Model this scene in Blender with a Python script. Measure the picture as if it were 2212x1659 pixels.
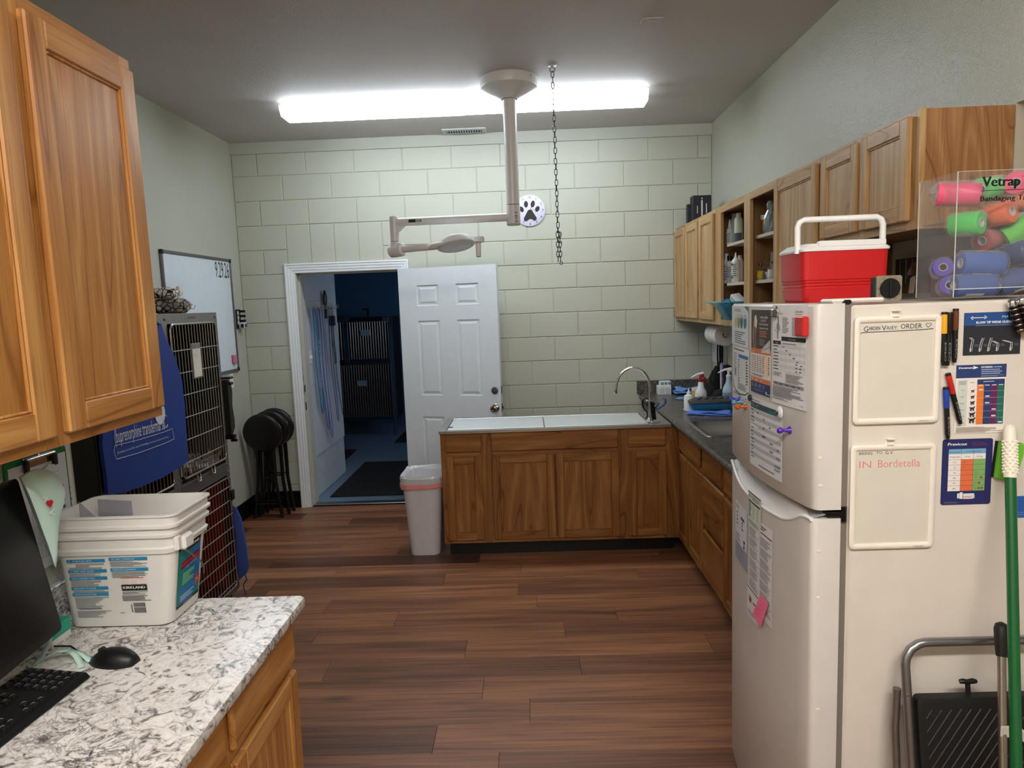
import bpy, math, random
from math import sin, cos, pi, radians
from mathutils import Vector, Matrix
random.seed(7)
for o in list(bpy.data.objects): bpy.data.objects.remove(o)
SC = bpy.context.scene
COL = SC.collection
# ------------------------------------------------------------------ camera
FPX, W0, H0 = 1480.0, 2212.0, 1659.0
CAM = Vector((2.20312, -5.83763, 1.71748))
_w = Vector((0.117594913, 0.0221304781, -0.0350795735))
ROT = (Matrix.Rotation(_w.length, 3, _w.normalized())) @ Matrix(((1, 0, 0), (0, 0, -1), (0, 1, 0)))
cam_data = bpy.data.cameras.new('camera')
cam_data.sensor_width = 36.0
cam_data.lens = 36.0 * FPX / W0
cam_data.clip_start = 0.02
cam = bpy.data.objects.new('camera', cam_data)
COL.objects.link(cam)
mw = Matrix.Identity(4)
for i in range(3):
    mw[i][0] = ROT[0][i]; mw[i][1] = -ROT[1][i]; mw[i][2] = -ROT[2][i]; mw[i][3] = CAM[i]
cam.matrix_world = mw
SC.camera = cam
# ------------------------------------------------------------------ world, exposure
wd = bpy.data.worlds.new('world'); SC.world = wd; wd.use_nodes = True
wd.node_tree.nodes['Background'].inputs[0].default_value = (0.6, 0.75, 1.0, 1)
wd.node_tree.nodes['Background'].inputs[1].default_value = 3.0
SC.view_settings.view_transform = 'Standard'
SC.view_settings.look = 'None'
SC.view_settings.gamma = 1.0
SC.view_settings.use_curve_mapping = False
SC.view_settings.exposure = 1.0
LAMP_FAR, LAMP_NEAR = 9.5, 27.0      # radiance of the ceiling lamps' diffusers

# ------------------------------------------------------------------ photo pixel -> place
def ray(u, v):
    return ROT.transposed() @ Vector(((u - W0/2)/FPX, (v - H0/2)/FPX, 1.0))
def onX(u, v, x): d = ray(u, v); return CAM + d*((x-CAM.x)/d.x)
def onY(u, v, y): d = ray(u, v); return CAM + d*((y-CAM.y)/d.y)
def onZ(u, v, z): d = ray(u, v); return CAM + d*((z-CAM.z)/d.z)

# ------------------------------------------------------------------ materials
def lin(c):
    if isinstance(c, str):
        c = tuple(int(c[i:i+2], 16) for i in (0, 2, 4))
    return tuple(((x/255.0)/12.92 if x/255.0 <= 0.04045 else ((x/255.0+0.055)/1.055)**2.4) for x in c) + (1.0,)
MATS = {}
class NT:
    def __init__(s, name):
        s.m = bpy.data.materials.new(name); s.m.use_nodes = True
        s.t = s.m.node_tree; s.b = s.t.nodes['Principled BSDF']; s.out = s.t.nodes['Material Output']
    def n(s, typ, **kw):
        nd = s.t.nodes.new(typ)
        for k, v in kw.items():
            if k.startswith('i_'): nd.inputs[k[2:].replace('_', ' ')].default_value = v
            else: setattr(nd, k, v)
        return nd
    def l(s, a, b): s.t.links.new(a, b)
    def set(s, **kw):
        for k, v in kw.items(): s.b.inputs[k.replace('_', ' ')].default_value = v
    def ramp(s, fac, stops, interp='LINEAR'):
        r = s.n('ShaderNodeValToRGB'); cr = r.color_ramp; cr.interpolation = interp
        while len(cr.elements) < len(stops): cr.elements.new(0.5)
        for e, (p, c) in zip(cr.elements, stops):
            e.position = p; e.color = c if isinstance(c, tuple) and len(c) == 4 and max(c) <= 1.0 else lin(c)
        s.l(fac, r.inputs[0]); return r.outputs[0]
    def mix(s, fac, a, b, mode='MIX'):
        m = s.n('ShaderNodeMix', data_type='RGBA', blend_type=mode)
        for src, idx in ((fac, 0), (a, 6), (b, 7)):
            if hasattr(src, 'is_linked') or hasattr(src, 'links'): s.l(src, m.inputs[idx])
            else: m.inputs[idx].default_value = src
        return m.outputs[2]
    def math(s, op, a, b=0.0):
        m = s.n('ShaderNodeMath', operation=op)
        for src, i in ((a, 0), (b, 1)):
            if hasattr(src, 'links'): s.l(src, m.inputs[i])
            else: m.inputs[i].default_value = src
        return m.outputs[0]
    def noise(s, vec, scale, detail=3.0, dist=0.0, rough=0.5):
        n = s.n('ShaderNodeTexNoise'); n.inputs['Scale'].default_value = scale
        n.inputs['Detail'].default_value = detail; n.inputs['Distortion'].default_value = dist
        n.inputs['Roughness'].default_value = rough
        if vec is not None: s.l(vec, n.inputs['Vector'])
        return n.outputs['Fac']
    def coord(s, scale=(1, 1, 1), rnd=0.0, kind='Object'):
        tc = s.n('ShaderNodeTexCoord'); v = tc.outputs[kind]
        if rnd:
            oi = s.n('ShaderNodeObjectInfo')
            cx = s.n('ShaderNodeCombineXYZ')
            r = s.math('MULTIPLY', oi.outputs['Random'], rnd)
            for i in range(3): s.l(r, cx.inputs[i])
            va = s.n('ShaderNodeVectorMath', operation='ADD'); s.l(v, va.inputs[0]); s.l(cx.outputs[0], va.inputs[1]); v = va.outputs[0]
        mp = s.n('ShaderNodeMapping'); mp.inputs['Scale'].default_value = scale; s.l(v, mp.inputs['Vector'])
        return mp.outputs[0]
    def bump(s, h, strength=0.2, dist=0.002):
        b = s.n('ShaderNodeBump'); b.inputs['Strength'].default_value = strength; b.inputs['Distance'].default_value = dist
        s.l(h, b.inputs['Height']); s.l(b.outputs[0], s.b.inputs['Normal'])

def M(c, rough=0.5, metal=0.0, name=None, vary=0.06, trans=0.0, alpha=1.0, coat=0.0, ior=1.45):
    """plain painted / plastic / metal surface with slight procedural mottling"""
    key = (c, rough, metal, name, trans, alpha, coat)
    if key in MATS: return MATS[key]
    t = NT(name or ('paint_' + (c if isinstance(c, str) else '%d_%d_%d' % c)))
    lc = lin(c)
    v = t.coord((1, 1, 1))
    f = t.noise(v, 14.0, 3.0)
    lo = tuple(x*(1-vary) for x in lc[:3]) + (1,); hi = tuple(min(1, x*(1+vary)) for x in lc[:3]) + (1,)
    t.l(t.mix(f, lo, hi), t.b.inputs['Base Color'])
    t.set(Roughness=rough, Metallic=metal, IOR=ior)
    t.b.inputs['Transmission Weight'].default_value = trans
    t.b.inputs['Alpha'].default_value = alpha
    t.b.inputs['Coat Weight'].default_value = coat
    MATS[key] = t.m; return t.m

def emis(name, c, s):
    t = NT(name); t.set(Base_Color=lin(c), Roughness=0.5)
    t.b.inputs['Emission Color'].default_value = lin(c); t.b.inputs['Emission Strength'].default_value = s
    return t.m

def wood(name, light, mid, dark, axis, rough=0.38, figure=1.0):
    t = NT(name)
    sc = {'x': (0.10, 1, 1), 'y': (1, 0.10, 1), 'z': (1, 1, 0.10)}[axis]
    v = t.coord(sc, rnd=37.0)
    n1 = t.noise(v, 5.0, 1.5, 0.6)
    ring = t.math('PINGPONG', t.math('MULTIPLY', n1, 13.0*figure), 1.0)
    col = t.ramp(ring, [(0.0, light), (0.55, mid), (0.9, mid), (1.0, dark)])
    sc2 = {'x': (0.03, 1, 1), 'y': (1, 0.03, 1), 'z': (1, 1, 0.03)}[axis]
    v2 = t.coord(sc2, rnd=91.0)
    n2 = t.noise(v2, 210.0, 2.0)
    pore = t.ramp(n2, [(0.30, (0, 0, 0, 1)), (0.52, (1, 1, 1, 1))])
    c2 = t.mix(t.math('MULTIPLY', t.math('SUBTRACT', 1.0, pore), 0.5), col, lin(dark))
    n3 = t.noise(t.coord((1, 1, 1), rnd=20.0), 2.3, 2.0)
    c3 = t.mix(t.math('MULTIPLY', n3, 0.25), c2, lin(mid), 'MULTIPLY')
    t.l(c3, t.b.inputs['Base Color']); t.set(Roughness=rough)
    t.b.inputs['Coat Weight'].default_value = 0.12; t.b.inputs['Coat Roughness'].default_value = 0.3
    t.b.inputs['Specular IOR Level'].default_value = 0.35
    t.bump(n2, 0.12, 0.0006)
    return t.m

WL = dict((a, wood('honey_oak_grain_'+a, (214, 164, 100), (190, 134, 72), (150, 96, 44), a)) for a in 'xyz')       # near left cabinets
WB = dict((a, wood('golden_oak_grain_'+a, (172, 122, 68), (146, 96, 48), (104, 64, 28), a)) for a in 'xyz')        # base cabinets
WU = dict((a, wood('pale_oak_grain_'+a, (206, 172, 124), (186, 148, 98), (146, 108, 62), a)) for a in 'xyz')       # upper cabinets
WV = wood('oak_veneer_end_panel', (184, 138, 92), (164, 116, 72), (128, 84, 48), 'z', 0.5, 2.6)
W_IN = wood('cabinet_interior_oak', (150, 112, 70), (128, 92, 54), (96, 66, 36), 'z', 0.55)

def paint_wall(name, c, rough, bump, scale=260.0, dist=0.0015, spec=0.5):
    t = NT(name); v = t.coord((1, 1, 1), kind='Object')
    f = t.noise(v, 3.0, 3.0)
    lc = lin(c)
    t.l(t.mix(f, tuple(x*0.95 for x in lc[:3])+(1,), tuple(min(1, x*1.04) for x in lc[:3])+(1,)), t.b.inputs['Base Color'])
    n = t.noise(v, scale, 3.0, 0.3)
    t.bump(n, bump, dist); t.set(Roughness=rough)
    t.b.inputs['Specular IOR Level'].default_value = spec
    return t.m
M_WALL = paint_wall('sage_wall_paint', (188, 189, 174), 0.32, 0.9, 130.0, 0.0035)
M_BLOCK = paint_wall('sage_block_paint', (186, 188, 173), 0.45, 0.6, 120.0, 0.0022)
M_CEIL = paint_wall('white_textured_ceiling', (205, 200, 196), 0.7, 0.6, 150.0, 0.003)
M_BEIGE = paint_wall('beige_jamb_paint', (190, 180, 162), 0.6, 0.2, 200.0, 0.001)
M_KWALL = paint_wall('grey_kennel_paint', (190, 194, 196), 0.6, 0.4, 120.0, 0.002)
M_KBLUE = paint_wall('blue_kennel_paint', (70, 104, 132), 0.6, 0.4, 120.0, 0.002)
M_KFLOOR = paint_wall('blue_floor_paint', (104, 124, 142), 0.35, 0.2, 60.0, 0.001)
M_WHITE_TRIM = M((226, 230, 232), 0.4, name='white_gloss_trim')

def plank_mat():
    t = NT('walnut_vinyl_plank')
    oi = t.n('ShaderNodeObjectInfo')
    v = t.coord((0.07, 1, 1), rnd=53.0)
    n1 = t.noise(v, 9.0, 4.0, 1.0, 0.6)
    ring = t.math('PINGPONG', t.math('MULTIPLY', n1, 7.0), 1.0)
    base = t.ramp(n1, [(0.28, (94, 64, 48)), (0.5, (150, 108, 80)), (0.72, (186, 142, 108))])
    v2 = t.coord((0.03, 1, 1), rnd=17.0)
    n2 = t.noise(v2, 70.0, 4.0)
    st = t.ramp(n2, [(0.36, (78, 50, 38)), (0.6, (168, 122, 90))])
    c = t.mix(0.42, base, st)
    n4 = t.noise(t.coord((0.12, 1, 1), rnd=29.0), 3.2, 3.0, 0.8)
    dk = t.ramp(n4, [(0.50, (0, 0, 0, 1)), (0.72, (1, 1, 1, 1))])
    c = t.mix(t.math('MULTIPLY', dk, 0.55), c, lin((76, 52, 44)))
    tone = t.ramp(oi.outputs['Random'], [(0.0, (168, 148, 136)), (0.35, (232, 214, 200)), (1.0, (255, 236, 218))])
    c = t.mix(1.0, c, tone, 'MULTIPLY')
    # knots
    vo = t.n('ShaderNodeTexVoronoi'); vo.inputs['Scale'].default_value = 2.2
    t.l(t.coord((0.45, 1.2, 1), rnd=71.0), vo.inputs['Vector'])
    kn = t.ramp(vo.outputs['Distance'], [(0.02, (1, 1, 1, 1)), (0.10, (0, 0, 0, 1))])
    c = t.mix(t.math('MULTIPLY', kn, 0.6), c, lin((60, 38, 30)))
    t.l(c, t.b.inputs['Base Color'])
    t.set(Roughness=0.42); t.bump(n2, 0.15, 0.0006)
    return t.m
M_PLANK = plank_mat()

def granite(name, stops, scale, vein, rough=0.25):
    t = NT(name); v = t.coord((1, 1, 1))
    n1 = t.noise(v, scale, 6.0, 1.6, 0.65)
    c = t.ramp(n1, stops)
    n2 = t.noise(v, scale*0.32, 8.0, 3.0, 0.7)
    a = t.math('ABSOLUTE', t.math('SUBTRACT', n2, 0.5))
    vn = t.ramp(a, [(0.0, (1, 1, 1, 1)), (0.035, (0, 0, 0, 1))])
    n3 = t.noise(v, scale*0.12, 3.0)
    gate = t.ramp(n3, [(0.42, (0, 0, 0, 1)), (0.62, (1, 1, 1, 1))])
    c = t.mix(t.math('MULTIPLY', vn, gate), c, lin(vein))
    t.l(c, t.b.inputs['Base Color']); t.set(Roughness=rough)
    return t.m
M_GRAN_W = granite('white_granite_laminate', [(0.30, (58, 56, 58)), (0.40, (140, 136, 134)), (0.47, (214, 210, 206)), (0.62, (236, 234, 232)), (0.74, (176, 172, 170))], 27.0, (60, 57, 60))
M_GRAN_D = granite('dark_granite_laminate', [(0.30, (38, 34, 32)), (0.45, (70, 64, 60)), (0.58, (104, 98, 92)), (0.66, (150, 146, 138)), (0.75, (86, 80, 74))], 34.0, (48, 40, 36), 0.3)

def brushed(name, c, rough, axis='x', amt=0.35):
    t = NT(name)
    sc = {'x': (0.02, 1, 1), 'y': (1, 0.02, 1), 'z': (1, 1, 0.02)}[axis]
    n = t.noise(t.coord(sc), 160.0, 3.0)
    lc = lin(c)
    t.l(t.mix(n, tuple(x*(1-amt*0.5) for x in lc[:3])+(1,), tuple(min(1, x*(1+amt*0.3)) for x in lc[:3])+(1,)), t.b.inputs['Base Color'])
    t.set(Metallic=1.0, Roughness=rough); t.bump(n, 0.08, 0.0004)
    return t.m
M_STEEL = brushed('brushed_stainless_steel', (190, 188, 184), 0.32)
M_STEELZ = brushed('stainless_sheet', (150, 146, 140), 0.34, 'z')
M_CHROME = M((215, 215, 218), 0.12, 1.0, 'polished_chrome')
M_ROD = M((176, 172, 166), 0.28, 1.0, 'cage_rod_steel')
M_BLACK = M((14, 14, 16), 0.45, name='black_plastic')
M_BLACKG = M((10, 10, 12), 0.2, name='black_gloss')
M_RUBBER = M((12, 12, 13), 0.75, name='black_rubber')
M_WPLAST = M((232, 230, 226), 0.35, name='white_plastic')
M_PAPER = M((238, 238, 240), 0.7, name='white_paper')
def clear(name, c=(255, 255, 255), rough=0.03, mixf=0.12, thin=True):
    """thin clear plastic: mostly see-through, with a real gloss"""
    t = NT(name)
    tr = t.n('ShaderNodeBsdfTransparent'); tr.inputs[0].default_value = lin(c)
    t.set(Base_Color=lin(c), Roughness=rough)
    f = t.n('ShaderNodeFresnel'); f.inputs[0].default_value = 1.45
    ge = t.n('ShaderNodeNewGeometry')
    k = t.math('MULTIPLY', t.math('ADD', f.outputs[0], mixf), t.math('SUBTRACT', 1.0, ge.outputs['Backfacing']))
    mx = t.n('ShaderNodeMixShader'); t.l(k, mx.inputs[0]); t.l(tr.outputs[0], mx.inputs[1]); t.l(t.b.outputs[0], mx.inputs[2])
    t.l(mx.outputs[0], t.out.inputs[0])
    return t.m
M_CLEAR = clear('clear_acrylic', (250, 252, 252), 0.02, 0.03)
M_FILM = clear('crinkled_clear_film', (248, 248, 250), 0.10, 0.04)

# ------------------------------------------------------------------ mesh builder
class MB:
    def __init__(s): s.v = []; s.f = []; s.fm = []; s.mat = []; s.xf = None; s.cur = 0
    def use(s, m):
        if m not in s.mat: s.mat.append(m)
        s.cur = s.mat.index(m); return s
    def add(s, vs, fs):
        o = len(s.v)
        for p in vs:
            p = Vector(p); s.v.append(s.xf @ p if s.xf else p)
        for f in fs: s.f.append(tuple(i+o for i in f)); s.fm.append(s.cur)
        return s
    def box(s, x0, x1, y0, y1, z0, z1, b=0.0):
        x0, x1 = min(x0, x1), max(x0, x1); y0, y1 = min(y0, y1), max(y0, y1); z0, z1 = min(z0, z1), max(z0, z1)
        if b <= 0:
            vs = [(x, y, z) for z in (z0, z1) for y in (y0, y1) for x in (x0, x1)]
            return s.add(vs, [(0, 2, 3, 1), (4, 5, 7, 6), (0, 1, 5, 4), (2, 6, 7, 3), (0, 4, 6, 2), (1, 3, 7, 5)])
        b = min(b, (x1-x0)/2.01, (y1-y0)/2.01, (z1-z0)/2.01)
        vs = []; idx = {}
        for i, x in enumerate((x0, x1)):
            for j, y in enumerate((y0, y1)):
                for k, z in enumerate((z0, z1)):
                    sx, sy, sz = (1 if i == 0 else -1), (1 if j == 0 else -1), (1 if k == 0 else -1)
                    for a in range(3):
                        p = [x + sx*b, y + sy*b, z + sz*b]; p[a] = (x, y, z)[a]
                        idx[(i, j, k, a)] = len(vs); vs.append(tuple(p))
        fs = []
        for a in range(3):
            o1, o2 = [q for q in range(3) if q != a]
            for e in (0, 1):
                q = []
                for (m, n) in ((0, 0), (1, 0), (1, 1), (0, 1)):
                    c = [0, 0, 0]; c[a] = e; c[o1] = m; c[o2] = n; q.append(idx[(c[0], c[1], c[2], a)])
                fs.append(tuple(q))
            for m in (0, 1):
                for n in (0, 1):
                    c0 = [0, 0, 0]; c0[a] = 0; c0[o1] = m; c0[o2] = n; c1 = list(c0); c1[a] = 1
                    fs.append((idx[(*c0, o1)], idx[(*c1, o1)], idx[(*c1, o2)], idx[(*c0, o2)]))
        for i in (0, 1):
            for j in (0, 1):
                for k in (0, 1): fs.append(tuple(idx[(i, j, k, a)] for a in range(3)))
        return s.add(vs, fs)
    def rings(s, loops, closed=True, cap0=True, cap1=True):
        n = len(loops[0]); vs = [p for l in loops for p in l]; fs = []
        for i in range(len(loops)-1):
            for j in range(n if closed else n-1):
                a = i*n+j; b = i*n+(j+1) % n; fs.append((a, b, b+n, a+n))
        if cap0: fs.append(tuple(range(n-1, -1, -1)))
        if cap1: fs.append(tuple((len(loops)-1)*n+j for j in range(n)))
        return s.add(vs, fs)
    def cyl(s, p0, p1, r0, r1=None, n=16, caps=True):
        p0, p1 = Vector(p0), Vector(p1); r1 = r0 if r1 is None else r1
        d = (p1-p0).normalized(); a = d.orthogonal().normalized(); b = d.cross(a)
        L = [[p + (a*cos(2*pi*k/n) + b*sin(2*pi*k/n))*r for k in range(n)] for p, r in ((p0, r0), (p1, r1))]
        return s.rings(L, True, caps, caps)
    def tube(s, path, r, n=8, closed=False, caps=True):
        P = [Vector(p) for p in path]; R = r if isinstance(r, (list, tuple)) else [r]*len(P)
        L = []; prev = None
        for i, p in enumerate(P):
            if closed: d = P[(i+1) % len(P)] - P[i-1]
            else: d = P[min(i+1, len(P)-1)] - P[max(i-1, 0)]
            d = d.normalized() if d.length > 1e-9 else Vector((0, 0, 1))
            a = (prev - d*prev.dot(d)) if prev is not None else d.orthogonal()
            if a.length < 1e-6: a = d.orthogonal()
            a.normalize(); prev = a; b = d.cross(a)
            L.append([p + (a*cos(2*pi*k/n) + b*sin(2*pi*k/n))*R[i] for k in range(n)])
        if closed: return s.rings(L+[L[0]], True, False, False)
        return s.rings(L, True, caps, caps)
    def lathe(s, prof, c=(0, 0, 0), n=24, ax=None, caps=True, sx=1.0, sy=1.0):
        c = Vector(c); m = ax or Matrix.Identity(3)
        L = [[c + m @ Vector((r*cos(2*pi*k/n)*sx, r*sin(2*pi*k/n)*sy, z)) for k in range(n)] for r, z in prof]
        return s.rings(L, True, caps, caps)
    def ell(s, c, rx, ry, rz, n=16, m=10, ax=None):
        prof = [(max(1e-4, sin(pi*i/m)), -cos(pi*i/m)) for i in range(m+1)]
        c = Vector(c); q = ax or Matrix.Identity(3)
        L = [[c + q @ Vector((r*cos(2*pi*k/n)*rx, r*sin(2*pi*k/n)*ry, z*rz)) for k in range(n)] for r, z in prof]
        return s.rings(L, True, True, True)
    def rrect(s, x0, x1, y0, y1, r, n=5):
        pts = []
        for cx, cy, a0 in ((x1-r, y1-r, 0), (x0+r, y1-r, 90), (x0+r, y0+r, 180), (x1-r, y0+r, 270)):
            for k in range(n+1):
                a = radians(a0 + 90*k/n); pts.append((cx + r*cos(a), cy + r*sin(a)))
        return pts
    def prism(s, pts, f, d0, d1):
        """extrude a 2-D outline; f(a, b, d) -> place"""
        n = len(pts)
        return s.rings([[f(a, b, d0) for a, b in pts], [f(a, b, d1) for a, b in pts]])
    def grid(s, f, nu, nv, thick=None):
        vs = [f(i/nu, j/nv) for j in range(nv+1) for i in range(nu+1)]
        fs = [(j*(nu+1)+i, j*(nu+1)+i+1, (j+1)*(nu+1)+i+1, (j+1)*(nu+1)+i) for j in range(nv) for i in range(nu)]
        return s.add(vs, fs)
    def build(s, name, mat=None, parent=None, smooth=None, origin=None, local=False, solid=0.0):
        me = bpy.data.meshes.new(name); ob = bpy.data.objects.new(name, me); COL.objects.link(ob)
        if parent is not None:
            ob.parent = parent
            inv = Matrix.Identity(4) if local else wmat(parent).inverted()
            vs = [inv @ p for p in s.v]
        elif origin is not None:
            ob.location = origin; o = Vector(origin); vs = [p - o for p in s.v]
        else: vs = s.v
        me.from_pydata([tuple(p) for p in vs], [], s.f)
        if mat is not None: me.materials.append(mat)
        else:
            for m in s.mat: me.materials.append(m)
            me.polygons.foreach_set('material_index', s.fm)
        if smooth:
            me.polygons.foreach_set('use_smooth', [True]*len(me.polygons)); me.set_sharp_from_angle(angle=radians(smooth))
        me.update()
        if solid:
            md = ob.modifiers.new('thickness', 'SOLIDIFY'); md.thickness = solid; md.offset = 0
        return ob
def wmat(o):
    m = o.matrix_basis.copy()
    while o.parent: o = o.parent; m = o.matrix_basis @ m
    return m
def tag(o, label=None, cat=None, group=None, kind=None):
    if label: o['label'] = label
    if cat: o['category'] = cat
    if group: o['group'] = group
    if kind: o['kind'] = kind
    return o
def thing(name, label, cat, loc=(0, 0, 0), rz=0.0, group=None):
    o = bpy.data.objects.new(name, None); COL.objects.link(o); o.empty_display_size = 0.05
    o.location = loc; o.rotation_euler = (0, 0, rz)
    return tag(o, label, cat, group)
def dup(o, parent=None, **kw):
    c = o.copy(); COL.objects.link(c)
    if parent is not None: c.parent = parent
    for ch in list(o.children): dup(ch, c)
    for k, v in kw.items():
        if k in ('label', 'category', 'group'): c[k] = v
        else: setattr(c, k, v)
    return c
def B(name, mat, parent, x0, x1, y0, y1, z0, z1, b=0.0, **kw):
    return MB().box(x0, x1, y0, y1, z0, z1, b).build(name, mat, parent, **kw)
def struct(o): o['kind'] = 'structure'; return o
def plane(o, ex, ey, n=None):
    o, ex, ey = Vector(o), Vector(ex), Vector(ey); n = Vector(n) if n else ex.cross(ey)
    n.normalize()
    return lambda s, t, d=0.0: o + ex*s + ey*t + n*d
_TXT = {}
def text_geo(st):
    if st in _TXT: return _TXT[st]
    cu = bpy.data.curves.new('t', 'FONT'); cu.body = st; cu.size = 1.0; cu.resolution_u = 2; cu.fill_mode = 'FRONT'
    ob = bpy.data.objects.new('t', cu); COL.objects.link(ob)
    me = bpy.data.meshes.new_from_object(ob)
    vs = [tuple(v.co) for v in me.vertices]; fs = [tuple(p.vertices) for p in me.polygons]
    bpy.data.objects.remove(ob); bpy.data.curves.remove(cu); bpy.data.meshes.remove(me)
    x0 = min(v[0] for v in vs) if vs else 0; x1 = max(v[0] for v in vs) if vs else 0
    _TXT[st] = ([(v[0]-x0, v[1]) for v in vs], fs, x1-x0); return _TXT[st]
def put_text(mb, st, f, x, y, h, width=None, align='l', d=0.0006, bold=0.0, shear=0.0, slope=0.0):
    """lettering of cap height h at (x, y) on the surface f(s, t, d); width squeezes it to fit"""
    vs, fs, w = text_geo(st); k = h/0.70; kx = (width/w) if width and w else k
    off = {'l': 0, 'c': -w*kx/2, 'r': -w*kx}[align]
    reps = [0.0] if not bold else [-bold*h, 0.0, bold*h]
    for j, r in enumerate(reps):
        mb.add([f(x+off+a*kx+r+shear*b*k, y+b*k+slope*(off+a*kx), d+0.00004*j) for a, b in vs], fs)
def card(name, label, cat, f, w, h, base, items, group=None, thick=0.0006, rnd=0.0, parent=None, nseg=None, top_origin=None):
    """a printed sheet: paper with printed areas and lettering on top; x, y as fractions of the sheet"""
    mb = MB(); nseg = nseg or max(1, int(w/0.03))
    if rnd:
        out = mb.rrect(0, w, 0, h, rnd, 4)
        mb.prism(out, lambda a, b, d: f(a, b, d), 0.0, thick)
    else:
        mb.add([f(w*i/nseg, h*j, thick) for j in (0, 1) for i in range(nseg+1)] + [f(w*i/nseg, h*j, 0) for j in (0, 1) for i in range(nseg+1)],
               [(i, i+1, nseg+2+i, nseg+1+i) for i in range(nseg)] +
               [(2*nseg+2+nseg+1+i, 2*nseg+2+nseg+2+i, 2*nseg+2+i+1, 2*nseg+2+i) for i in range(nseg)] +
               [(2*nseg+2+i, 2*nseg+3+i, i+1, i) for i in range(nseg)] + [(nseg+1+i, nseg+2+i, 3*nseg+4+i, 3*nseg+3+i) for i in range(nseg)])
    bm = base if not isinstance(base, (tuple, str)) else M(base, 0.55)
    org = f(w/2, 0, 0)
    ob = mb.build(name, bm, parent, origin=None if parent else org)
    if parent is None: tag(ob, label, cat, group)
    g = MB(); tx = MB(); lv = 0
    rn = random.Random(len(name)*7+int(w*1e4))
    def rect(x, y, ww, hh, c, dd):
        g.use(M(c, 0.55)); n = max(1, int(ww/0.03))
        g.add([f(x+ww*i/n, y+hh*j, dd) for j in (0, 1) for i in range(n+1)], [(i, i+1, n+2+i, n+1+i) for i in range(n)])
    for it in items:
        lv += 1; dd = thick + 0.00025 + 0.00003*lv; k = it[0]
        if k == 'r': rect(it[1]*w, it[2]*h, it[3]*w, it[4]*h, it[5], dd)
        elif k == 'g':
            _, x, y, ww, hh, n, c = it[:7]
            for i in range(n):
                yy = y + hh*(1-(i+0.75)/n); rect(x*w, yy*h, ww*w*rn.uniform(0.6, 1.0), hh*h/n*0.42, c, dd)
        elif k == 'p':
            g.use(M(it[2], 0.55)); g.add([f(a*w, b*h, dd) for a, b in it[1]], [tuple(range(len(it[1])))])
        elif k == 'o':
            _, x, y, rx, ry, c = it[:6]; g.use(M(c, 0.55)); n = 20
            g.add([f(x*w+rx*w*cos(2*pi*q/n), y*h+ry*h*sin(2*pi*q/n), dd) for q in range(n)], [tuple(range(n))])
        elif k == 'c':   # curve line: points, width (fraction of w), colour
            pts = [Vector((a*w, b*h)) for a, b in it[1]]; ww = it[2]*w/2; g.use(M(it[3], 0.55)); L = []
            for i, p in enumerate(pts):
                dr = (pts[min(i+1, len(pts)-1)] - pts[max(i-1, 0)]).normalized(); nn = Vector((-dr.y, dr.x))*ww
                L += [f(p.x+nn.x, p.y+nn.y, dd), f(p.x-nn.x, p.y-nn.y, dd)]
            g.add(L, [(2*i, 2*i+1, 2*i+3, 2*i+2) for i in range(len(pts)-1)])
        elif k == 't':
            _, st, x, y, hh, c = it[:6]; o = it[6] if len(it) > 6 else {}
            tx.use(M(c, 0.55)); o = dict(o); o['width'] = o['width']*w if 'width' in o else None
            put_text(tx, st, f, x*w, y*h, hh*h, d=dd, **o)
    if g.v: g.build('printed_graphics', None, ob)
    if tx.v: tx.build('lettering', None, ob)
    return ob
# ================================================================== the room
XL, XR, H, U = -0.21, 3.77, 3.117, 0.2032
XP, YP = 0.90, -3.955                      # face and end of the near left partition
YB = -8.0                                  # wall behind the camera
# --- floor with planks
fl = struct(MB().box(-0.6, 5.2, YB-0.2, 0.06, -0.1, -0.004).build('floor', M((70, 48, 38), 0.6, name='floor_underlay')))
rows = 27; pw = 0.1778
# plank joints seen in the photograph, by row counted from the far wall: x of joint(s)
fixed = {7: [0.40, 1.83], 9: [1.63, 2.852], 10: [0.55, 2.1], 13: [1.03, 2.35], 14: [0.62, 1.843, 3.06], 15: [1.19, 2.404], 17: [0.94, 2.162], 18: [0.56, 1.781, 3.0]}
full = {}
for r in range(rows):
    y1 = 0.0 - r*pw; y0 = y1 - pw
    js = fixed.get(r) or [XL + ((r*0.437) % 1.22) + 0.05]
    js = list(js)
    while js[0] > XL + 0.05: js.insert(0, js[0]-1.22)
    while js[-1] < XR + 0.3: js.append(js[-1]+1.22)
    for a, b in zip(js[:-1], js[1:]):
        a, b = max(a, XL), min(b, XR+0.9 if y1 < -3.56 else XR)
        if b - a < 0.02: continue
        key = round(b-a, 3)
        if key not in full:
            o = MB().box(0.0006, b-a-0.0006, 0.0005, pw-0.0005, -0.004, 0.0, 0.0008).build('plank', M_PLANK, fl, local=True)
            full[key] = o
        else:
            o = full[key].copy(); COL.objects.link(o)
        o.location = (a, y0, 0)
m = MB().box(-0.6, 5.2, YB-0.2, -rows*pw, -0.004, 0.0)
m.build('plank_field', M_PLANK, fl)
# --- ceiling
struct(MB().box(-0.6, 5.2, YB-0.2, 0.2, H, H+0.1).build('ceiling', M_CEIL))
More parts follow.
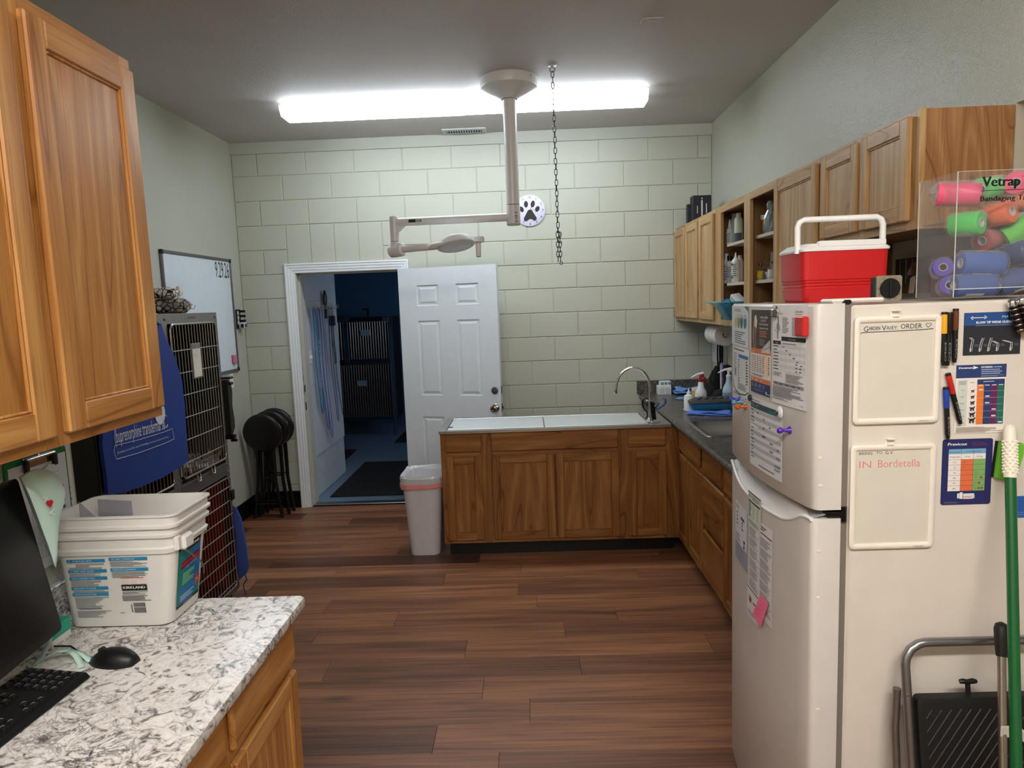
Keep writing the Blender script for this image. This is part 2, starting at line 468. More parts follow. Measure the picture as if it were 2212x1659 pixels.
# --- block wall with the door opening
DX0, DX1, DZ = 0.245, 1.150, 2.055
JD = 0.006
m = MB()
m.box(-0.6, DX0, JD, 0.2, 0, H).box(DX1, XR+0.5, JD, 0.2, 0, H).box(DX0, DX1, JD, 0.2, DZ, H)
wb = struct(m.build('wall_back', M_BLOCK))
blk = {}
def block(c0, c1, r0, r1):
    x0, x1 = max(c0*U, XL), min(c1*U, XR); z1, z0 = min((15-r0)*U, 3.03), (15-r1)*U
    if x1-x0 < 0.02: return
    key = (round(x1-x0, 3), round(z1-z0, 3))
    if key not in blk:
        w_, h_ = key; j = 0.0035
        mb = MB(); b = 0.003
        q = [(j, j), (w_-j, j), (w_-j, h_-j), (j, h_-j)]; q2 = [(j+b, j+b), (w_-j-b, j+b), (w_-j-b, h_-j-b), (j+b, h_-j-b)]
        mb.add([(x, JD, z) for x, z in q] + [(x, 0.0016, z) for x, z in q] + [(x, 0.0, z) for x, z in q2],
               [(0, 1, 5, 4), (1, 2, 6, 5), (2, 3, 7, 6), (3, 0, 4, 7), (4, 5, 9, 8), (5, 6, 10, 9), (6, 7, 11, 10), (7, 4, 8, 11), (8, 9, 10, 11)])
        o = mb.build('concrete_block', M_BLOCK, wb, local=True); blk[key] = o
    else: o = blk[key].copy(); COL.objects.link(o)
    o.location = (x0, random.uniform(-0.0008, 0.0004), z0)
cR = XR/U
dl, dr = 0.19/U, 1.205/U
for r in range(15):
    ev = r % 2 == 0
    if r < 3:
        js = [-1.034] + list(range(0 if ev else 1, 19, 2)) + [cR]
        for a, b in zip(js[:-1], js[1:]): block(a, b, r, r+1)
    elif r == 3:
        block(-1.034, 1, 3, 4)
        for c in range(1, 5): block(c, c+1, 3, 5)
        js = [5, 7, 9, 11, 13, 15, 17, cR]
        for a, b in zip(js[:-1], js[1:]): block(a, b, 3, 4)
    elif r == 4:
        block(-1.034, 0, 4, 5); block(0, 1, 4, 5)
        js = [5, 6.8, 8, 10, 12, 14, 16, 18, cR]
        for a, b in zip(js[:-1], js[1:]): block(a, b, 4, 5)
    else:
        if ev: block(-1.034, 0, r, r+1); block(0, dl, r, r+1)
        else: block(-1.034, dl, r, r+1)
        js = ([dr] + [c for c in range(6 if ev else 7, 19, 2) if c > dr] + [cR])
        for a, b in zip(js[:-1], js[1:]): block(a, b, r, r+1)
# --- other walls
struct(MB().box(XL-0.15, XL, YB, 0.004, 0, H).build('wall_left', M_WALL))
m = MB().box(XR, XR+0.9, -3.556, 0.004, 0, H)
struct(m.build('wall_right', M_WALL))
struct(MB().box(XR, XR+0.14, YB, -3.556, 2.287, H).build('wall_right_header', M_WALL))
struct(MB().box(XR+0.001, XR+0.9, -3.5575, -3.556, 0, 2.287).build('trim_3', M_BEIGE))
struct(MB().box(XR+0.9, XR+1.0, YB, -3.556, 0, H).build('wall_alcove', M_WALL))
struct(MB().box(XP-0.12, XP, YB, YP, 0, H).build('wall_partition', M_WALL))
struct(MB().box(-0.6, 5.2, YB-0.12, YB, 0, H).build('wall_front', M_WALL))
# --- trims and baseboards
struct(MB().box(XL, XR, -0.016, 0.004, 3.024, H, 0.002).build('trim_1', M_BLOCK))
M_BASE = M((12, 12, 13), 0.4, name='black_rubber_base')
struct(MB().box(XL, 0.178, -0.008, 0.0, 0, 0.15, 0.003).box(1.222, 3.2, -0.008, 0.0, 0, 0.15, 0.003).build('baseboard_back', M_BASE))
struct(MB().box(XL, XL+0.008, YB, -0.008, 0, 0.15, 0.003).build('baseboard_left', M_BASE))
# --- door casing (stepped moulding), jambs, threshold
cas = MB()
def casing_profile():   # across (0 = outer edge .. 0.083 inner), proud depth
    return [(0, 0), (0, 0.019), (0.012, 0.021), (0.018, 0.016), (0.034, 0.016), (0.040, 0.012), (0.056, 0.012), (0.062, 0.008), (0.078, 0.007), (0.083, 0)]
def casing_run(p0, p1, inward, cut0, cut1):
    p0, p1, inward = Vector(p0), Vector(p1), Vector(inward); d = (p1-p0).normalized()
    L0 = [p0 + inward*a + d*(a*cut0) + Vector((0, -1, 0))*b for a, b in casing_profile()]
    L1 = [p1 + inward*a - d*(a*cut1) + Vector((0, -1, 0))*b for a, b in casing_profile()]
    cas.rings([L0, L1])
CX0, CX1, CZ = 0.172, 1.224, 2.117
casing_run((CX0, 0, 0), (CX0, 0, CZ), (1, 0, 0), 0, 1)
casing_run((CX1, 0, CZ), (CX1, 0, 0), (-1, 0, 0), 1, 0)
casing_run((CX0, 0, CZ), (CX1, 0, CZ), (0, 0, -1), 1, 1)
t2 = struct(cas.build('trim_2', M_WHITE_TRIM))
M_JAMB = M((186, 184, 172), 0.45, name='worn_jamb_paint')
MB().box(0.245, 0.262, 0.0, 0.2, 0, 2.04).box(1.133, 1.150, 0.0, 0.2, 0, 2.04).box(0.245, 1.150, 0.0, 0.2, 2.036, 2.055).build('jamb', M_JAMB, t2)
MB().box(0.262, 0.275, 0.055, 0.09, 0, 2.036).box(1.12, 1.133, 0.055, 0.09, 0, 2.036).box(0.262, 1.133, 0.055, 0.09, 2.022, 2.036).build('door_stop', M_JAMB, t2)
MB().box(0.262, 1.133, 0.02, 0.11, 0.0, 0.012, 0.004).build('threshold', M((150, 150, 150), 0.35, 1.0, name='aluminium_threshold'), t2)
mb = MB().box(0.2615, 0.2645, 0.012, 0.036, 0.86, 0.93, 0.001).box(0.2615, 0.2645, 0.012, 0.036, 1.02, 1.08, 0.001); mb.build('strike_plate', M((40, 38, 36), 0.4, 0.8), t2)
mb = MB()
for k, (z0, z1, w_) in enumerate(((1.10, 1.17, 0.008), (1.0, 1.06, 0.006), (1.2, 1.24, 0.005))): mb.box(0.2612, 0.2626, 0.004, 0.004+w_, z0, z1)
mb.build('chipped_wood', M((70, 56, 44), 0.8), t2)
# --- six panel door, swung open towards the back wall
dang = radians(-16.5)
door = thing('door_1', 'white six panel door standing open against the block wall', 'door', (1.143, -0.075, 0.0), dang)
del door['category']; door['kind'] = 'structure'
DW = 0.868; TH = 0.042
PAN = [(0.158, 0.366, 1.718, 1.898), (0.506, 0.716, 1.718, 1.898), (0.158, 0.366, 0.970, 1.606), (0.506, 0.716, 0.970, 1.606), (0.158, 0.366, 0.22, 0.800), (0.506, 0.716, 0.22, 0.800)]
mb = MB()
xs = [0, 0.158, 0.366, 0.506, 0.716, DW]; zs = [0.012, 0.22, 0.80, 0.97, 1.606, 1.718, 1.898, 2.034]
mb.box(0, DW, 0.006, TH, 0.012, 2.034)
for i in range(5):
    for j in range(7):
        if i in (1, 3) and j in (1, 3, 5): continue
        mb.add([(xs[i], 0, zs[j]), (xs[i+1], 0, zs[j]), (xs[i+1], 0, zs[j+1]), (xs[i], 0, zs[j+1])], [(0, 1, 2, 3)])
for (a, b) in ((0, 0), (DW, DW)): mb.add([(a, 0, 0.012), (a, 0.006, 0.012), (a, 0.006, 2.034), (a, 0, 2.034)], [(0, 1, 2, 3)])
for z in (0.012, 2.034): mb.add([(0, 0, z), (DW, 0, z), (DW, 0.006, z), (0, 0.006, z)], [(0, 1, 2, 3)])
M_DOOR = M((214, 220, 224), 0.42, name='white_door_paint')
mb.build('door_slab', M_DOOR, door, local=True)
for (x0, x1, z0, z1) in PAN:
    mb = MB()
    def loop(i, y): return [(x0+i, y, z0+i), (x1-i, y, z0+i), (x1-i, y, z1-i), (x0+i, y, z1-i)]
    mb.rings([loop(0, 0.0), loop(0.006, 0.0), loop(0.009, 0.0058), loop(0.022, 0.0058), loop(0.040, 0.0008)], True, False, True)
    mb.build('door_panel', M_DOOR, door, local=True)
kn = MB().lathe([(0.033, 0), (0.033, 0.004), (0.028, 0.009), (0.014, 0.012), (0.012, 0.03), (0.024, 0.036), (0.028, 0.046), (0.026, 0.058), (0.014, 0.062), (0.012, 0.058)], (0.818, 0, 0.876), 24, Matrix.Rotation(pi/2, 3, 'X'))
kn.build('knob', M((170, 164, 156), 0.22, 1.0, 'satin_nickel'), door, smooth=40, local=True)
MB().lathe([(0.030, 0), (0.030, 0.003), (0.026, 0.006), (0.008, 0.0065)], (0.818, 0, 1.018), 24, Matrix.Rotation(pi/2, 3, 'X')).build('deadbolt_cover', M((92, 96, 98), 0.4, 0.6), door, smooth=40, local=True)
MB().lathe([(0.004, 0.0065), (0.003, 0.008)], (0.818, 0, 1.018), 10, Matrix.Rotation(pi/2, 3, 'X')).build('cover_screw', M_CHROME, door, local=True)
MB().lathe([(0.030, 0), (0.028, 0.008), (0.012, 0.012), (0.011, 0.03), (0.026, 0.045), (0.022, 0.06), (0.005, 0.064)], (0.818, TH, 0.876), 20, Matrix.Rotation(-pi/2, 3, 'X')).build('knob', M((60, 58, 56), 0.3, 1.0), door, smooth=40, local=True)
MB().box(DW-0.001, DW+0.0015, 0.01, 0.034, 0.84, 0.91).box(DW-0.001, DW+0.0015, 0.01, 0.034, 0.99, 1.05).box(DW, DW+0.012, 0.016, 0.028, 0.868, 0.884).build('latch_plate', M((120, 116, 110), 0.35, 1.0), door, local=True)
for z in (0.25, 1.03, 1.83): MB().cyl((-0.004, 0.048, z-0.045), (-0.004, 0.048, z+0.045), 0.006, n=10).build('hinge', M((150, 146, 140), 0.35, 1.0), door, local=True)
# ================================================================== kennel beyond the door
kx = 0.22
kf = struct(MB().box(-1.6, 3.0, 0.06, 4.6, -0.1, -0.002).build('floor_kennel', M_KFLOOR))
kw = MB().box(0.08, kx, 0.2, 1.285, 0, H)
kwl = struct(kw.build('wall_kennel_left', M_KWALL))
def kblock(y0, y1, z0, z1):
    MB().box(kx, kx+0.004, y0+0.003, y1-0.003, z0+0.003, z1-0.003, 0.002).build('concrete_block', M_KWALL, kwl)
for r, off in ((0, 0.0), (1, 0.2)):
    ys = [0.2] + [y for y in (0.2+off+0.406*k - (0.2 if off else 0.05) for k in range(1, 4)) if 0.25 < y < 1.25] + [1.285]
    for a, b in zip(ys[:-1], ys[1:]): kblock(a, b, r*0.2, r*0.2+0.2 if r == 0 else 0.385)
MB().box(kx, kx+0.014, 0.2, 1.285, 0.385, 2.6, 0.002).build('plywood_panel', M((196, 198, 200), 0.6, name='grey_panel_paint'), kwl)
kbk = MB().box(-1.6, 3.0, 4.3, 4.5, 0, H)
kwb = struct(kbk.build('wall_kennel_back', M_KBLUE))
for r in range(7, 15):
    for k in range(-2, 5):
        x0 = -0.55 + k*0.406 + (0.203 if r % 2 else 0)
        if x0 > 1.6: continue
        MB().box(x0+0.004, x0+0.402, 4.296, 4.3, r*U+0.004, r*U+U-0.004, 0.002).build('concrete_block', M_KBLUE, kwb)
MB().box(0.60, 0.68, 4.24, 4.3, 0, H).build('corner_post', M((30, 48, 64), 0.6), kwb)
struct(MB().box(-1.7, -1.6, 0.2, 4.5, 0, H).build('wall_kennel_far_left', M_KBLUE))
struct(MB().box(3.0, 3.1, 0.2, 1.6, 0, H).box(3.0, 3.1, 2.8, 4.5, 0, H).box(3.0, 3.1, 1.6, 2.8, 0, 1.2).box(3.0, 3.1, 1.6, 2.8, 2.2, H).build('wall_kennel_right', M_KBLUE))
kwin = struct(MB().box(2.99, 3.03, 1.6, 2.8, 1.2, 1.24).box(2.99, 3.03, 1.6, 2.8, 2.16, 2.2).box(2.99, 3.03, 1.6, 1.64, 1.24, 2.16).box(2.99, 3.03, 2.76, 2.8, 1.24, 2.16).build('added_window_1', M_WHITE_TRIM))  # unseen window, added so bluish sky light brightens the kennel
MB().box(3.01, 3.014, 1.64, 2.76, 1.24, 2.16).build('pane', M_CLEAR, kwin)
struct(MB().box(-1.7, 3.1, 0.2, 4.5, H-0.3, H-0.2).build('ceiling_kennel', M_KBLUE))
struct(MB().box(-1.6, 0.08, 0.2, 0.205, 0, H).box(1.15, 3.0, 0.2, 0.205, 0, H).build('wall_kennel_front', M_KBLUE))
M_MAT = M((16, 17, 18), 0.85, name='ribbed_rubber_mat')
def mat_thing(x0, x1, y0, y1, label):
    r_ = thing('floor_mat', label, 'mat', ((x0+x1)/2, (y0+y1)/2, 0.0), 0, 'black kennel mats')
    B('mat_base', M_MAT, r_, x0, x1, y0, y1, -0.002, 0.006)
    mb = MB(); n = int((x1-x0)/0.03)
    for k in range(n):
        x = x0 + 0.015 + k*(x1-x0-0.02)/n; mb.box(x, x+0.012, y0+0.012, y1-0.012, 0.006, 0.009)
    mb.build('ribs', M_MAT, r_)['kind'] = 'stuff'
mat_thing(0.335, 1.30, 0.29, 1.68, 'black ribbed rubber mat just inside the doorway')
mat_thing(-0.9, 0.075, 1.74, 2.40, 'black rubber mat lying past the end of the grey kennel wall')
mat_thing(0.46, 1.35, 2.77, 3.5, 'black rubber mat lying beside the far cage legs')
# ================================================================== ceiling lamps and fittings
def lamp_fixture(label, x0, x1, yc, power, tint=(236, 246, 255)):
    t = thing('ceiling_light', label, 'ceiling light', ((x0+x1)/2, yc, H), 0, 'wraparound ceiling lights')
    MW = M((225, 228, 230), 0.4, name='white_lamp_metal')
    w_ = 0.115
    B('housing', MW, t, x0+0.01, x1-0.01, yc-w_+0.012, yc+w_-0.012, H-0.028, H)
    prof = [(-w_, H-0.014), (-w_, H-0.042), (-w_+0.030, H-0.082), (w_-0.030, H-0.082), (w_, H-0.042), (w_, H-0.014)]
    mb = MB().rings([[Vector((x, yc+a, z)) for a, z in prof] for x in (x0+0.016, x1-0.016)], False, False, False)
    mb.build('diffuser', emis('lamp_diffuser_glow_%d' % int(power*10), tint, power), t)
    for xa, xb in ((x0, x0+0.018), (x1-0.018, x1)):
        MB().rings([[Vector((x, yc+a*1.01, z-0.001*(z < H-0.05))) for a, z in prof] for x in (xa, xb)]).build('end_cap', emis('lamp_end_cap_glow_%d' % int(power*10), tint, power*0.12), t)
    return t
lamp_fixture('glowing white wraparound ceiling light over the doorway', 0.583, 1.825, -0.945, LAMP_FAR)
lamp_fixture('glowing white wraparound ceiling light behind the hanging chain', 1.827, 3.067, -0.955, LAMP_FAR)
lamp_fixture('white wraparound ceiling light over the laundry pail counter', 1.05, 2.29, -6.35, LAMP_NEAR, (255, 249, 243))
lamp_fixture('white wraparound ceiling light over the refrigerator aisle', 2.30, 3.54, -6.35, LAMP_NEAR, (255, 249, 243))
# ceiling vent
t = thing('ceiling_vent', 'white slotted air vent on the ceiling by the block wall', 'air vent', (1.753, -0.105, H))
B('frame', M((220, 222, 222), 0.45), t, 1.575, 1.93, -0.185, -0.03, H-0.008, H, 0.003)
B('dark_slot', M((28, 30, 32), 0.7), t, 1.61, 1.895, -0.14, -0.075, H-0.0095, H-0.007)
for k in range(14):
    x = 1.618 + k*0.0202; MB().box(x, x+0.006, -0.14, -0.075, H-0.014, H-0.0085).build('louver', M((210, 212, 212), 0.45), t)
# blank cover plate
t = thing('ceiling_plate', 'small blank cover plate painted over on the ceiling', 'cover plate', (2.885, -2.155, H))
B('plate', M_CEIL, t, 2.835, 2.945, -2.195, -2.115, H-0.006, H, 0.003)
B('raised_centre', M_CEIL, t, 2.872, 2.912, -2.165, -2.140, H-0.009, H-0.006, 0.001)
# ---- surgical lamp
LX, LY = 2.142, -1.34
M_LAMP = M((222, 220, 218), 0.3, name='white_enamel')
t = thing('surgical_lamp', 'white ceiling mounted surgical lamp with jointed arm and round head', 'lamp', (LX, LY, H))
MB().lathe([(0.05, -0.125), (0.06, -0.115), (0.128, -0.082), (0.178, -0.058), (0.180, -0.05), (0.180, 0.0)], (LX, LY, H), 40).build('ceiling_canopy', M_LAMP, t, smooth=35)
MB().lathe([(0.052, -0.125), (0.052, -0.112)], (LX, LY, H), 24).build('collar', M_LAMP, t, smooth=35)
for a in (0.5, 2.4, -0.7): MB().ell((LX+0.18*cos(a), LY+0.18*sin(a)-0.0, H-0.02), 0.006, 0.006, 0.006, 8, 6).build('screw', M_CHROME, t)
MB().cyl((LX, LY, H-0.12), (LX, LY, 2.345), 0.0425, n=28).build('drop_tube', M_LAMP, t, smooth=40)
MB().lathe([(0.0405, 2.345), (0.0405, 2.341)], (LX, LY, 0), 28).build('joint_ring', M((70, 66, 62), 0.5), t)
hub = MB().lathe([(0.043, 2.341), (0.0445, 2.335), (0.0445, 2.222), (0.042, 2.216), (0.03, 2.213)], (LX, LY, 0), 28).build('swivel_hub', M_LAMP, t, smooth=40)
MB().lathe([(0.0446, 2.222), (0.043, 2.2155)], (LX, LY, 0), 28).build('hub_band', M((176, 172, 166), 0.35, 0.5), t, smooth=40)
# rating label on the hub (curved print)
def hubf(s, tt, d=0.0): a = -pi/2 + 0.42 + s/0.0445; return Vector((LX+(0.0447+d)*cos(a), LY+(0.0447+d)*sin(a), tt))
g = MB().use(M((60, 58, 58), 0.6)); rn = random.Random(3)
for k, z in enumerate((2.292, 2.286, 2.272, 2.266, 2.258, 2.250, 2.238, 2.232)):
    w_ = rn.uniform(0.012, 0.024); g.add([hubf(-w_/2, z), hubf(0, z), hubf(w_/2, z), hubf(w_/2, z+0.003), hubf(0, z+0.003), hubf(-w_/2, z+0.003)], [(0, 1, 4, 5), (1, 2, 3, 4)])
g.build('rating_print', None, hub)
EX = 1.383; az = 2.268
A0 = Vector((LX-0.03, LY, az)); A1 = Vector((EX, LY, az-0.004))
arm = MB().cyl(A0, A1, 0.0265, n=24).build('arm', M_LAMP, t, smooth=40)
def armf(s, tt, d=0.0):
    a = -pi/2 + tt/0.0265*-1.0
    p = A1 + (A0-A1).normalized()*s
    return Vector((p.x, p.y-(0.0268+d)*cos(tt/0.0265), p.z+(0.0268+d)*sin(tt/0.0265)))
tx = MB().use(M((18, 18, 18), 0.5))
q = []
tx.add([armf(0.085, -0.009, 0.0004), armf(0.132, -0.009, 0.0004), armf(0.132, 0.0, 0.0004), armf(0.085, 0.0, 0.0004), armf(0.132, 0.010, 0.0004), armf(0.088, 0.010, 0.0004)], [(0, 1, 2, 3), (3, 2, 4, 5)])
put_text(tx, '550', armf, 0.137, -0.008, 0.016, bold=0.05)
tx.build('lettering', None, arm)
# elbow
el = MB().cyl((EX-0.012, LY, az-0.125), (EX-0.012, LY, az+0.028), 0.029, n=24)
el.lathe([(0.029, 0.028), (0.026, 0.034), (0.012, 0.036)], (EX-0.012, LY, az), 24)
el.add([(EX+0.01, LY-0.008, az-0.02), (EX+0.065, LY-0.008, az-0.026), (EX+0.01, LY-0.008, az-0.075), (EX+0.01, LY+0.008, az-0.02), (EX+0.065, LY+0.008, az-0.026), (EX+0.01, LY+0.008, az-0.075)], [(0, 1, 2), (5, 4, 3), (1, 4, 5, 2), (0, 3, 4, 1)])
el.build('elbow', M_LAMP, t, smooth=35)
MB().lathe([(0.0285, 0.0), (0.0285, -0.003)], (EX-0.012, LY, az-0.125), 24).build('joint_ring', M((110, 106, 100), 0.5), t)
kc = Vector((EX-0.004, LY, az-0.182))
kd = Vector((0.86, -0.50, 0.06)).normalized()
kax = kd.to_track_quat('Z', 'Y').to_matrix()
kk = MB().lathe([(0.030, -0.050), (0.042, -0.044), (0.044, -0.02), (0.044, 0.042), (0.040, 0.050)], kc, 28, kax)
kk.cyl(kc+Vector((-0.008, 0, 0.02)), (EX-0.012, LY, az-0.128), 0.036, 0.0285, n=24)
kk.build('knuckle', M_LAMP, t, smooth=40)
MB().lathe([(0.040, 0.050), (0.034, 0.055), (0.032, 0.052), (0.004, 0.052)], kc, 28, kax).build('knuckle_cap', M((236, 238, 240), 0.3), t, smooth=30)
ak0 = kc + kd*0.046; hc = Vector((1.775, -1.46, 2.105))
d2 = (hc + Vector((-0.11, 0.02, -0.012)) - ak0)
MB().cyl(ak0, ak0+d2, 0.0225, 0.021, n=20).build('lower_arm', M_LAMP, t, smooth=40)
for f in (0.86, 0.94): 
    p = ak0 + d2*f; MB().ell(p+Vector((0.0, -0.021, 0.004)), 0.004, 0.003, 0.004, 8, 6).build('screw', M_CHROME, t)
tilt = Matrix.Rotation(radians(-9), 3, 'Y') @ Matrix.Rotation(radians(-13), 3, 'X')
head = MB().lathe([(0.112, -0.022), (0.120, -0.018), (0.120, -0.004), (0.108, 0.020), (0.080, 0.034), (0.03, 0.04), (0.004, 0.041)], hc, 40, tilt)
hd = head.build('lamp_head', M((236, 238, 242), 0.28, name='white_lamp_head'), t, smooth=35)
MB().lathe([(0.112, -0.0222), (0.098, -0.0225), (0.094, -0.0195)], hc, 40, tilt, caps=False).build('bezel', M((226, 226, 226), 0.35), hd, smooth=35)
MB().lathe([(0.0945, -0.0198), (0.05, -0.0215), (0.003, -0.022)], hc, 40, tilt).build('lens', M((120, 128, 138), 0.12, name='frosted_lens', coat=0.5), hd, smooth=50)
# side loop handle and knob handle
def hp(a, r, z): return hc + tilt @ Vector((r*cos(a), r*sin(a), z))
MB().tube([hp(radians(200), 0.105, -0.014), hp(radians(196), 0.15, -0.016), hp(radians(203), 0.176, -0.017), hp(radians(216), 0.168, -0.017), hp(radians(228), 0.125, -0.015), hp(radians(236), 0.108, -0.014)], 0.012, 10).build('loop_handle', M_LAMP, hd, smooth=50)
hk = hp(radians(22), 0.150, 0.012)
MB().lathe([(0.030, -0.018), (0.040, -0.012), (0.041, 0.012), (0.036, 0.020), (0.004, 0.022)], hk, 28).build('handle_hub', M((236, 238, 242), 0.3), hd, smooth=35)
MB().box(hk.x-0.05, hk.x-0.02, hk.y-0.028, hk.y+0.028, hk.z-0.012, hk.z+0.012, 0.008).build('hub_bracket', M_LAMP, hd)
MB().lathe([(0.0175, -0.018), (0.0165, -0.10), (0.015, -0.104), (0.004, -0.105)], hk, 20).build('handle_grip', M((238, 238, 240), 0.35), hd, smooth=40)
MB().lathe([(0.0152, -0.104), (0.013, -0.1075), (0.003, -0.108)], hk, 20).build('grip_tip', M((110, 110, 108), 0.5), hd, smooth=40)
# ---- chain
CXC, CYC = 2.408, -1.554
ch = thing('hanging_chain', 'black steel chain hanging from a ceiling hook', 'chain', (CXC, CYC, H))
M_CH = M((14, 13, 13), 0.4, 0.7, 'black_chain_steel')
MB().lathe([(0.028, -0.0), (0.026, -0.004), (0.008, -0.006)], (CXC, CYC, H), 16).build('ceiling_plate', M((215, 215, 212), 0.4, 0.3), ch, smooth=40)
def link_path(L, w, n=14):
    pts = []
    for k in range(n):
        a = 2*pi*k/n; x = w*cos(a); z = w*sin(a)
        z += (L-w) if sin(a) > 0.01 else (-(L-w) if sin(a) < -0.01 else 0); pts.append((x, 0, z))
    return pts
MB().tube([(CXC+0.016*cos(a), CYC, H-0.024+0.016*sin(a)) for a in [k*2*pi/12 for k in range(12)]], 0.003, 6, True).build('eye_ring', M((120, 118, 112), 0.4, 0.8), ch)
lk = MB().tube(link_path(0.0185, 0.0085), 0.0022, 6, True).build('link', M_CH, ch, local=True, smooth=60)
z = -0.052; k = 0
lk.location = (0, 0, z)
while z > -0.94:
    z -= 0.0315; k += 1
    o = lk.copy(); COL.objects.link(o); o.location = (0.012*(-z)/1.0*0.6 + 0.001*sin(k*2.3), 0, z); o.rotation_euler = (0, radians(random.uniform(-3, 3)), radians(90*(k % 2)+random.uniform(-20, 20)))
zb = z
for s_, x in ((-1, 0.000), (1, 0.018)):
    zz = zb
    for j in range(6):
        zz -= 0.029; k += 1
        o = lk.copy(); COL.objects.link(o); o.location = (0.006+x*0.5+s_*0.003, 0.004*s_, zz); o.rotation_euler = (0, radians(5*s_), radians(90*(k % 2)))
MB().tube([(CXC+0.006+0.013*cos(a), CYC-0.004, H+zb-0.026+0.02*sin(a)) for a in [radians(x) for x in range(150, -140, -22)]] + [(CXC+0.014, CYC-0.004, H+zb-0.075), (CXC+0.024, CYC-0.004, H+zb-0.085), (CXC+0.028, CYC-0.004, H+zb-0.066)], 0.0026, 6).build('hook', M_CH, ch)
MB().tube([(CXC+0.022+0.009*cos(a), CYC, H+zb-0.199+0.009*sin(a)) for a in [k*2*pi/10 for k in range(10)]], 0.002, 6, True).build('end_ring', M_CH, ch)
# ---- paw clock on the block wall
t = thing('wall_clock', 'round white wall clock with black paw print face', 'clock', (2.268, -0.001, 2.478))
CC = Vector((2.262, 0, 2.477)); CR = 0.128
MB().lathe([(CR, 0.0), (CR, 0.012), (CR-0.003, 0.014), (0.003, 0.014)], CC, 48, Matrix.Rotation(pi/2, 3, 'X')).build('clock_disc', M((216, 214, 236), 0.35, name='clock_face_white'), t, smooth=35)
cf = lambda s, tt, d=0.0: CC + Vector((s, -0.0142-d, tt))
pm = MB().use(M((26, 24, 26), 0.4))
def paw(cx, cy, rx, ry, rot):
    n = 18; pm.add([cf(cx+rx*cos(a)*cos(rot)-ry*sin(a)*sin(rot), cy+rx*cos(a)*sin(rot)+ry*sin(a)*cos(rot), 0.0005) for a in [2*pi*k/n for k in range(n)]], [tuple(range(n))])
paw(-0.030, 0.052, 0.017, 0.027, 0.0); paw(0.026, 0.052, 0.017, 0.028, -0.25); paw(0.063, 0.010, 0.017, 0.025, -0.5); paw(-0.068, 0.012, 0.017, 0.025, 0.5)
pad = [(0, 0.008), (0.018, 0.002), (0.040, -0.036), (0.056, -0.062), (0.050, -0.082), (0.034, -0.086), (0.012, -0.070), (-0.008, -0.072), (-0.030, -0.088), (-0.050, -0.082), (-0.052, -0.062), (-0.034, -0.030), (-0.016, 0.002)]
pm.add([cf(a, b, 0.0005) for a, b in pad], [tuple(range(len(pad)))])
pm.build('paw_print', None, t)
nm = MB().use(M((30, 30, 34), 0.5))
for k in range(1, 13):
    a = radians(90-30*k); put_text(nm, str(k), cf, 0.108*cos(a), 0.108*sin(a)-0.010, 0.020, align='c', d=0.0006)
nm.build('numerals', None, t)
hm = MB().use(M((20, 20, 22), 0.4))
for ang, L, w_ in ((radians(62), 0.06, 0.004), (radians(12), 0.085, 0.002), (radians(-80), 0.05, 0.003)):
    dx, dz = cos(ang), sin(ang); hm.add([cf(-dz*w_/2, dx*w_/2, 0.004), cf(dz*w_/2, -dx*w_/2, 0.004), cf(dx*L+dz*w_/4, dz*L-dx*w_/4, 0.004), cf(dx*L-dz*w_/4, dz*L+dx*w_/4, 0.004)], [(0, 1, 2, 3)])
hm.build('hands', None, t)

# ================================================================== cabinet parts
def cab_door(parent, WS, plane_axis, pos, out, a0, a1, z0, z1, rail=0.052, th=0.019, name='door'):
    """framed door; a0..a1 runs along the cabinet, pos is its front plane, out = +1/-1 direction it faces"""
    def bx(mb, p0, p1, q0, q1, r0, r1, b=0.0):   # depth p (0 front .. inward), along q, up r
        d0, d1 = pos - out*p0, pos - out*p1
        if plane_axis == 'x': mb.box(d0, d1, q0, q1, r0, r1, b)
        else: mb.box(q0, q1, d0, d1, r0, r1, b)
    A = 'y' if plane_axis == 'x' else 'x'
    lo, hi = min(a0, a1), max(a0, a1)
    mb = MB(); bx(mb, 0.009, th-0.002, lo+rail-0.004, hi-rail+0.004, z0+rail-0.004, z1-rail+0.004); d = mb.build(name, WS['z'], parent)
    for q0, q1 in ((lo, lo+rail), (hi-rail, hi)):
        mb = MB(); bx(mb, 0, th, q0, q1, z0, z1, 0.004); mb.build('stile', WS['z'], d)
    for r0, r1 in ((z0, z0+rail), (z1-rail, z1)):
        mb = MB(); bx(mb, 0.0004, th, lo+rail, hi-rail, r0, r1, 0.003); mb.build('rail', WS[A], d)
    bd = MB()
    for (q0, q1, r0, r1) in ((lo+rail, lo+rail+0.006, z0+rail, z1-rail), (hi-rail-0.006, hi-rail, z0+rail, z1-rail), (lo+rail+0.006, hi-rail-0.006, z0+rail, z0+rail+0.006), (lo+rail+0.006, hi-rail-0.006, z1-rail-0.006, z1-rail)):
        bd = MB(); bx(bd, 0.004, 0.012, q0, q1, r0, r1, 0.002); bd.build('bead', WS['z'], d)
    return d
def slab(parent, WS, plane_axis, pos, out, a0, a1, z0, z1, th=0.019, name='drawer_front', b=0.007):
    A = 'y' if plane_axis == 'x' else 'x'; lo, hi = min(a0, a1), max(a0, a1)
    mb = MB()
    if plane_axis == 'x': mb.box(pos, pos-out*th, lo, hi, z0, z1, b)
    else: mb.box(lo, hi, pos, pos-out*th, z0, z1, b)
    return mb.build(name, WS[A], parent)
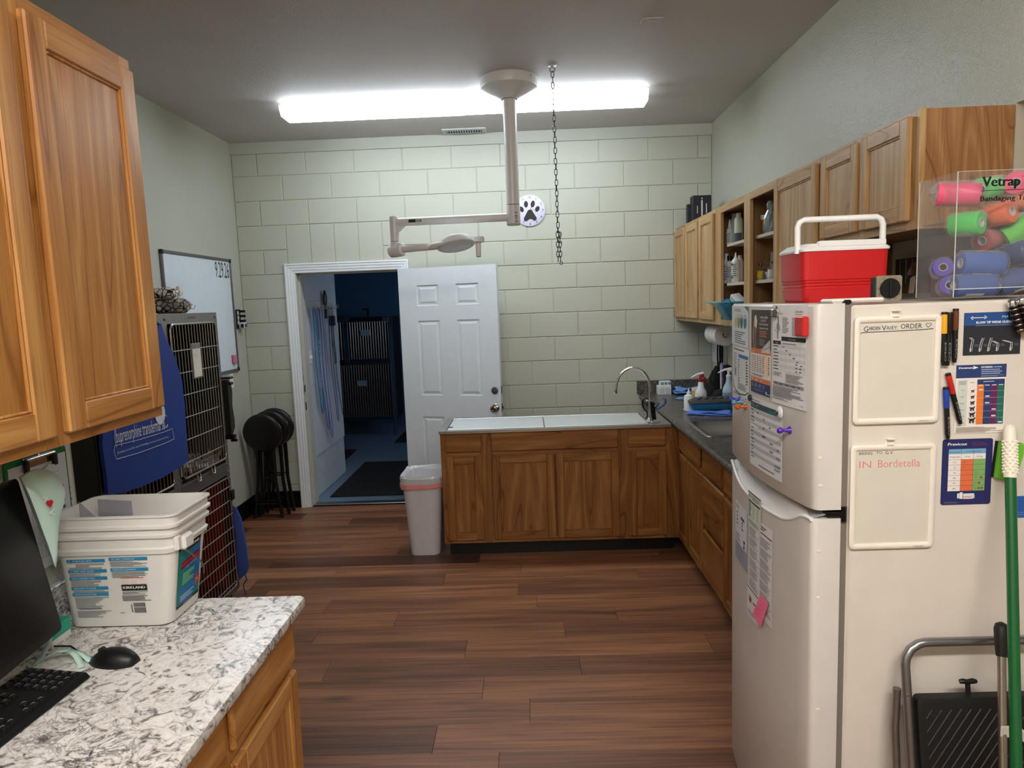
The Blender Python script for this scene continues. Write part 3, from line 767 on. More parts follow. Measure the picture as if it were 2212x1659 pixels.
# ---- peninsula cabinet with the steel wash-table top
PX0, PX1, PYF, PYB = 1.602, 3.165, -1.331, -0.85
t = thing('base_cabinet', 'oak peninsula base cabinet with four doors under the steel table top', 'cabinet', ((PX0+PX1)/2, -1.09, 0))
B('toe_kick', M_BASE, t, PX0+0.02, PX1, PYF+0.075, PYB, 0.0, 0.104)
B('body', W_IN, t, PX0, PX1, PYF+0.019, PYB, 0.104, 0.865)
for x0, x1 in ((PX0, 1.648), (1.862, 1.950), (2.772, 2.862), (3.086, 3.198)): B('frame_stile', WB['z'], t, x0, x1, PYF, PYF+0.0188, 0.104, 0.865)
for z0, z1 in ((0.104, 0.14), (0.70, 0.745), (0.855, 0.865)): B('frame_rail', WB['x'], t, 1.648, 3.086, PYF+0.0006, PYF+0.0186, z0, z1)
for x0, x1, n_ in ((1.631, 1.875, 'drawer_front'), (1.939, 2.787, 'drawer_front'), (2.849, 3.102, 'drawer_front')): slab(t, WB, 'y', PYF-0.019, -1, x0, x1, 0.738, 0.863, name=n_)
for x0, x1 in ((1.630, 1.874), (1.938, 2.358), (2.367, 2.788), (2.852, 3.104)): cab_door(t, WB, 'y', PYF-0.019, -1, x0, x1, 0.129, 0.711)
B('end_panel', WB['z'], t, PX0-0.004, PX0, PYF+0.002, PYB, 0.104, 0.865)
t = thing('wash_table', 'stainless steel wash table top with two lift-out trays', 'table', (2.36, -1.1, 0.866))
mb = MB()
ZT = 0.889
# deck as a rim around the trays
TY0, TY1, TX0, TX1 = -1.318, -0.868, 1.640, 3.0
mb.box(1.592, TX0, -1.357, -0.822, 0.866, ZT, 0.002).box(TX1, 3.138, -1.357, -0.822, 0.866, ZT, 0.002)
mb.box(TX0, TX1, -1.357, TY0, 0.866, ZT, 0.002).box(TX0, TX1, TY1, -0.822, 0.866, ZT, 0.002).box(TX0, TX1, TY0, TY1, 0.866, 0.87)
mb.build('deck', M_STEEL, t)
for x0, x1 in ((TX0+0.006, 2.296), (2.303, TX1-0.006)):
    tr_ = B('tray', brushed('tray_steel', (232, 236, 238), 0.52, 'x', 0.2), t, x0, x1, TY0+0.008, TY1-0.008, 0.870, ZT+0.0005, 0.002)
B('tray_notch', M_BLACK, t, TX0+0.008, TX0+0.035, -1.245, -1.205, ZT-0.001, ZT+0.001)
B('drain_cover', M((214, 208, 200), 0.4), t, 3.035, 3.085, -1.06, -1.01, ZT, ZT+0.004, 0.002)
# ---- base cabinets along the right wall
RXF = 3.199
RY1 = -0.0
t = thing('base_cabinet', 'oak base cabinet run along the right wall under the dark counter', 'cabinet', (3.48, -1.9, 0))
B('toe_kick', M_BASE, t, RXF+0.075, XR, -3.40, -0.02, 0, 0.104)
B('body', W_IN, t, RXF+0.019, XR-0.002, -3.40, -0.02, 0.104, 0.76)
for y0, y1 in ((-1.255, -1.215), (-1.60-0.01, -1.60+0.01), (-2.0, -1.915), (-2.425, -2.345), (-2.99, -2.93), (-3.40, -3.34)): B('frame_stile', WB['z'], t, RXF, RXF+0.0188, y0, y1, 0.104, 0.868)
for z0, z1 in ((0.104, 0.13), (0.69, 0.73), (0.845, 0.868)): B('frame_rail', WB['y'], t, RXF+0.0006, RXF+0.0186, -3.40, -1.215, z0, z1)
B('frame_rail', WB['y'], t, RXF+0.0006, RXF+0.0186, -2.4, -1.95, 0.38, 0.42)
fx = RXF-0.019
slab(t, WB, 'x', fx, -1, -1.238, -1.900, 0.722, 0.848)
cab_door(t, WB, 'x', fx, -1, -1.238, -1.588, 0.108, 0.694); cab_door(t, WB, 'x', fx, -1, -1.606, -1.948, 0.108, 0.694)
slab(t, WB, 'x', fx, -1, -1.968, -2.352, 0.722, 0.848)
slab(t, WB, 'x', fx, -1, -1.978, -2.380, 0.416, 0.700); slab(t, WB, 'x', fx, -1, -1.978, -2.380, 0.110, 0.384)
slab(t, WB, 'x', fx, -1, -2.395, -2.960, 0.722, 0.848); cab_door(t, WB, 'x', fx, -1, -2.392, -2.96, 0.108, 0.694)
# ---- dark counter with sink cut-out and backsplash
t = thing('countertop', 'dark granite laminate countertop with backsplash along the right wall', 'countertop', (3.46, -1.7, 0.868))
SX0, SX1, SY0, SY1 = 3.235, 3.70, -1.93, -1.42
EX0 = 3.152
mb = MB()
def edge_strip(y0, y1):
    pr_ = [(EX0+0.03, 0.868), (EX0+0.004, 0.868), (EX0-0.004, 0.876), (EX0-0.007, 0.89), (EX0-0.004, 0.904), (EX0+0.004, 0.912), (EX0+0.03, 0.914)]
    mb.rings([[Vector((a, y, b)) for a, b in pr_] for y in (y0, y1)])
edge_strip(-3.42, -0.002)
mb.box(EX0+0.03, SX0, -3.42, -0.002, 0.868, 0.914).box(SX1, XR-0.002, -3.42, -0.002, 0.868, 0.914)
mb.box(SX0, SX1, -3.42, SY0, 0.868, 0.914).box(SX0, SX1, SY1, -0.002, 0.868, 0.914)
mb.build('worktop', M_GRAN_D, t, smooth=40)
mb = MB().box(3.126, XR-0.002, -0.024, -0.001, 0.914, 1.019, 0.002).box(XR-0.024, XR-0.001, -3.42, -0.024, 0.914, 1.019, 0.002)
mb.build('backsplash', M_GRAN_D, t)
t = thing('sink', 'stainless steel drop-in sink set in the dark counter', 'sink', (3.47, -1.675, 0.914))
rim = MB()
def rl(i, z, r): return [Vector((a, b, z)) for a, b in MB().rrect(SX0-0.02+i, SX1+0.02-i, SY0-0.02+i, SY1+0.02-i, r)]
rim.rings([rl(0, 0.9145, 0.03), rl(0.004, 0.9185, 0.03), rl(0.030, 0.9180, 0.045), rl(0.036, 0.914, 0.045), rl(0.048, 0.80, 0.06), rl(0.075, 0.775, 0.06)], True, False, True)
rim.build('basin', brushed('sink_steel', (150, 148, 144), 0.36, 'y'), t, smooth=50)
MB().lathe([(0.045, 0.776), (0.04, 0.779), (0.02, 0.778), (0.003, 0.777)], (3.47, -1.675, 0), 20).build('drain', M_CHROME, t, smooth=40)
# ---- right upper cabinets
UX = 3.469; UZ0, UZ1 = 1.527, 2.283
def upper(label, y0, y1, z0, doors, stiles, back=True, open_=False, top_rail=0.040, bot=0.036):
    t = thing('wall_cabinet', label, 'cabinet', ((UX+XR)/2, (y0+y1)/2, z0))
    for a, b in stiles: B('frame_stile', WU['z'], t, UX, UX+0.019, a, b, z0, UZ1, 0.001)
    B('frame_rail', WU['y'], t, UX+0.0006, UX+0.0185, y1, y0, UZ1-top_rail, UZ1-0.0004); B('frame_rail', WU['y'], t, UX+0.0006, UX+0.0185, y1, y0, z0+0.0004, z0+bot)
    if open_:
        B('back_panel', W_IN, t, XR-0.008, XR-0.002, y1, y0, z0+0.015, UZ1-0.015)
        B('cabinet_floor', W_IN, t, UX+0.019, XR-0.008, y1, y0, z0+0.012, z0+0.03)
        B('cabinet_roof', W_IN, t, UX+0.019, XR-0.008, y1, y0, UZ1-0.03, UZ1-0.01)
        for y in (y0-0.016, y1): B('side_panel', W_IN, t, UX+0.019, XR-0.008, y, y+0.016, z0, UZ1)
    else:
        B('carcass', W_IN, t, UX+0.019, XR-0.002, y1, y0, z0+0.004, UZ1-0.002)
    for a, b, za, zb_ in doors: cab_door(t, WU, 'x', UX-0.019, -1, a, b, za, zb_, rail=0.05)
    return t
upper('pale oak wall cabinet with three narrow doors beside the block wall', -0.004, -1.215, UZ0, [(-0.010, -0.372, 1.556, 2.257), (-0.407, -0.785, 1.556, 2.257), (-0.826, -1.196, 1.556, 2.260)], [(-0.05, -0.004), (-0.41, -0.365), (-0.83, -0.78), (-1.215, -1.19)])
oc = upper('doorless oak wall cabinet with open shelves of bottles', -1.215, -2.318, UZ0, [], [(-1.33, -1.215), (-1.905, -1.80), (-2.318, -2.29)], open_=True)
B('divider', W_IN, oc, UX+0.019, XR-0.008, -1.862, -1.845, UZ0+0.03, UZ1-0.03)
M_SHELF = M((196, 184, 164), 0.55, name='cream_shelf_edge')
SH1, SH2, SH0 = 2.043, 1.796, UZ0+0.030
for (ya, yb) in ((-1.83, -1.345), (-2.30, -1.885)):
    for z in (SH1, SH2): B('shelf', M_SHELF, oc, UX+0.035, XR-0.01, ya, yb, z-0.017, z)
upper('oak wall cabinet with one tall door next to the open shelves', -2.318, -2.845, UZ0, [(-2.322, -2.818, 1.556, 2.262)], [(-2.36, -2.318), (-2.845, -2.80)])
uc = upper('short oak wall cabinet with two doors above the refrigerator', -2.845, -3.556, 1.908, [(-2.866, -3.182, 1.937, 2.266), (-3.208, -3.525, 1.937, 2.268)], [(-2.88, -2.845), (-3.23, -3.16), (-3.556, -3.50)])
B('end_panel', WV, uc, UX+0.019, XR-0.003, -3.5572, -3.555, 1.908, UZ1-0.001)
B('corner_strip', WU['z'], uc, UX, UX+0.02, -3.561, -3.556, 1.908, UZ1)
# ---- left upper cabinet
LUX = 1.193
t = thing('wall_cabinet', 'honey oak wall cabinet above the white granite counter', 'cabinet', ((LUX+XP)/2, -4.6, 1.447))
LZ0, LZ1 = 1.447, 2.378
B('carcass', WL['z'], t, XP+0.002, LUX-0.019, -5.30, -3.992, LZ0+0.002, LZ1-0.001)
for a, b in ((-4.035, -3.992), (-4.455, -4.375), (-4.90, -4.84), (-5.30, -5.26)): B('frame_stile', WL['z'], t, LUX-0.019, LUX, a, b, LZ0, LZ1, 0.001)
for z0, z1 in ((LZ0+0.0004, LZ0+0.045), (LZ1-0.05, LZ1-0.0004)): B('frame_rail', WL['y'], t, LUX-0.0185, LUX-0.0006, -5.30, -3.992, z0, z1)
for a, b in ((-4.400, -4.010), (-4.845, -4.440), (-5.26, -4.87)): cab_door(t, WL, 'x', LUX+0.020, 1, a, b, 1.474, 2.345, rail=0.060, th=0.020)
# ---- left base cabinet and white granite counter
LBX = 1.496
t = thing('base_cabinet', 'oak base cabinet under the white granite counter', 'cabinet', (1.2, -5.0, 0))
B('toe_kick', M_BASE, t, XP, LBX-0.075, -6.4, -3.995, 0, 0.104)
B('body', W_IN, t, XP+0.001, LBX-0.019, -6.4, -3.992, 0.104, 0.872)
B('end_panel', WL['z'], t, XP+0.001, LBX-0.002, -3.992, -3.988, 0.104, 0.872)
for a, b in ((-4.04, -3.988), (-4.47, -4.385), (-4.90, -4.84)): B('frame_stile', WL['z'], t, LBX-0.019, LBX, a, b, 0.104, 0.872)
for z0, z1 in ((0.104, 0.14), (0.70, 0.74), (0.845, 0.872)): B('frame_rail', WL['y'], t, LBX-0.0185, LBX-0.0005, -6.4, -3.99, z0, z1)
for a, b in ((-4.412, -4.004), (-4.86, -4.45), (-5.3, -4.9)):
    slab(t, WL, 'x', LBX+0.019, 1, a, b, 0.732, 0.852); cab_door(t, WL, 'x', LBX+0.019, 1, a, b, 0.125, 0.705, rail=0.055)
t = thing('countertop', 'white granite laminate countertop with grey veins', 'countertop', (1.22, -5.0, 0.872))
mb = MB()
pr_ = [(XP+0.001, 0.873), (1.530, 0.873), (1.541, 0.879), (1.544, 0.892), (1.541, 0.905), (1.530, 0.910), (XP+0.001, 0.910)]
mb.rings([[Vector((a, y, b)) for a, b in pr_] for y in (-6.4, -3.977)])
mb.build('worktop', M_GRAN_W, t, smooth=40)
MB().box(XP, XP+0.02, -6.4, -3.977, 0.910, 1.01, 0.003).build('backsplash', M_GRAN_W, t)
# ================================================================== refrigerator
FN, FF = -4.12, -3.425                    # near and far side
FT = 1.688
M_FRI = M((214, 210, 206), 0.32, name='white_fridge_enamel')
M_FRS = M((222, 214, 204), 0.42, name='cream_fridge_side')
yc_, hw_ = (FN+FF)/2, (FF-FN)/2
def bow(y): return 2.887 + 0.030*((y-yc_)/hw_)**2
fr = thing('refrigerator', 'white top-freezer refrigerator covered with papers and magnets', 'refrigerator', (3.30, yc_, 0))
MB().box(3.008, 3.70, FN, FF, 0.03, FT-0.006, 0.006).build('cabinet_body', M_FRS, fr)
B('base_grille', M((60, 60, 62), 0.6), fr, 2.95, 3.02, FN+0.02, FF-0.02, 0.0, 0.05)
for x_, y_ in ((3.05, FN+0.05), (3.05, FF-0.05), (3.65, FN+0.05), (3.65, FF-0.05)): B('foot', M_BLACK, fr, x_-0.02, x_+0.02, y_-0.02, y_+0.02, 0, 0.03)
def fdoor(name, z0, zt):
    """bowed door; zt(y) is the height of its front top edge"""
    n = 24; ys = [FN + (FF-FN)*k/n for k in range(n+1)]
    r = 0.018
    prof = [(2.990, FN)] + [(bow(FN)+r-r*sin(a), FN+r-r*cos(a)) for a in [radians(x) for x in (0, 30, 60, 90)]]
    prof += [(bow(y), y) for y in ys[1:-1]]
    prof += [(bow(FF)+r-r*cos(a), FF-r+r*sin(a)) for a in [radians(x) for x in (0, 30, 60, 90)]] + [(2.990, FF)]
    mb = MB()
    ztop = lambda y: zt(y)
    L0 = [Vector((x, y, z0+0.006)) for x, y in prof]; L00 = [Vector((x+(0.004 if x < 2.98 else 0), y, z0)) for x, y in prof]
    L1 = [Vector((x, y, ztop(y)-0.006)) for x, y in prof]; L2 = [Vector((x+(0.005 if x < 2.98 else 0), y, ztop(y))) for x, y in prof]
    zm = [Vector((x, y, (z0+ztop(y))/2)) for x, y in prof]
    mb.rings([L00, L0, zm, L1, L2], True, True, True)
    return mb.build(name, M_FRI, fr, smooth=35)
fd = fdoor('freezer_door', 1.163, lambda y: FT)
def lip(y):
    pts = [(-4.12, 1.140), (-4.085, 1.140), (-4.06, 1.134), (-4.03, 1.115), (-3.98, 1.098), (-3.88, 1.090), (-3.74, 1.086), (-3.62, 1.092), (-3.53, 1.108), (-3.48, 1.124), (-3.44, 1.134), (-3.42, 1.136)]
    for (a, za), (b, zb2) in zip(pts[:-1], pts[1:]):
        if a <= y <= b: return za + (zb2-za)*(y-a)/(b-a)
    return 1.14
ld = fdoor('fridge_door', 0.05, lip)
# scooped handle: a highlight lip and the grey pocket behind it
n = 28; ys = [FN+0.006 + (FF-FN-0.012)*k/n for k in range(n+1)]
mb = MB(); mb.tube([(bow(y)-0.001+0.004, y, lip(y)-0.002) for y in ys], 0.006, 8); mb.build('handle_lip', M((236, 236, 238), 0.25), ld, smooth=60)
mb = MB(); L = []
for y in ys: L.append([Vector((bow(y)+0.008, y, lip(y)-0.001)), Vector((bow(y)+0.02, y, lip(y)+0.004)), Vector((bow(y)+0.045, y, 1.150)), Vector((2.985, y, 1.155))])
mb.rings(L, False, False, False); mb.build('handle_pocket', M((168, 168, 170), 0.35, name='grey_pocket'), ld, smooth=60)
M_GASK = M((120, 114, 106), 0.6, name='grey_gasket')
for z0, z1 in ((1.166, FT-0.004), (0.055, 1.137)): MB().box(2.990, 3.008, FN+0.006, FF-0.006, z0, z1).build('gasket', M_GASK, fr)
mb = MB().box(2.955, 3.004, FN-0.002, FN+0.03, 1.144, 1.158, 0.002).cyl((2.998, FN+0.004, 1.132), (2.998, FN+0.004, 1.170), 0.008, n=12); mb.build('hinge', M((50, 50, 48), 0.3, 0.9), fr)
MB().box(2.990, 3.010, FN+0.004, FN+0.04, FT-0.004, FT+0.008, 0.004).build('hinge', M((46, 54, 58), 0.3, 0.8), fr)
MB().box(2.965, 3.095, FN+0.012, FN+0.09, FT, FT+0.011, 0.005).build('hinge_cover', M((236, 232, 224), 0.4), fr)
mb = MB()
for z, x in ((1.30, 2.935), (1.228, 2.937), (1.055, 2.936), (0.93, 2.936), (0.62, 2.94)): mb.ell((x, FN-0.0002, z), 0.006, 0.0012, 0.004, 8, 6)
mb.build('dent', M((236, 226, 210), 0.4), fr)
# ---------- things on the door face
def fpt(u, v, off=0.001):
    x = 2.893
    for _ in range(6):
        p = onX(u, v, x); x = bow(p.y) - off
    return onX(u, v, x)
def fquad(c, pts):
    P = [fpt(c[0]+x/c[2], c[1]+y/c[2]) for x, y in pts]
    ya, yb = (P[0].y+P[2].y)/2, (P[1].y+P[3].y)/2; z1 = (P[0].z+P[1].z)/2; z0 = (P[2].z+P[3].z)/2
    return ya, yb, z0, z1
def fmap(ya, z0, off=0.001, tilt=0.0): return lambda s, t, d=0.0: Vector((bow(ya-s)-off-d, ya-s, z0+t+tilt*s))
C1 = (1560, 640, 5.1833); C2 = (1560, 840, 4.1467); C3 = (1560, 1040, 4.1467)
GR = 'papers on the refrigerator door'
def fpaper(c, pts, label, base, items, off=0.001, tilt=0.0, cat='paper', name='paper_sheet'):
    ya, yb, z0, z1 = fquad(c, pts)
    return card(name, label, cat, fmap(ya, z0, off, tilt), ya-yb, z1-z0, base, items, GR, thick=0.0005)
TX = (120, 122, 128); DK = (40, 42, 48)
fpaper(C1, [(118, 108), (300, 115), (105, 540), (290, 560)], 'pale chart with four coloured ovals and a teal corner on the freezer door', (222, 232, 236),
       [('p', [(0.80, 1.0), (1.0, 1.0), (1.0, 0.86)], (70, 130, 140)), ('g', 0.22, 0.86, 0.62, 0.08, 2, (90, 140, 160)),
        ('o', 0.33, 0.62, 0.075, 0.17, (214, 190, 110)), ('o', 0.50, 0.62, 0.075, 0.17, (120, 160, 90)), ('o', 0.67, 0.62, 0.075, 0.17, (100, 92, 120)), ('o', 0.85, 0.62, 0.075, 0.17, (60, 130, 150)),
        ('o', 0.33, 0.73, 0.035, 0.04, (240, 232, 200)), ('o', 0.50, 0.73, 0.035, 0.04, (220, 230, 200)), ('o', 0.67, 0.73, 0.035, 0.04, (210, 206, 216)), ('o', 0.85, 0.73, 0.035, 0.04, (206, 226, 232)),
        ('g', 0.25, 0.05, 0.66, 0.33, 6, TX)])
fpaper(C1, [(130, 570), (305, 585), (130, 1100), (300, 1165)], 'white dosing sheet with a blue box pinned at its foot on the freezer door', (232, 236, 240),
       [('g', 0.04, 0.93, 0.9, 0.05, 1, DK), ('r', 0.40, 0.80, 0.56, 0.07, (60, 120, 170)), ('g', 0.04, 0.50, 0.26, 0.38, 12, TX), ('r', 0.08, 0.40, 0.16, 0.14, (140, 150, 156)),
        ('g', 0.36, 0.30, 0.12, 0.48, 9, TX), ('g', 0.84, 0.30, 0.12, 0.48, 9, DK), ('g', 0.36, 0.16, 0.6, 0.13, 6, DK)] +
       [('r', 0.36, 0.30+0.053*k, 0.6, 0.003, (150, 156, 160)) for k in range(10)] +
       [('c', [(0.02, 0.30), (0.04, 0.18), (0.2, 0.10), (0.5, 0.07), (0.8, 0.10), (0.98, 0.18)], 0.02, (70, 72, 74)), ('g', 0.05, 0.02, 0.7, 0.05, 2, DK), ('o', 0.85, 0.03, 0.03, 0.012, DK)])
fpaper(C1, [(338, 150), (556, 155), (322, 1060), (538, 1125)], 'brown and orange product leaflet with a white horse picture', (236, 234, 234),
       [('r', 0, 0.53, 1, 0.47, (70, 64, 60)), ('p', [(0.12, 0.54), (0.28, 0.54), (0.25, 0.70), (0.34, 0.86), (0.25, 0.95), (0.12, 0.86), (0.06, 0.7)], (150, 110, 84)),
        ('p', [(0.18, 0.80), (0.30, 0.78), (0.34, 0.86), (0.27, 0.94), (0.18, 0.92)], (226, 214, 204)),
        ('t', 'vetrydin', 0.48, 0.90, 0.035, (236, 230, 224), {'width': 0.38}), ('g', 0.52, 0.86, 0.36, 0.03, 2, (190, 180, 170)), ('t', 'FOR THE HEART', 0.45, 0.82, 0.022, (240, 236, 230), {'width': 0.44}), ('t', 'from the start', 0.46, 0.775, 0.026, (240, 236, 230), {'width': 0.42, 'shear': 0.2}),
        ('g', 0.46, 0.68, 0.44, 0.08, 4, (206, 120, 76)), ('g', 0.46, 0.58, 0.30, 0.08, 5, (150, 142, 134)),
        ('r', 0, 0.48, 1, 0.06, (208, 122, 72)), ('g', 0.06, 0.495, 0.2, 0.02, 1, (250, 230, 214))] +
       [('r', 0.56+0.07*k, 0.50, 0.055, 0.04+0.022*k, (226, 226, 228)) for k in range(6)] + [('r', 0.57+0.07*k, 0.515+0.01*k, 0.035, 0.012, (150, 100, 80)) for k in range(6)] +
       [('r', 0.72, 0.24, 0.22, 0.23, (246, 214, 180))] + [('g', 0.06+0.14*k, 0.25, 0.11, 0.21, 9, (150, 136, 126)) for k in range(5)] + [('g', 0.90, 0.25, 0.05, 0.21, 9, DK), ('g', 0.06, 0.205, 0.86, 0.03, 2, TX),
        ('r', 0, 0.135, 1, 0.055, (214, 132, 86)), ('g', 0.08, 0.15, 0.8, 0.025, 1, (250, 226, 206)), ('r', 0, 0, 1, 0.135, (48, 62, 108)), ('g', 0.06, 0.07, 0.86, 0.05, 3, (150, 160, 190)), ('g', 0.2, 0.03, 0.5, 0.025, 1, (120, 130, 170)), ('r', 0.80, 0.02, 0.05, 0.03, (230, 230, 236)), ('r', 0.84, 0.018, 0.16, 0.006, (230, 230, 236))])
lib = fpaper(C1, [(585, 95), (972, 97), (555, 1180), (950, 1285)], 'white dosing chart with a grey standing dog and black header table', (234, 236, 240),
       [('t', 'Dosing and', 0.10, 0.935, 0.014, DK, {'width': 0.16}), ('t', 'Administration', 0.10, 0.91, 0.014, DK, {'width': 0.22}), ('t', 'Librela', 0.68, 0.925, 0.024, (90, 92, 96), {'width': 0.2}), ('g', 0.68, 0.905, 0.24, 0.012, 1, TX),
        ('c', [(0.18, 0.88), (0.19, 0.84), (0.19, 0.80), (0.20, 0.76), (0.17, 0.70), (0.18, 0.66)], 0.045, (140, 144, 150)), ('o', 0.185, 0.78, 0.05, 0.045, (140, 144, 150)), ('c', [(0.17, 0.72), (0.10, 0.74), (0.09, 0.77)], 0.014, (140, 144, 150)), ('c', [(0.20, 0.80), (0.24, 0.77), (0.24, 0.74)], 0.018, (140, 144, 150)), ('p', [(0.17, 0.88), (0.21, 0.87), (0.20, 0.84), (0.17, 0.84)], (140, 144, 150)),
        ('g', 0.32, 0.72, 0.20, 0.16, 11, TX), ('g', 0.60, 0.70, 0.18, 0.18, 14, TX), ('r', 0.30, 0.645, 0.66, 0.042, (36, 38, 42)), ('t', 'Dose (mg)', 0.52, 0.659, 0.012, (220, 220, 224), {'width': 0.18}), ('r', 0.03, 0.605, 0.25, 0.035, (36, 38, 42)), ('t', 'Dog', 0.12, 0.616, 0.012, (230, 230, 230), {'width': 0.07}), ('g', 0.33, 0.61, 0.60, 0.018, 1, TX)] +
       [('r', 0.03, 0.34+0.033*k, 0.93, 0.033, ((214, 217, 221) if k % 2 else (230, 232, 236))) for k in range(8)] + [('r', x, 0.335, 0.002, 0.27, (150, 152, 156)) for x in (0.03, 0.30, 0.43, 0.56, 0.69, 0.82, 0.96)] +
       [('g', 0.05, 0.345+0.033*k, 0.18, 0.02, 1, DK) for k in range(8)] + [('r', 0.34+0.10*k, 0.58-0.033*k, 0.05, 0.008, DK) for k in range(6)] + [('r', 0.72+0.1*(k % 2), 0.355+0.033*(k//2), 0.05, 0.008, DK) for k in range(5)] +
       [('g', 0.05, 0.285, 0.32, 0.04, 5, TX), ('g', 0.44, 0.235, 0.50, 0.09, 7, TX), ('r', 0.06, 0.195, 0.88, 0.03, (150, 152, 158)), ('g', 0.10, 0.2, 0.8, 0.02, 1, DK), ('g', 0.04, 0.07, 0.92, 0.115, 10, (90, 92, 98)), ('g', 0.04, 0.045, 0.5, 0.02, 2, TX), ('t', 'zoetis', 0.84, 0.03, 0.014, DK, {'width': 0.1})], off=0.0022)
fpaper(C2, [(262, 80), (550, 150), (245, 665), (535, 828)], 'striped grey dosing table in a clear sleeve with a teal header', (228, 230, 234),
       [('r', 0.03, 0.85, 0.94, 0.085, (52, 84, 92)), ('r', 0.38, 0.85, 0.22, 0.05, (70, 66, 110)), ('r', 0.6, 0.85, 0.37, 0.05, (50, 110, 112)), ('g', 0.08, 0.87, 0.25, 0.05, 2, (150, 180, 184)), ('t', 'Simparica', 0.06, 0.955, 0.028, (60, 60, 66), {'width': 0.3, 'shear': 0.2})] +
       [('r', 0.03, 0.10+0.053*k, 0.94, 0.053, ((186, 190, 194) if k % 2 else (226, 228, 232))) for k in range(14)] + [('g', 0.06, 0.12+0.053*k, 0.12, 0.03, 1, DK) for k in range(14)] +
       [('o', x, y, 0.018, 0.014, c) for x, y, c in ((0.30, 0.80, DK), (0.50, 0.74, (110, 40, 50)), (0.68, 0.66, DK), (0.50, 0.62, DK), (0.48, 0.50, DK), (0.53, 0.50, DK), (0.70, 0.45, (60, 90, 96)), (0.75, 0.45, (60, 90, 96)), (0.70, 0.34, (70, 90, 120)), (0.75, 0.34, (70, 90, 120)), (0.90, 0.40, DK), (0.88, 0.29, TX), (0.93, 0.29, TX), (0.84, 0.18, TX), (0.89, 0.18, TX), (0.94, 0.18, TX), (0.84, 0.13, TX), (0.89, 0.13, TX), (0.94, 0.13, TX))] +
       [('g', 0.35, 0.05, 0.5, 0.025, 1, DK), ('p', [(0.05, 0.62), (0.34, 0.60), (0.30, 0.56), (0.06, 0.58)], (240, 240, 242))], off=0.0015, tilt=0.0)
fpaper(C2, [(120, 995), (225, 1100), (125, 1530), (220, 1610)], 'white and grey notice with small print at the far edge of the fridge door', (226, 226, 232),
       [('g', 0.08, 0.90, 0.35, 0.06, 3, TX), ('o', 0.66, 0.80, 0.16, 0.03, (96, 104, 110)), ('g', 0.14, 0.60, 0.1, 0.26, 4, DK), ('g', 0.58, 0.60, 0.14, 0.16, 3, DK), ('r', 0, 0, 1, 0.32, (160, 166, 182)), ('g', 0.08, 0.04, 0.84, 0.26, 12, (120, 126, 140)), ('g', 0.08, 0.34, 0.5, 0.14, 7, (150, 120, 120)), ('p', [(0.72, 0.34), (0.86, 0.34), (0.80, 0.40), (0.88, 0.47), (0.72, 0.47), (0.78, 0.40)], (80, 50, 44))])
fpaper(C3, [(260, 330), (470, 420), (222, 1100), (430, 1240)], 'white two-column sheet of fine print behind the pink note', (232, 230, 234),
       [('g', 0.08, 0.93, 0.75, 0.05, 2, DK), ('r', 0.02, 0.895, 0.96, 0.012, (120, 40, 50))] + [('g', 0.04+0.49*c, 0.07+0.115*k, 0.44, 0.10, 8, TX) for c in (0, 1) for k in range(7)], off=0.0012)
fpaper(C2, [(240, 910), (355, 990), (240, 1210), (350, 1300)], 'small pale green dosage card overlapping the fine-print sheet', (216, 226, 214),
       [('r', 0, 0.965, 1, 0.035, (40, 46, 44)), ('g', 0.06, 0.84, 0.22, 0.09, 2, TX), ('g', 0.36, 0.80, 0.56, 0.13, 3, TX), ('r', 0.04, 0.70, 0.28, 0.05, (46, 52, 48)), ('r', 0.34, 0.70, 0.60, 0.05, (46, 52, 48)), ('g', 0.05, 0.26, 0.24, 0.42, 9, DK), ('g', 0.38, 0.26, 0.2, 0.42, 9, (170, 180, 170)), ('g', 0.68, 0.26, 0.2, 0.42, 9, (170, 180, 170)), ('g', 0.05, 0.06, 0.85, 0.12, 3, TX)], off=0.0026)
fpaper(C3, [(235, 890), (335, 1085), (222, 1115), (318, 1350)], 'tilted white label card with a dark red spot under the fine-print sheet', (234, 230, 232),
       [('r', 0.0, 0.96, 1, 0.04, (60, 56, 58)), ('o', 0.30, 0.62, 0.13, 0.13, (190, 150, 156)), ('p', [(0.26, 0.56), (0.42, 0.54), (0.40, 0.72), (0.30, 0.66)], (120, 40, 52)), ('r', 0.55, 0.58, 0.3, 0.05, (50, 46, 48)), ('g', 0.1, 0.10, 0.7, 0.14, 3, TX)], off=0.0022, tilt=0.0)
# pink sticky note hanging from the sheets
P = [fpt(C3[0]+x/C3[2], C3[1]+y/C3[2], 0.004) for x, y in ((348, 1005), (418, 1100), (372, 1305), (300, 1185))]
mb = MB(); nn = Vector((-1, 0, 0))
mb.add([p + nn*(0.001 if i < 2 else 0.010) for i, p in enumerate(P)], [(0, 1, 2, 3)])
pk = mb.build('sticky_note', M((244, 118, 158), 0.7, name='pink_note_paper'), None, origin=P[0], solid=0.0004)
tag(pk, 'bright pink sticky note on the fridge door', 'note')
g = MB().use(M((150, 80, 110), 0.7))
for k in range(5):
    a = P[0].lerp(P[3], 0.2+0.13*k).lerp(P[1].lerp(P[2], 0.2+0.13*k), 0.25) + nn*(0.004+0.0018*k); b = P[0].lerp(P[3], 0.2+0.13*k).lerp(P[1].lerp(P[2], 0.2+0.13*k), 0.7) + nn*(0.004+0.0018*k)
    g.cyl(a, b, 0.0004, n=5)
g.build('handwriting', None, pk)
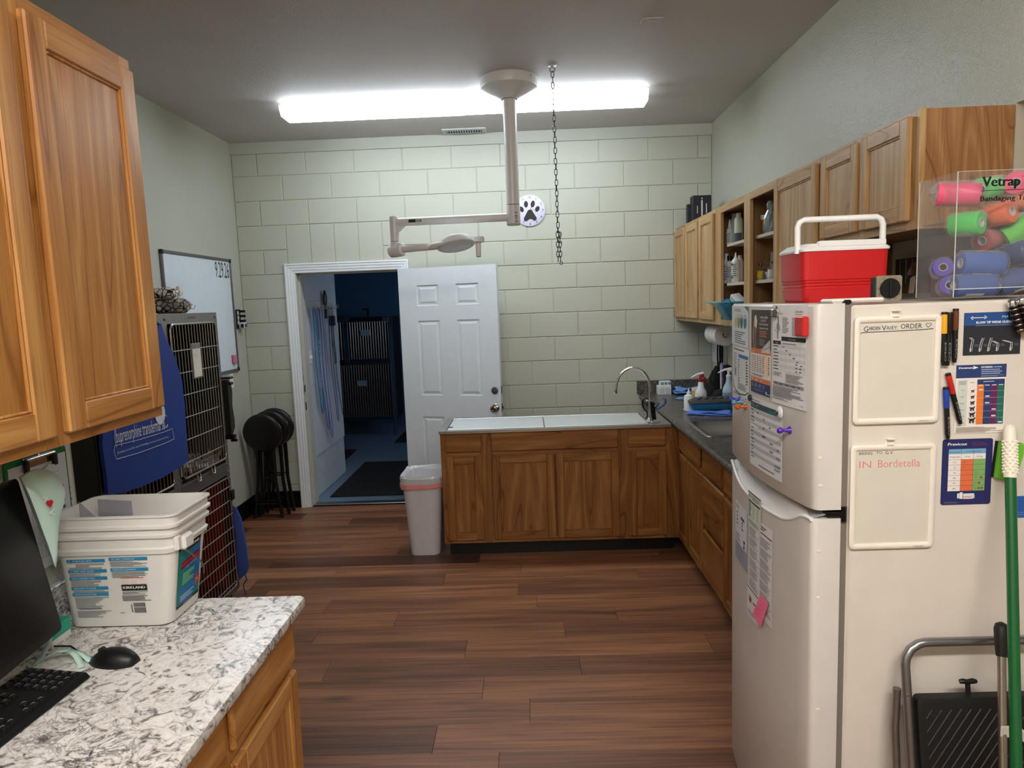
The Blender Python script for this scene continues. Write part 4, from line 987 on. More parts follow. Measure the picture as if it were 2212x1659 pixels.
# magnets
def mag(name, label, u, v, builder, group='magnets on the refrigerator', off=0.0):
    p = fpt(u, v, off); r_ = thing(name, label, 'magnet', p, 0, group); builder(r_, p); return r_
AXm = Matrix.Rotation(-pi/2, 3, 'Y')       # local z -> -x (out of the door)
def clipmag(r_, p):
    MB().lathe([(0.017, 0), (0.017, 0.004), (0.012, 0.006), (0.009, 0.005), (0.003, 0.008)], p, 20, AXm).build('disc', M_CHROME, r_, smooth=40)
    MB().box(p.x-0.012, p.x-0.004, p.y-0.012, p.y+0.012, p.z-0.014, p.z+0.008, 0.003).build('jaw', M((150, 150, 152), 0.25, 1.0), r_)
mag('clip_magnet', 'round chrome clip magnet holding the grey dog chart', 1560+605/5.183, 640+175/5.183, clipmag, off=0.0035)
mag('clip_magnet', 'round clear clip magnet holding the striped dosing table', 1560+652/5.183, 640+1300/5.183, lambda r_, p: (MB().lathe([(0.018, 0), (0.018, 0.003), (0.014, 0.007), (0.004, 0.009)], p, 20, AXm).build('disc', M((226, 228, 232), 0.2), r_, smooth=40), MB().lathe([(0.008, 0.009), (0.004, 0.012)], p, 14, AXm).build('knob', M_CHROME, r_, smooth=40)), off=0.0025)
mag('block_magnet', 'red rectangular block magnet on the grey dog chart', 1560+925/5.183, 640+335/5.183, lambda r_, p: (MB().box(p.x-0.016, p.x, p.y-0.027, p.y+0.027, p.z-0.025, p.z+0.025, 0.003).build('block', M((200, 38, 36), 0.4, name='red_plastic'), r_), MB().box(p.x-0.0168, p.x-0.016, p.y-0.02, p.y+0.02, p.z-0.018, p.z+0.018).build('face', M((208, 44, 40), 0.35), r_)), off=0.0032)
mag('disc_magnet', 'small black disc magnet above the striped dosing table', 1560+320/5.183, 640+1135/5.183, lambda r_, p: (MB().lathe([(0.010, 0), (0.010, 0.006), (0.007, 0.008), (0.002, 0.008)], p, 16, AXm).build('disc', M((50, 52, 54), 0.4), r_, smooth=40), MB().lathe([(0.004, 0.008), (0.002, 0.009)], p, 10, AXm).build('dimple', M((80, 82, 84), 0.4), r_)), off=0.0025)
def pin(c):
    m_ = M(c, 0.15, name='translucent_pin', coat=0.5)
    def f(r_, p):
        MB().lathe([(0.011, 0), (0.0105, 0.003), (0.005, 0.009), (0.0045, 0.018)], p, 16, AXm).build('base', m_, r_, smooth=50)
        MB().lathe([(0.0045, 0.018), (0.0085, 0.024), (0.009, 0.029), (0.006, 0.034), (0.001, 0.035)], p, 16, AXm).build('tip', m_, r_, smooth=50)
    return f
mag('pin_magnet', 'purple push pin magnet beside the striped dosing table', 1560+760/5.183, 640+1500/5.183, pin((84, 36, 168)))
mag('pin_magnet', 'blue push pin magnet below the dosing sheet', 1560+200/5.183, 640+1152/5.183, pin((44, 48, 170)))
mag('pin_magnet', 'teal push pin magnet between the blue and orange pins', 1560+228/5.183, 640+1185/5.183, pin((90, 140, 160)))
mag('pin_magnet', 'orange push pin magnet below the dosing sheet', 1560+268/5.183, 640+1235/5.183, pin((206, 92, 20)))
# ---------- things on the near side
def spt(u, v, off=0.0): return onY(u, v, FN-off)
S1 = (1800, 640, 5.1845); S2 = (1800, 900, 5.1845)
def sp(c, x, y, off=0.0): return spt(c[0]+x/c[2], c[1]+y/c[2], off)
def smap(x0, z0, off=0.0, tilt=0.0): return lambda s, t, d=0.0: Vector((x0+s-tilt*t, FN-off-d, z0+t+tilt*s))
def memo(label, c, TL, TR, BL, BR, writing, clipxy):
    P = [sp(c, *q) for q in (TL, TR, BL, BR)]
    x0, x1 = (P[0].x+P[2].x)/2, (P[1].x+P[3].x)/2; z1, z0 = (P[0].z+P[1].z)/2, (P[2].z+P[3].z)/2
    w_, h_ = x1-x0, z1-z0
    r_ = thing('dry_erase_board', label, 'whiteboard', ((x0+x1)/2, FN, z0), 0, 'small framed boards on the refrigerator side')
    f = smap(x0, z0)
    mb = MB(); fwid = 0.0145
    def lp(i, d, rr): return [f(a, b, d) for a, b in mb.rrect(i, w_-i, i, h_-i, rr, 5)]
    mb.rings([lp(0, 0.001, 0.012), lp(0, 0.008, 0.012), lp(0.003, 0.0105, 0.011), lp(fwid-0.004, 0.0105, 0.004), lp(fwid, 0.007, 0.0025), lp(fwid, 0.002, 0.0025)], True, True, True)
    mb.build('frame', M((238, 230, 220), 0.4, name='off_white_frame'), r_, smooth=40)
    MB().prism(mb.rrect(fwid-0.001, w_-fwid+0.001, fwid-0.001, h_-fwid+0.001, 0.002, 2), f, 0.0025, 0.0045).build('writing_surface', M((218, 212, 200), 0.28, name='cream_dry_erase'), r_)
    wr = MB(); writing(wr, f, w_, h_, fwid); wr.build('handwriting', None, r_)
    bl = MB().use(M((120, 114, 104), 0.6)); put_text(bl, 'U BRANDS', f, w_-0.052, 0.0035, 0.0042, width=0.026, d=0.0107); bl.build('maker_name', None, r_)
    cp = sp(c, *clipxy)
    cb = MB()
    cb.box(cp.x-0.012, cp.x+0.008, FN-0.004, FN, cp.z-0.010, cp.z+0.007, 0.001).box(cp.x-0.010, cp.x+0.010, FN-0.014, FN-0.004, cp.z+0.004, cp.z+0.007, 0.001).box(cp.x-0.010, cp.x+0.006, FN-0.014, FN-0.011, cp.z-0.010, cp.z-0.002, 0.001)
    cb.build('hanging_clip', M((240, 234, 224), 0.4), r_)
    return r_
def stroke(mb, f, pts, w_=0.0011, d=0.0046): mb.tube([f(a, b, d) for a, b in pts], w_*0.6, 5)
def wr1(mb, f, w_, h_, fw):
    mb.use(M((24, 20, 24), 0.5))
    y = h_-fw-0.021
    put_text(mb, 'G', f, fw+0.009, y-0.001, 0.013, d=0.0047, width=0.011); put_text(mb, 'ARDEN', f, fw+0.021, y+0.002, 0.009, d=0.0047, width=0.028, bold=0.02)
    put_text(mb, 'V', f, fw+0.053, y, 0.013, d=0.0047); put_text(mb, 'AllEY:', f, fw+0.064, y+0.002, 0.009, d=0.0047, width=0.028)
    put_text(mb, 'ORDER', f, fw+0.099, y+0.003, 0.012, d=0.0047, width=0.052)
    hx, hy = fw+0.160, y+0.004
    stroke(mb, f, [(hx+0.006, hy), (hx, hy+0.007), (hx+0.001, hy+0.011), (hx+0.004, hy+0.011), (hx+0.006, hy+0.008), (hx+0.009, hy+0.011), (hx+0.013, hy+0.010), (hx+0.013, hy+0.006), (hx+0.006, hy)])
    stroke(mb, f, [(fw+0.001, y-0.006), (fw+0.006, y-0.003), (w_*0.5, y-0.002), (w_*0.75, y-0.001), (w_-fw-0.004, y+0.0005)], 0.0016)
def wr2(mb, f, w_, h_, fw):
    mb.use(M((24, 20, 24), 0.5)); y = h_-fw-0.011
    put_text(mb, 'BRING', f, fw+0.007, y, 0.007, d=0.0047, width=0.033); put_text(mb, 'TO', f, fw+0.050, y+0.001, 0.007, d=0.0047, width=0.015); put_text(mb, 'G.V.', f, fw+0.072, y, 0.008, d=0.0047, width=0.022)
    mb.use(M((226, 140, 140), 0.6)); put_text(mb, 'IN', f, fw+0.008, y-0.034, 0.018, d=0.0047, width=0.03); put_text(mb, 'Bordetella', f, fw+0.055, y-0.034, 0.020, d=0.0047, width=0.105)
memo('white framed memo board headed Garden Valley order', S1, (215, 235), (1183, 200), (212, 1440), (1170, 1400), wr1, (685, 185))
memo('white framed memo board with pink handwriting below the other board', S2, (195, 305), (1145, 300), (150, 1470), (1090, 1462), wr2, (625, 268))
# dry erase markers
def marker(label, p0, p1, capc):
    a = Vector((p0.x, FN-0.009, p0.z)); b = Vector((p1.x, FN-0.009, p1.z)); d = (b-a); L = d.length; ax = d.to_track_quat('Z', 'Y').to_matrix()
    r_ = thing('marker', label, 'marker', b, 0, 'markers stuck to the refrigerator side')
    MB().lathe([(0.0060, 0.0), (0.0066, 0.002), (0.0066, 0.008)], a, 14, ax).build('cap_end', M_BLACK, r_, smooth=40)
    MB().lathe([(0.0066, 0.006), (0.0068, 0.010), (0.0068, 0.052), (0.0064, 0.053)], a, 14, ax).build('cap', M(capc, 0.35), r_, smooth=40)
    MB().lathe([(0.0062, 0.052), (0.0062, L-0.012), (0.0050, L-0.006), (0.0044, L)], a, 14, ax).build('barrel', M((22, 22, 24), 0.35), r_, smooth=40)
    pr = MB().use(M((150, 150, 150), 0.5)); ex = d.normalized(); ey = ex.cross(Vector((0, -1, 0)))
    put_text(pr, 'EXPO', lambda s, t, dd=0.0: a + ex*s + ey*t + Vector((0, -0.0064-dd, 0)), 0.075, -0.002, 0.004, width=L*0.35)
    pr.build('lettering', None, r_)
marker('black marker with a yellow cap beside the order board', sp(S1, 1219, 175), sp(S1, 1212, 770), (240, 176, 40))
marker('all black marker beside the yellow-capped one', sp(S1, 1280, 178), sp(S1, 1252, 772), (24, 24, 26))
marker('black marker with a brown cap next to the blue wear guide', sp(S1, 1348, 137), sp(S1, 1330, 738), (104, 60, 36))
marker('slanting black marker with a red cap', sp(S1, 1258, 858), sp(S1, 1398, 1420), (196, 44, 38))
marker('black marker with a blue cap above the navy chart', sp(S1, 1236, 1012), sp(S1, 1257, 1590), (38, 70, 170))
# printed cards on the side
def scard(c, TL, TR, BL, BR, label, base, items, rnd=0.0, off=0.0006, cat='card', name='printed_card'):
    P = [sp(c, *q) for q in (TL, TR, BL, BR)]
    x0, x1 = (P[0].x+P[2].x)/2, (P[1].x+P[3].x)/2; z1, z0 = (P[0].z+P[1].z)/2, (P[2].z+P[3].z)/2
    return card(name, label, cat, smap(x0, z0, off), x1-x0, z1-z0, base, items, 'printed cards on the refrigerator side', rnd=rnd, nseg=1, thick=0.0012)
NV, OR, PU, TE = (40, 60, 112), (232, 122, 48), (100, 36, 88), (34, 104, 96)
tips = []
for k, (x, top, hook) in enumerate(((0.13, 0.42, -0.03), (0.29, 0.40, 0.04), (0.44, 0.40, 0.03), (0.59, 0.32, -0.09), (0.83, 0.33, -0.15))):
    for o_, cc in ((0.0, (206, 206, 206)), (0.03, (170, 170, 172))):
        tips.append(('c', [(x+o_-0.01, 0.10), (x+o_, 0.24), (x+o_+(0.02 if k < 3 else 0.0), top-0.06), (x+o_+hook, top)], 0.012, cc))
    tips.append(('r', x-0.02, 0.08, 0.028, 0.09, (190, 190, 190))); tips.append(('g', x+0.06, 0.2, 0.08, 0.06, 2, (110, 112, 118)))
scard(S1, (1467, 187), (2120, 165), (1447, 660), (2070, 645), 'blue and black tip wear guide card below the chrome handles', (40, 42, 50),
      [('r', 0, 0.70, 1, 0.30, (38, 78, 140)), ('c', [(0.15, 0.91), (0.11, 0.88), (0.15, 0.84)], 0.014, (230, 234, 240)), ('c', [(0.35, 0.92), (0.39, 0.885), (0.35, 0.85)], 0.014, (230, 234, 240)), ('r', 0.14, 0.87, 0.22, 0.018, (226, 230, 238)), ('t', 'MAI', 0.66, 0.86, 0.055, (230, 234, 240), {'width': 0.13}), ('r', 0.78, 0.86, 0.1, 0.008, (200, 210, 224)),
       ('t', 'KLAW TIP WEAR GUIDE', 0.21, 0.74, 0.055, (240, 242, 246), {'width': 0.62, 'bold': 0.05}), ('r', 0.20, 0.685, 0.63, 0.012, (130, 134, 146))] + tips)
dogs = []
for k in range(6):
    y = 0.615 - 0.086*k; s_ = 0.55 + 0.11*k; x = 0.345
    dogs += [('p', [(x-0.045*s_, y), (x-0.05*s_, y+0.028*s_), (x+0.03*s_, y+0.030*s_), (x+0.045*s_, y+0.045*s_), (x+0.065*s_, y+0.040*s_), (x+0.06*s_, y+0.028*s_), (x+0.035*s_, y+0.010*s_), (x+0.03*s_, y)], (30, 34, 56)),
             ('r', x-0.048*s_, y-0.030*s_, 0.016*s_, 0.035*s_, (30, 34, 56)), ('r', x-0.028*s_, y-0.030*s_, 0.014*s_, 0.035*s_, (30, 34, 56)), ('r', x+0.010*s_, y-0.030*s_, 0.014*s_, 0.035*s_, (30, 34, 56)), ('r', x+0.026*s_, y-0.030*s_, 0.014*s_, 0.035*s_, (30, 34, 56)), ('c', [(x-0.048*s_, y+0.025*s_), (x-0.07*s_, y+0.035*s_)], 0.012*s_, (30, 34, 56))]
scard(S1, (1378, 765), (1943, 760), (1340, 1528), (1893, 1532), 'dosing card with orange blue purple and green columns and dog silhouettes', (238, 230, 222),
      [('r', 0, 0.81, 1, 0.19, NV), ('t', 'Deramaxx', 0.05, 0.945, 0.028, (244, 246, 250), {'width': 0.30, 'shear': 0.15, 'bold': 0.06}), ('p', [(0.33, 0.985), (0.44, 0.957), (0.33, 0.932), (0.36, 0.957)], (244, 246, 250)), ('t', 'DOSING', 0.50, 0.948, 0.026, (244, 246, 250), {'width': 0.22, 'bold': 0.06}), ('g', 0.74, 0.945, 0.2, 0.03, 1, (170, 180, 206)), ('g', 0.50, 0.855, 0.46, 0.085, 3, (170, 180, 206)), ('g', 0.50, 0.822, 0.46, 0.024, 2, (150, 160, 190)),
       ('r', 0.045, 0.115, 0.19, 0.67, (206, 214, 208)), ('g', 0.06, 0.71, 0.16, 0.06, 4, TX), ('g', 0.29, 0.735, 0.1, 0.015, 1, TX), ('r', 0.43, 0.71, 0.545, 0.075, NV), ('g', 0.55, 0.742, 0.32, 0.02, 1, (220, 224, 234))] +
      [('r', 0.43+0.136*k, 0.13, 0.136, 0.58, c) for k, c in enumerate((OR, NV, PU, TE))] + [('r', 0.45+0.136*k, 0.694, 0.09, 0.011, (236, 232, 230)) for k in range(4)] + [('r', 0.43, 0.13+0.0967*k-0.001, 0.545, 0.003, (200, 190, 200)) for k in range(1, 6)] +
      [('t', s_, 0.14, 0.625-0.0955*k, 0.017, (60, 62, 70), {'align': 'c'}) for k, s_ in enumerate(('7-13', '14-27', '28-44', '45-62', '63-103', '104-220'))] + dogs +
      [('r', 0.455+0.136*c, 0.625-0.0955*r_+0.0, 0.085, 0.02, (226, 220, 226)) for c, r_ in ((0, 0), (1, 1), (1, 2), (2, 3), (2, 4), (3, 5))] + [('g', 0.03, 0.015, 0.94, 0.085, 6, (176, 168, 160))], rnd=0.005)
scard(S2, (1217, 257), (1780, 238), (1203, 988), (1757, 972), 'navy dosing card with an orange and green table', (36, 40, 96),
      [('t', 'Previcox', 0.10, 0.905, 0.042, (244, 246, 250), {'width': 0.38, 'shear': 0.15, 'bold': 0.04}), ('t', 'Easy Dosing,', 0.58, 0.93, 0.022, (150, 60, 90), {'width': 0.27, 'shear': 0.2}), ('t', 'Great Results', 0.60, 0.90, 0.022, (150, 60, 90), {'width': 0.30, 'shear': 0.2}),
       ('r', 0.125, 0.21, 0.74, 0.64, (236, 230, 226)), ('r', 0.125, 0.775, 0.74, 0.075, (120, 170, 206)), ('t', 'Previcox', 0.145, 0.795, 0.02, (30, 30, 60), {'width': 0.2}), ('t', '# of tablets/dose', 0.48, 0.80, 0.02, (40, 50, 90), {'width': 0.3}), ('t', 'Weight (lbs)', 0.14, 0.722, 0.022, (40, 36, 40), {'width': 0.21}), ('t', '57mg', 0.45, 0.722, 0.02, (40, 36, 40), {'width': 0.1}), ('t', '227mg', 0.68, 0.722, 0.02, (40, 36, 40), {'width': 0.12}),
       ('r', 0.375, 0.21, 0.245, 0.48, (222, 112, 70)), ('r', 0.62, 0.21, 0.245, 0.48, (128, 172, 104))] + [('r', 0.125, 0.21+0.08*k, 0.74, 0.003, (60, 50, 50)) for k in range(1, 7)] + [('r', x, 0.21, 0.004, 0.64, (60, 50, 50)) for x in (0.372, 0.618)] +
      [('t', s_, 0.25, 0.24+0.08*(5-k), 0.02, (50, 44, 44), {'align': 'c'}) for k, s_ in enumerate(('12.5', '25', '50', '100', '150', '200'))] +
      [('t', s_, x, 0.24+0.08*(5-k), 0.02, (70, 40, 30)) for s_, x, k in (('0.5', 0.42, 0), ('1.0', 0.42, 1), ('0.5', 0.66, 2), ('1.0', 0.66, 3), ('1.5', 0.66, 4), ('2.0', 0.66, 5))] + [('o', x, 0.25+0.08*(5-k), 0.024, 0.016, (140, 70, 40)) for x, k in ((0.79, 3), (0.75, 4), (0.75, 5), (0.81, 5))] +
      [('r', 0.32, 0.10, 0.045, 0.075, (224, 226, 230)), ('r', 0.37, 0.09, 0.06, 0.10, (236, 238, 240)), ('r', 0.44, 0.085, 0.2, 0.035, (226, 190, 190)), ('r', 0.44, 0.125, 0.22, 0.045, (226, 228, 232)), ('r', 0.60, 0.095, 0.07, 0.05, (210, 214, 220)), ('g', 0.05, 0.02, 0.32, 0.03, 3, (120, 124, 160))], rnd=0.006)
# green eraser
P = [sp(S2, *q) for q in ((1830, 272), (2118, 300), (1990, 715), (1775, 672))]
mb = MB(); cen = sum(P, Vector())/4
mb.rings([[Vector((p.x, FN-d, p.z)) + (cen-p)*k for p in P] for d, k in ((0.0005, 0), (0.014, 0), (0.016, 0.03))])
er = mb.build('eraser', M((112, 190, 56), 0.6, name='green_foam'), None, origin=(cen.x, FN, cen.z)); tag(er, 'green trapezoid eraser stuck to the fridge beside the navy chart', 'eraser')
mb = MB(); mb.rings([[Vector((p.x-0.004, FN-d, p.z+0.001)) for p in P] for d in (0.0002, 0.006)]); mb.build('felt', M((20, 20, 24), 0.9), er)
mb = MB().use(M((40, 70, 30), 0.6)); put_text(mb, 'EXPO', lambda s, t, d=0.0: Vector((cen.x-0.006-t, FN-0.0163-d, cen.z-0.03+s)), 0, 0, 0.008, width=0.035); mb.build('lettering', None, er)
p0 = sp(S2, 2050, 890); p1 = sp(S2, 2150, 1128)
card('printed_card', 'plain blue card half hidden behind the green pole', 'card', smap(p0.x-0.005, p1.z), 0.07, p0.z-p1.z, (40, 92, 170), [('g', 0.1, 0.1, 0.8, 0.2, 2, (90, 130, 190))], 'printed cards on the refrigerator side', thick=0.0012, nseg=1)
# chrome ribbed handles hanging at the top right
for k, (a, b) in enumerate((((2005, 75), (2105, 410)), ((2090, 45), (2200, 400)))):
    pa, pb = sp(S1, *a, 0.02), sp(S1, *b, 0.02); d = pb-pa; ax = d.to_track_quat('Z', 'Y').to_matrix(); L = d.length
    r_ = thing('magnetic_handle', ('chrome capped handle with dark rings over the wear guide corner', 'second chrome capped handle behind the ringed one')[k], 'handle', pb, 0, 'chrome handles on the refrigerator side')
    yo = Vector((0, -0.006*k, 0))
    MB().lathe([(0.002, -0.011), (0.008, -0.008), (0.0105, -0.001), (0.0105, 0.008)], pa+yo, 18, ax).build('cap', M_CHROME, r_, smooth=50)
    MB().lathe([(0.0100, 0.006), (0.0100, L*0.9)], pa+yo, 18, ax).build('grip', M((34, 30, 30), 0.35, 0.6, 'gunmetal'), r_, smooth=40)
    for j in range(5):
        z_ = 0.014+j*L*0.17
        MB().lathe([(0.0104, z_), (0.0110, z_+0.001), (0.0110, z_+0.003), (0.0104, z_+0.004)], pa+yo, 18, ax).build('ring', M((150, 140, 130), 0.25, 1.0), r_, smooth=40)
    MB().lathe([(0.0102, L*0.9), (0.0102, L*0.97), (0.007, L)], pa+yo, 18, ax).build('tip', M((140, 110, 90), 0.25, 1.0), r_, smooth=40)
    MB().box(pa.x+d.x*0.45-0.007, pa.x+d.x*0.45+0.007, FN-0.012, FN-0.0002, pa.z+d.z*0.45-0.007, pa.z+d.z*0.45+0.007).build('magnet', M_BLACK, r_)
# ================================================================== on top of the refrigerator
# cooler
YC = -3.86
ca = onY(1733, 650, YC); cb_ = onY(1921, 645, YC)
x0, x1 = ca.x, cb_.x; dep = 0.185
cl = thing('cooler', 'red picnic cooler with white lid and raised handle on the refrigerator', 'cooler', ((x0+x1)/2, YC+dep/2, FT))
zt_ = onY(1830, 540, YC).z
mb = MB()
def cr(i, z): return [Vector((a, b, z)) for a, b in mb.rrect(x0+i, x1-i, YC+i, YC+dep-i, 0.018, 4)]
zb_ = FT+0.004
mb.rings([cr(0.012, FT), cr(0.007, zb_+0.01), cr(0.005, zb_+0.03), cr(0.004, zb_+0.034), cr(0.0065, zb_+0.036), cr(0.0065, zb_+0.041), cr(0.004, zb_+0.043), cr(0.006, zb_+0.045), cr(0.006, zb_+0.050), cr(0.003, zb_+0.052), cr(0.0055, zb_+0.054), cr(0.0055, zb_+0.058), cr(0.002, zb_+0.060), cr(0.0, zt_)])
mb.build('tub', M((196, 32, 34), 0.35, name='red_cooler_plastic'), cl, smooth=35)
lid = MB(); lid.rings([cr(-0.003, zt_), cr(-0.004, zt_+0.006), cr(0.002, zt_+0.012), cr(0.010, zt_+0.018), cr(0.014, zt_+0.022)])
lo = lid.build('lid', M((236, 236, 236), 0.35, name='white_cooler_plastic'), cl, smooth=35)
MB().box(x0+0.045, x1-0.012, YC-0.002, YC+0.02, zt_+0.010, zt_+0.028, 0.003).build('lid_rim', M((236, 236, 236), 0.35), lo)
hz = onY(1810, 470, YC).z
hx0, hx1 = x0-0.012+0.02, x1-0.004
MB().tube([(hx0-0.012, YC+0.03, zt_-0.004), (hx0-0.012, YC+0.03, hz-0.02), (hx0-0.007, YC+0.03, hz-0.007), (hx0+0.006, YC+0.03, hz), (hx1-0.022, YC+0.03, hz+0.001), (hx1-0.009, YC+0.03, hz-0.006), (hx1-0.004, YC+0.03, hz-0.02), (hx1-0.004, YC+0.03, zt_+0.012)], 0.0085, 8).build('carry_handle', M((240, 240, 240), 0.35), cl, smooth=50)
# kitchen timer
TY = -4.055
pa = onY(1893, 650, TY); pb = onY(1947.5, 648, TY); tz = onY(1920, 595, TY).z
tm = thing('kitchen_timer', 'square steel kitchen timer with large black dial on the refrigerator', 'timer', ((pa.x+pb.x)/2, TY+0.012, FT))
w_ = pb.x-pa.x; hh = tz-FT-0.001
f = plane((pa.x, TY, FT+0.001), (1, 0, 0), (0, 0, 1), (0, -1, 0))
mb = MB(); mb.prism(mb.rrect(0, w_, 0, hh, 0.006, 4), f, -0.006, 0.0); mb.build('face_plate', brushed('timer_steel', (206, 198, 176), 0.4, 'x'), tm, smooth=30)
mb = MB(); mb.prism(mb.rrect(-0.002, w_-0.002, 0, hh-0.002, 0.006, 4), f, -0.028, -0.006); mb.build('case', M((40, 44, 48), 0.5), tm, smooth=30)
tc = f(w_/2+0.001, hh*0.49, 0); axy = Matrix.Rotation(pi/2, 3, 'X')
MB().lathe([(0.0255, 0), (0.0255, 0.004), (0.024, 0.006), (0.003, 0.006)], tc, 36, axy).build('dial', M_BLACK, tm, smooth=35)
MB().box(tc.x-0.004, tc.x+0.004, TY-0.011, TY-0.005, tc.z-0.022, tc.z+0.023, 0.002).build('dial_grip', M((24, 25, 26), 0.35), tm)
nm = MB().use(M((60, 54, 46), 0.6))
for k in range(60):
    a = radians(90-6*k); r0 = 0.0268; r1 = 0.0285
    if k % 5: nm.add([tc+Vector((r0*cos(a)-0.0002*sin(a), -0.0003, r0*sin(a)+0.0002*cos(a))), tc+Vector((r0*cos(a)+0.0002*sin(a), -0.0003, r0*sin(a)-0.0002*cos(a))), tc+Vector((r1*cos(a), -0.0003, r1*sin(a)))], [(0, 1, 2)])
    else: put_text(nm, str(k), lambda s, t, d=0.0: tc+Vector((s, -0.0003-d, t)), 0.0290*cos(a), 0.0290*sin(a)-0.0018, 0.0036, align='c', d=0.0)
nm.build('minute_marks', None, tm)
# acrylic bandage dispenser
AY0, AY1 = -4.05, -3.885
ax0 = onY(2059, 640, AY0).x; ax1 = ax0+0.31; az0 = FT+0.004; az1 = onY(2076, 370, AY0).z
ab = thing('acrylic_dispenser', 'clear acrylic bandage dispenser box with black lettering', 'display box', ((ax0+ax1)/2, (AY0+AY1)/2, FT), 0)
th_ = 0.004
def pane(name, x0, x1, y0, y1, z0, z1): return B(name, M_CLEAR, ab, x0, x1, y0, y1, z0, z1)
fp = pane('front_panel', ax0, ax1, AY0, AY0+th_, az0+0.02, az1)
MB().prism([(AY0+th_, az0), (AY1, az0), (AY1, az1+0.004), (AY1-0.02, az1+0.002), (AY0+th_, az1)], lambda a, b, d: Vector((ax0+d, a, b)), 0, th_).build('side_panel', M_CLEAR, ab)
MB().prism([(AY0+th_, az0), (AY1, az0), (AY1, az1), (AY0+th_, az1)], lambda a, b, d: Vector((ax1-d, a, b)), 0, th_).build('side_panel', M_CLEAR, ab)
pane('back_panel', ax0, ax1, AY1, AY1+th_, az0, az1+0.004); pane('base_panel', ax0, ax1, AY0, AY1, FT, az0)
pane('shelf_panel', ax0+th_, ax1-th_, AY0+0.07, AY1, az0+0.195, az0+0.198)
M_EDGE = M((226, 230, 230), 0.15, name='bright_acrylic_edge', alpha=0.75)
MB().box(ax0-0.0006, ax0+0.0012, AY0-0.0006, AY0+0.0016, az0, az1).box(ax0-0.0006, ax0+0.0012, AY1+0.002, AY1+0.0045, az0, az1).box(ax0, ax1, AY0-0.0006, AY0+0.001, az0+0.019, az0+0.021).box(ax0, ax1, AY0-0.0004, AY0+0.0012, az1-0.001, az1).build('polished_edge', M_EDGE, ab)
MB().box(ax0+0.012, ax0+0.05, AY1-0.02, AY1-0.004, az1-0.035, az1-0.012, 0.003).build('price_clip', M_FILM, ab)
ff_ = plane((ax0, AY0-0.0006, az0), (1, 0, 0), (0, 0, 1), (0, -1, 0))
tx = MB().use(M((18, 16, 18), 0.5))
p = onY(2122, 398, AY0); q = onY(2203, 398, AY0); put_text(tx, 'Vetrap', ff_, p.x-ax0, p.z-az0-0.006, 0.024, width=q.x-p.x, bold=0.05)
p2 = onY(2117, 434, AY0); put_text(tx, 'Bandaging Tape', ff_, p2.x-ax0, p2.z-az0-0.001, 0.0125, width=0.135, bold=0.04)
put_text(tx, 'TM', ff_, onY(2206, 383, AY0).x-ax0, onY(2206, 383, AY0).z-az0, 0.004)
tx.add([ff_(onY(2117, 413, AY0).x-ax0, onY(2117, 413, AY0).z-az0, 0.0005), ff_(0.295, onY(2117, 413, AY0).z-az0, 0.0005), ff_(0.295, onY(2117, 413, AY0).z-az0+0.0014, 0.0005), ff_(onY(2117, 413, AY0).x-ax0, onY(2117, 413, AY0).z-az0+0.0014, 0.0005)], [(0, 1, 2, 3)])
# serifs for the wordmark
for (s_, b_) in ((0.0, 0.024), (0.012, 0.024)): tx.add([ff_(p.x-ax0-0.002+s_, p.z-az0-0.006+b_-0.0015, 0.0006), ff_(p.x-ax0+0.009+s_, p.z-az0-0.006+b_-0.0015, 0.0006), ff_(p.x-ax0+0.009+s_, p.z-az0-0.006+b_, 0.0006), ff_(p.x-ax0-0.002+s_, p.z-az0-0.006+b_, 0.0006)], [(0, 1, 2, 3)])
tx.build('lettering', None, fp)
# rolls of cohesive bandage in the box, each in a clear wrapper
def roll(label, u, v, yy, colr, dirv, r=0.030, L=0.095, core=(200, 196, 192), wrap=True, lab=True):
    c = onY(u, v, yy); d = Vector(dirv).normalized(); axm = d.to_track_quat('Z', 'Y').to_matrix()
    t_ = thing('bandage_roll', label, 'bandage roll', c, 0, 'bandage rolls in the acrylic box')
    mm = M(colr, 0.8, name='cohesive_bandage')
    ri = r*0.42
    MB().lathe([(ri, -L/2), (r*0.94, -L/2), (r, -L/2+0.003), (r, L/2-0.003), (r*0.94, L/2), (ri, L/2)], c, 26, axm, caps=False).build('bandage', mm, t_, smooth=40)
    MB().lathe([(ri*0.84, -L/2-0.001), (ri, -L/2-0.001), (ri, L/2+0.001), (ri*0.84, L/2+0.001), (ri*0.84, -L/2-0.001)], c, 22, axm, caps=False).build('core', M(core, 0.7), t_, smooth=40)
    if lab:
        lb = MB().use(M((206, 202, 196), 0.5)); rr = r+0.0006
        def lf(s, tt, dd=0.0):
            a = -pi/2 + tt/rr; return c + axm @ Vector(((rr+dd)*cos(a), (rr+dd)*sin(a), s))
        for k in range(6):
            t0, t1 = -0.02+0.0067*k, -0.02+0.0067*(k+1); lb.add([lf(-L*0.25, t0), lf(L*0.2, t0), lf(L*0.2, t1), lf(-L*0.25, t1)], [(0, 1, 2, 3)])
        lb.build('label', None, t_)
    if wrap:
        rn_ = random.Random(int(u*3+v)); wp = MB(); n = 18; LL = []
        for i, (s_, k_) in enumerate(((-L/2-0.016, 0.35), (-L/2-0.006, 0.9), (-L/2, 1.08), (0, 1.10), (L/2, 1.08), (L/2+0.006, 0.9), (L/2+0.016, 0.4))):
            LL.append([c + axm @ Vector((r*k_*rn_.uniform(0.98, 1.07)*cos(2*pi*j/n), r*k_*rn_.uniform(0.98, 1.07)*sin(2*pi*j/n), s_)) for j in range(n)])
        wp.rings(LL, True, False, False); wp.build('wrapper', M_FILM, t_)
    return t_
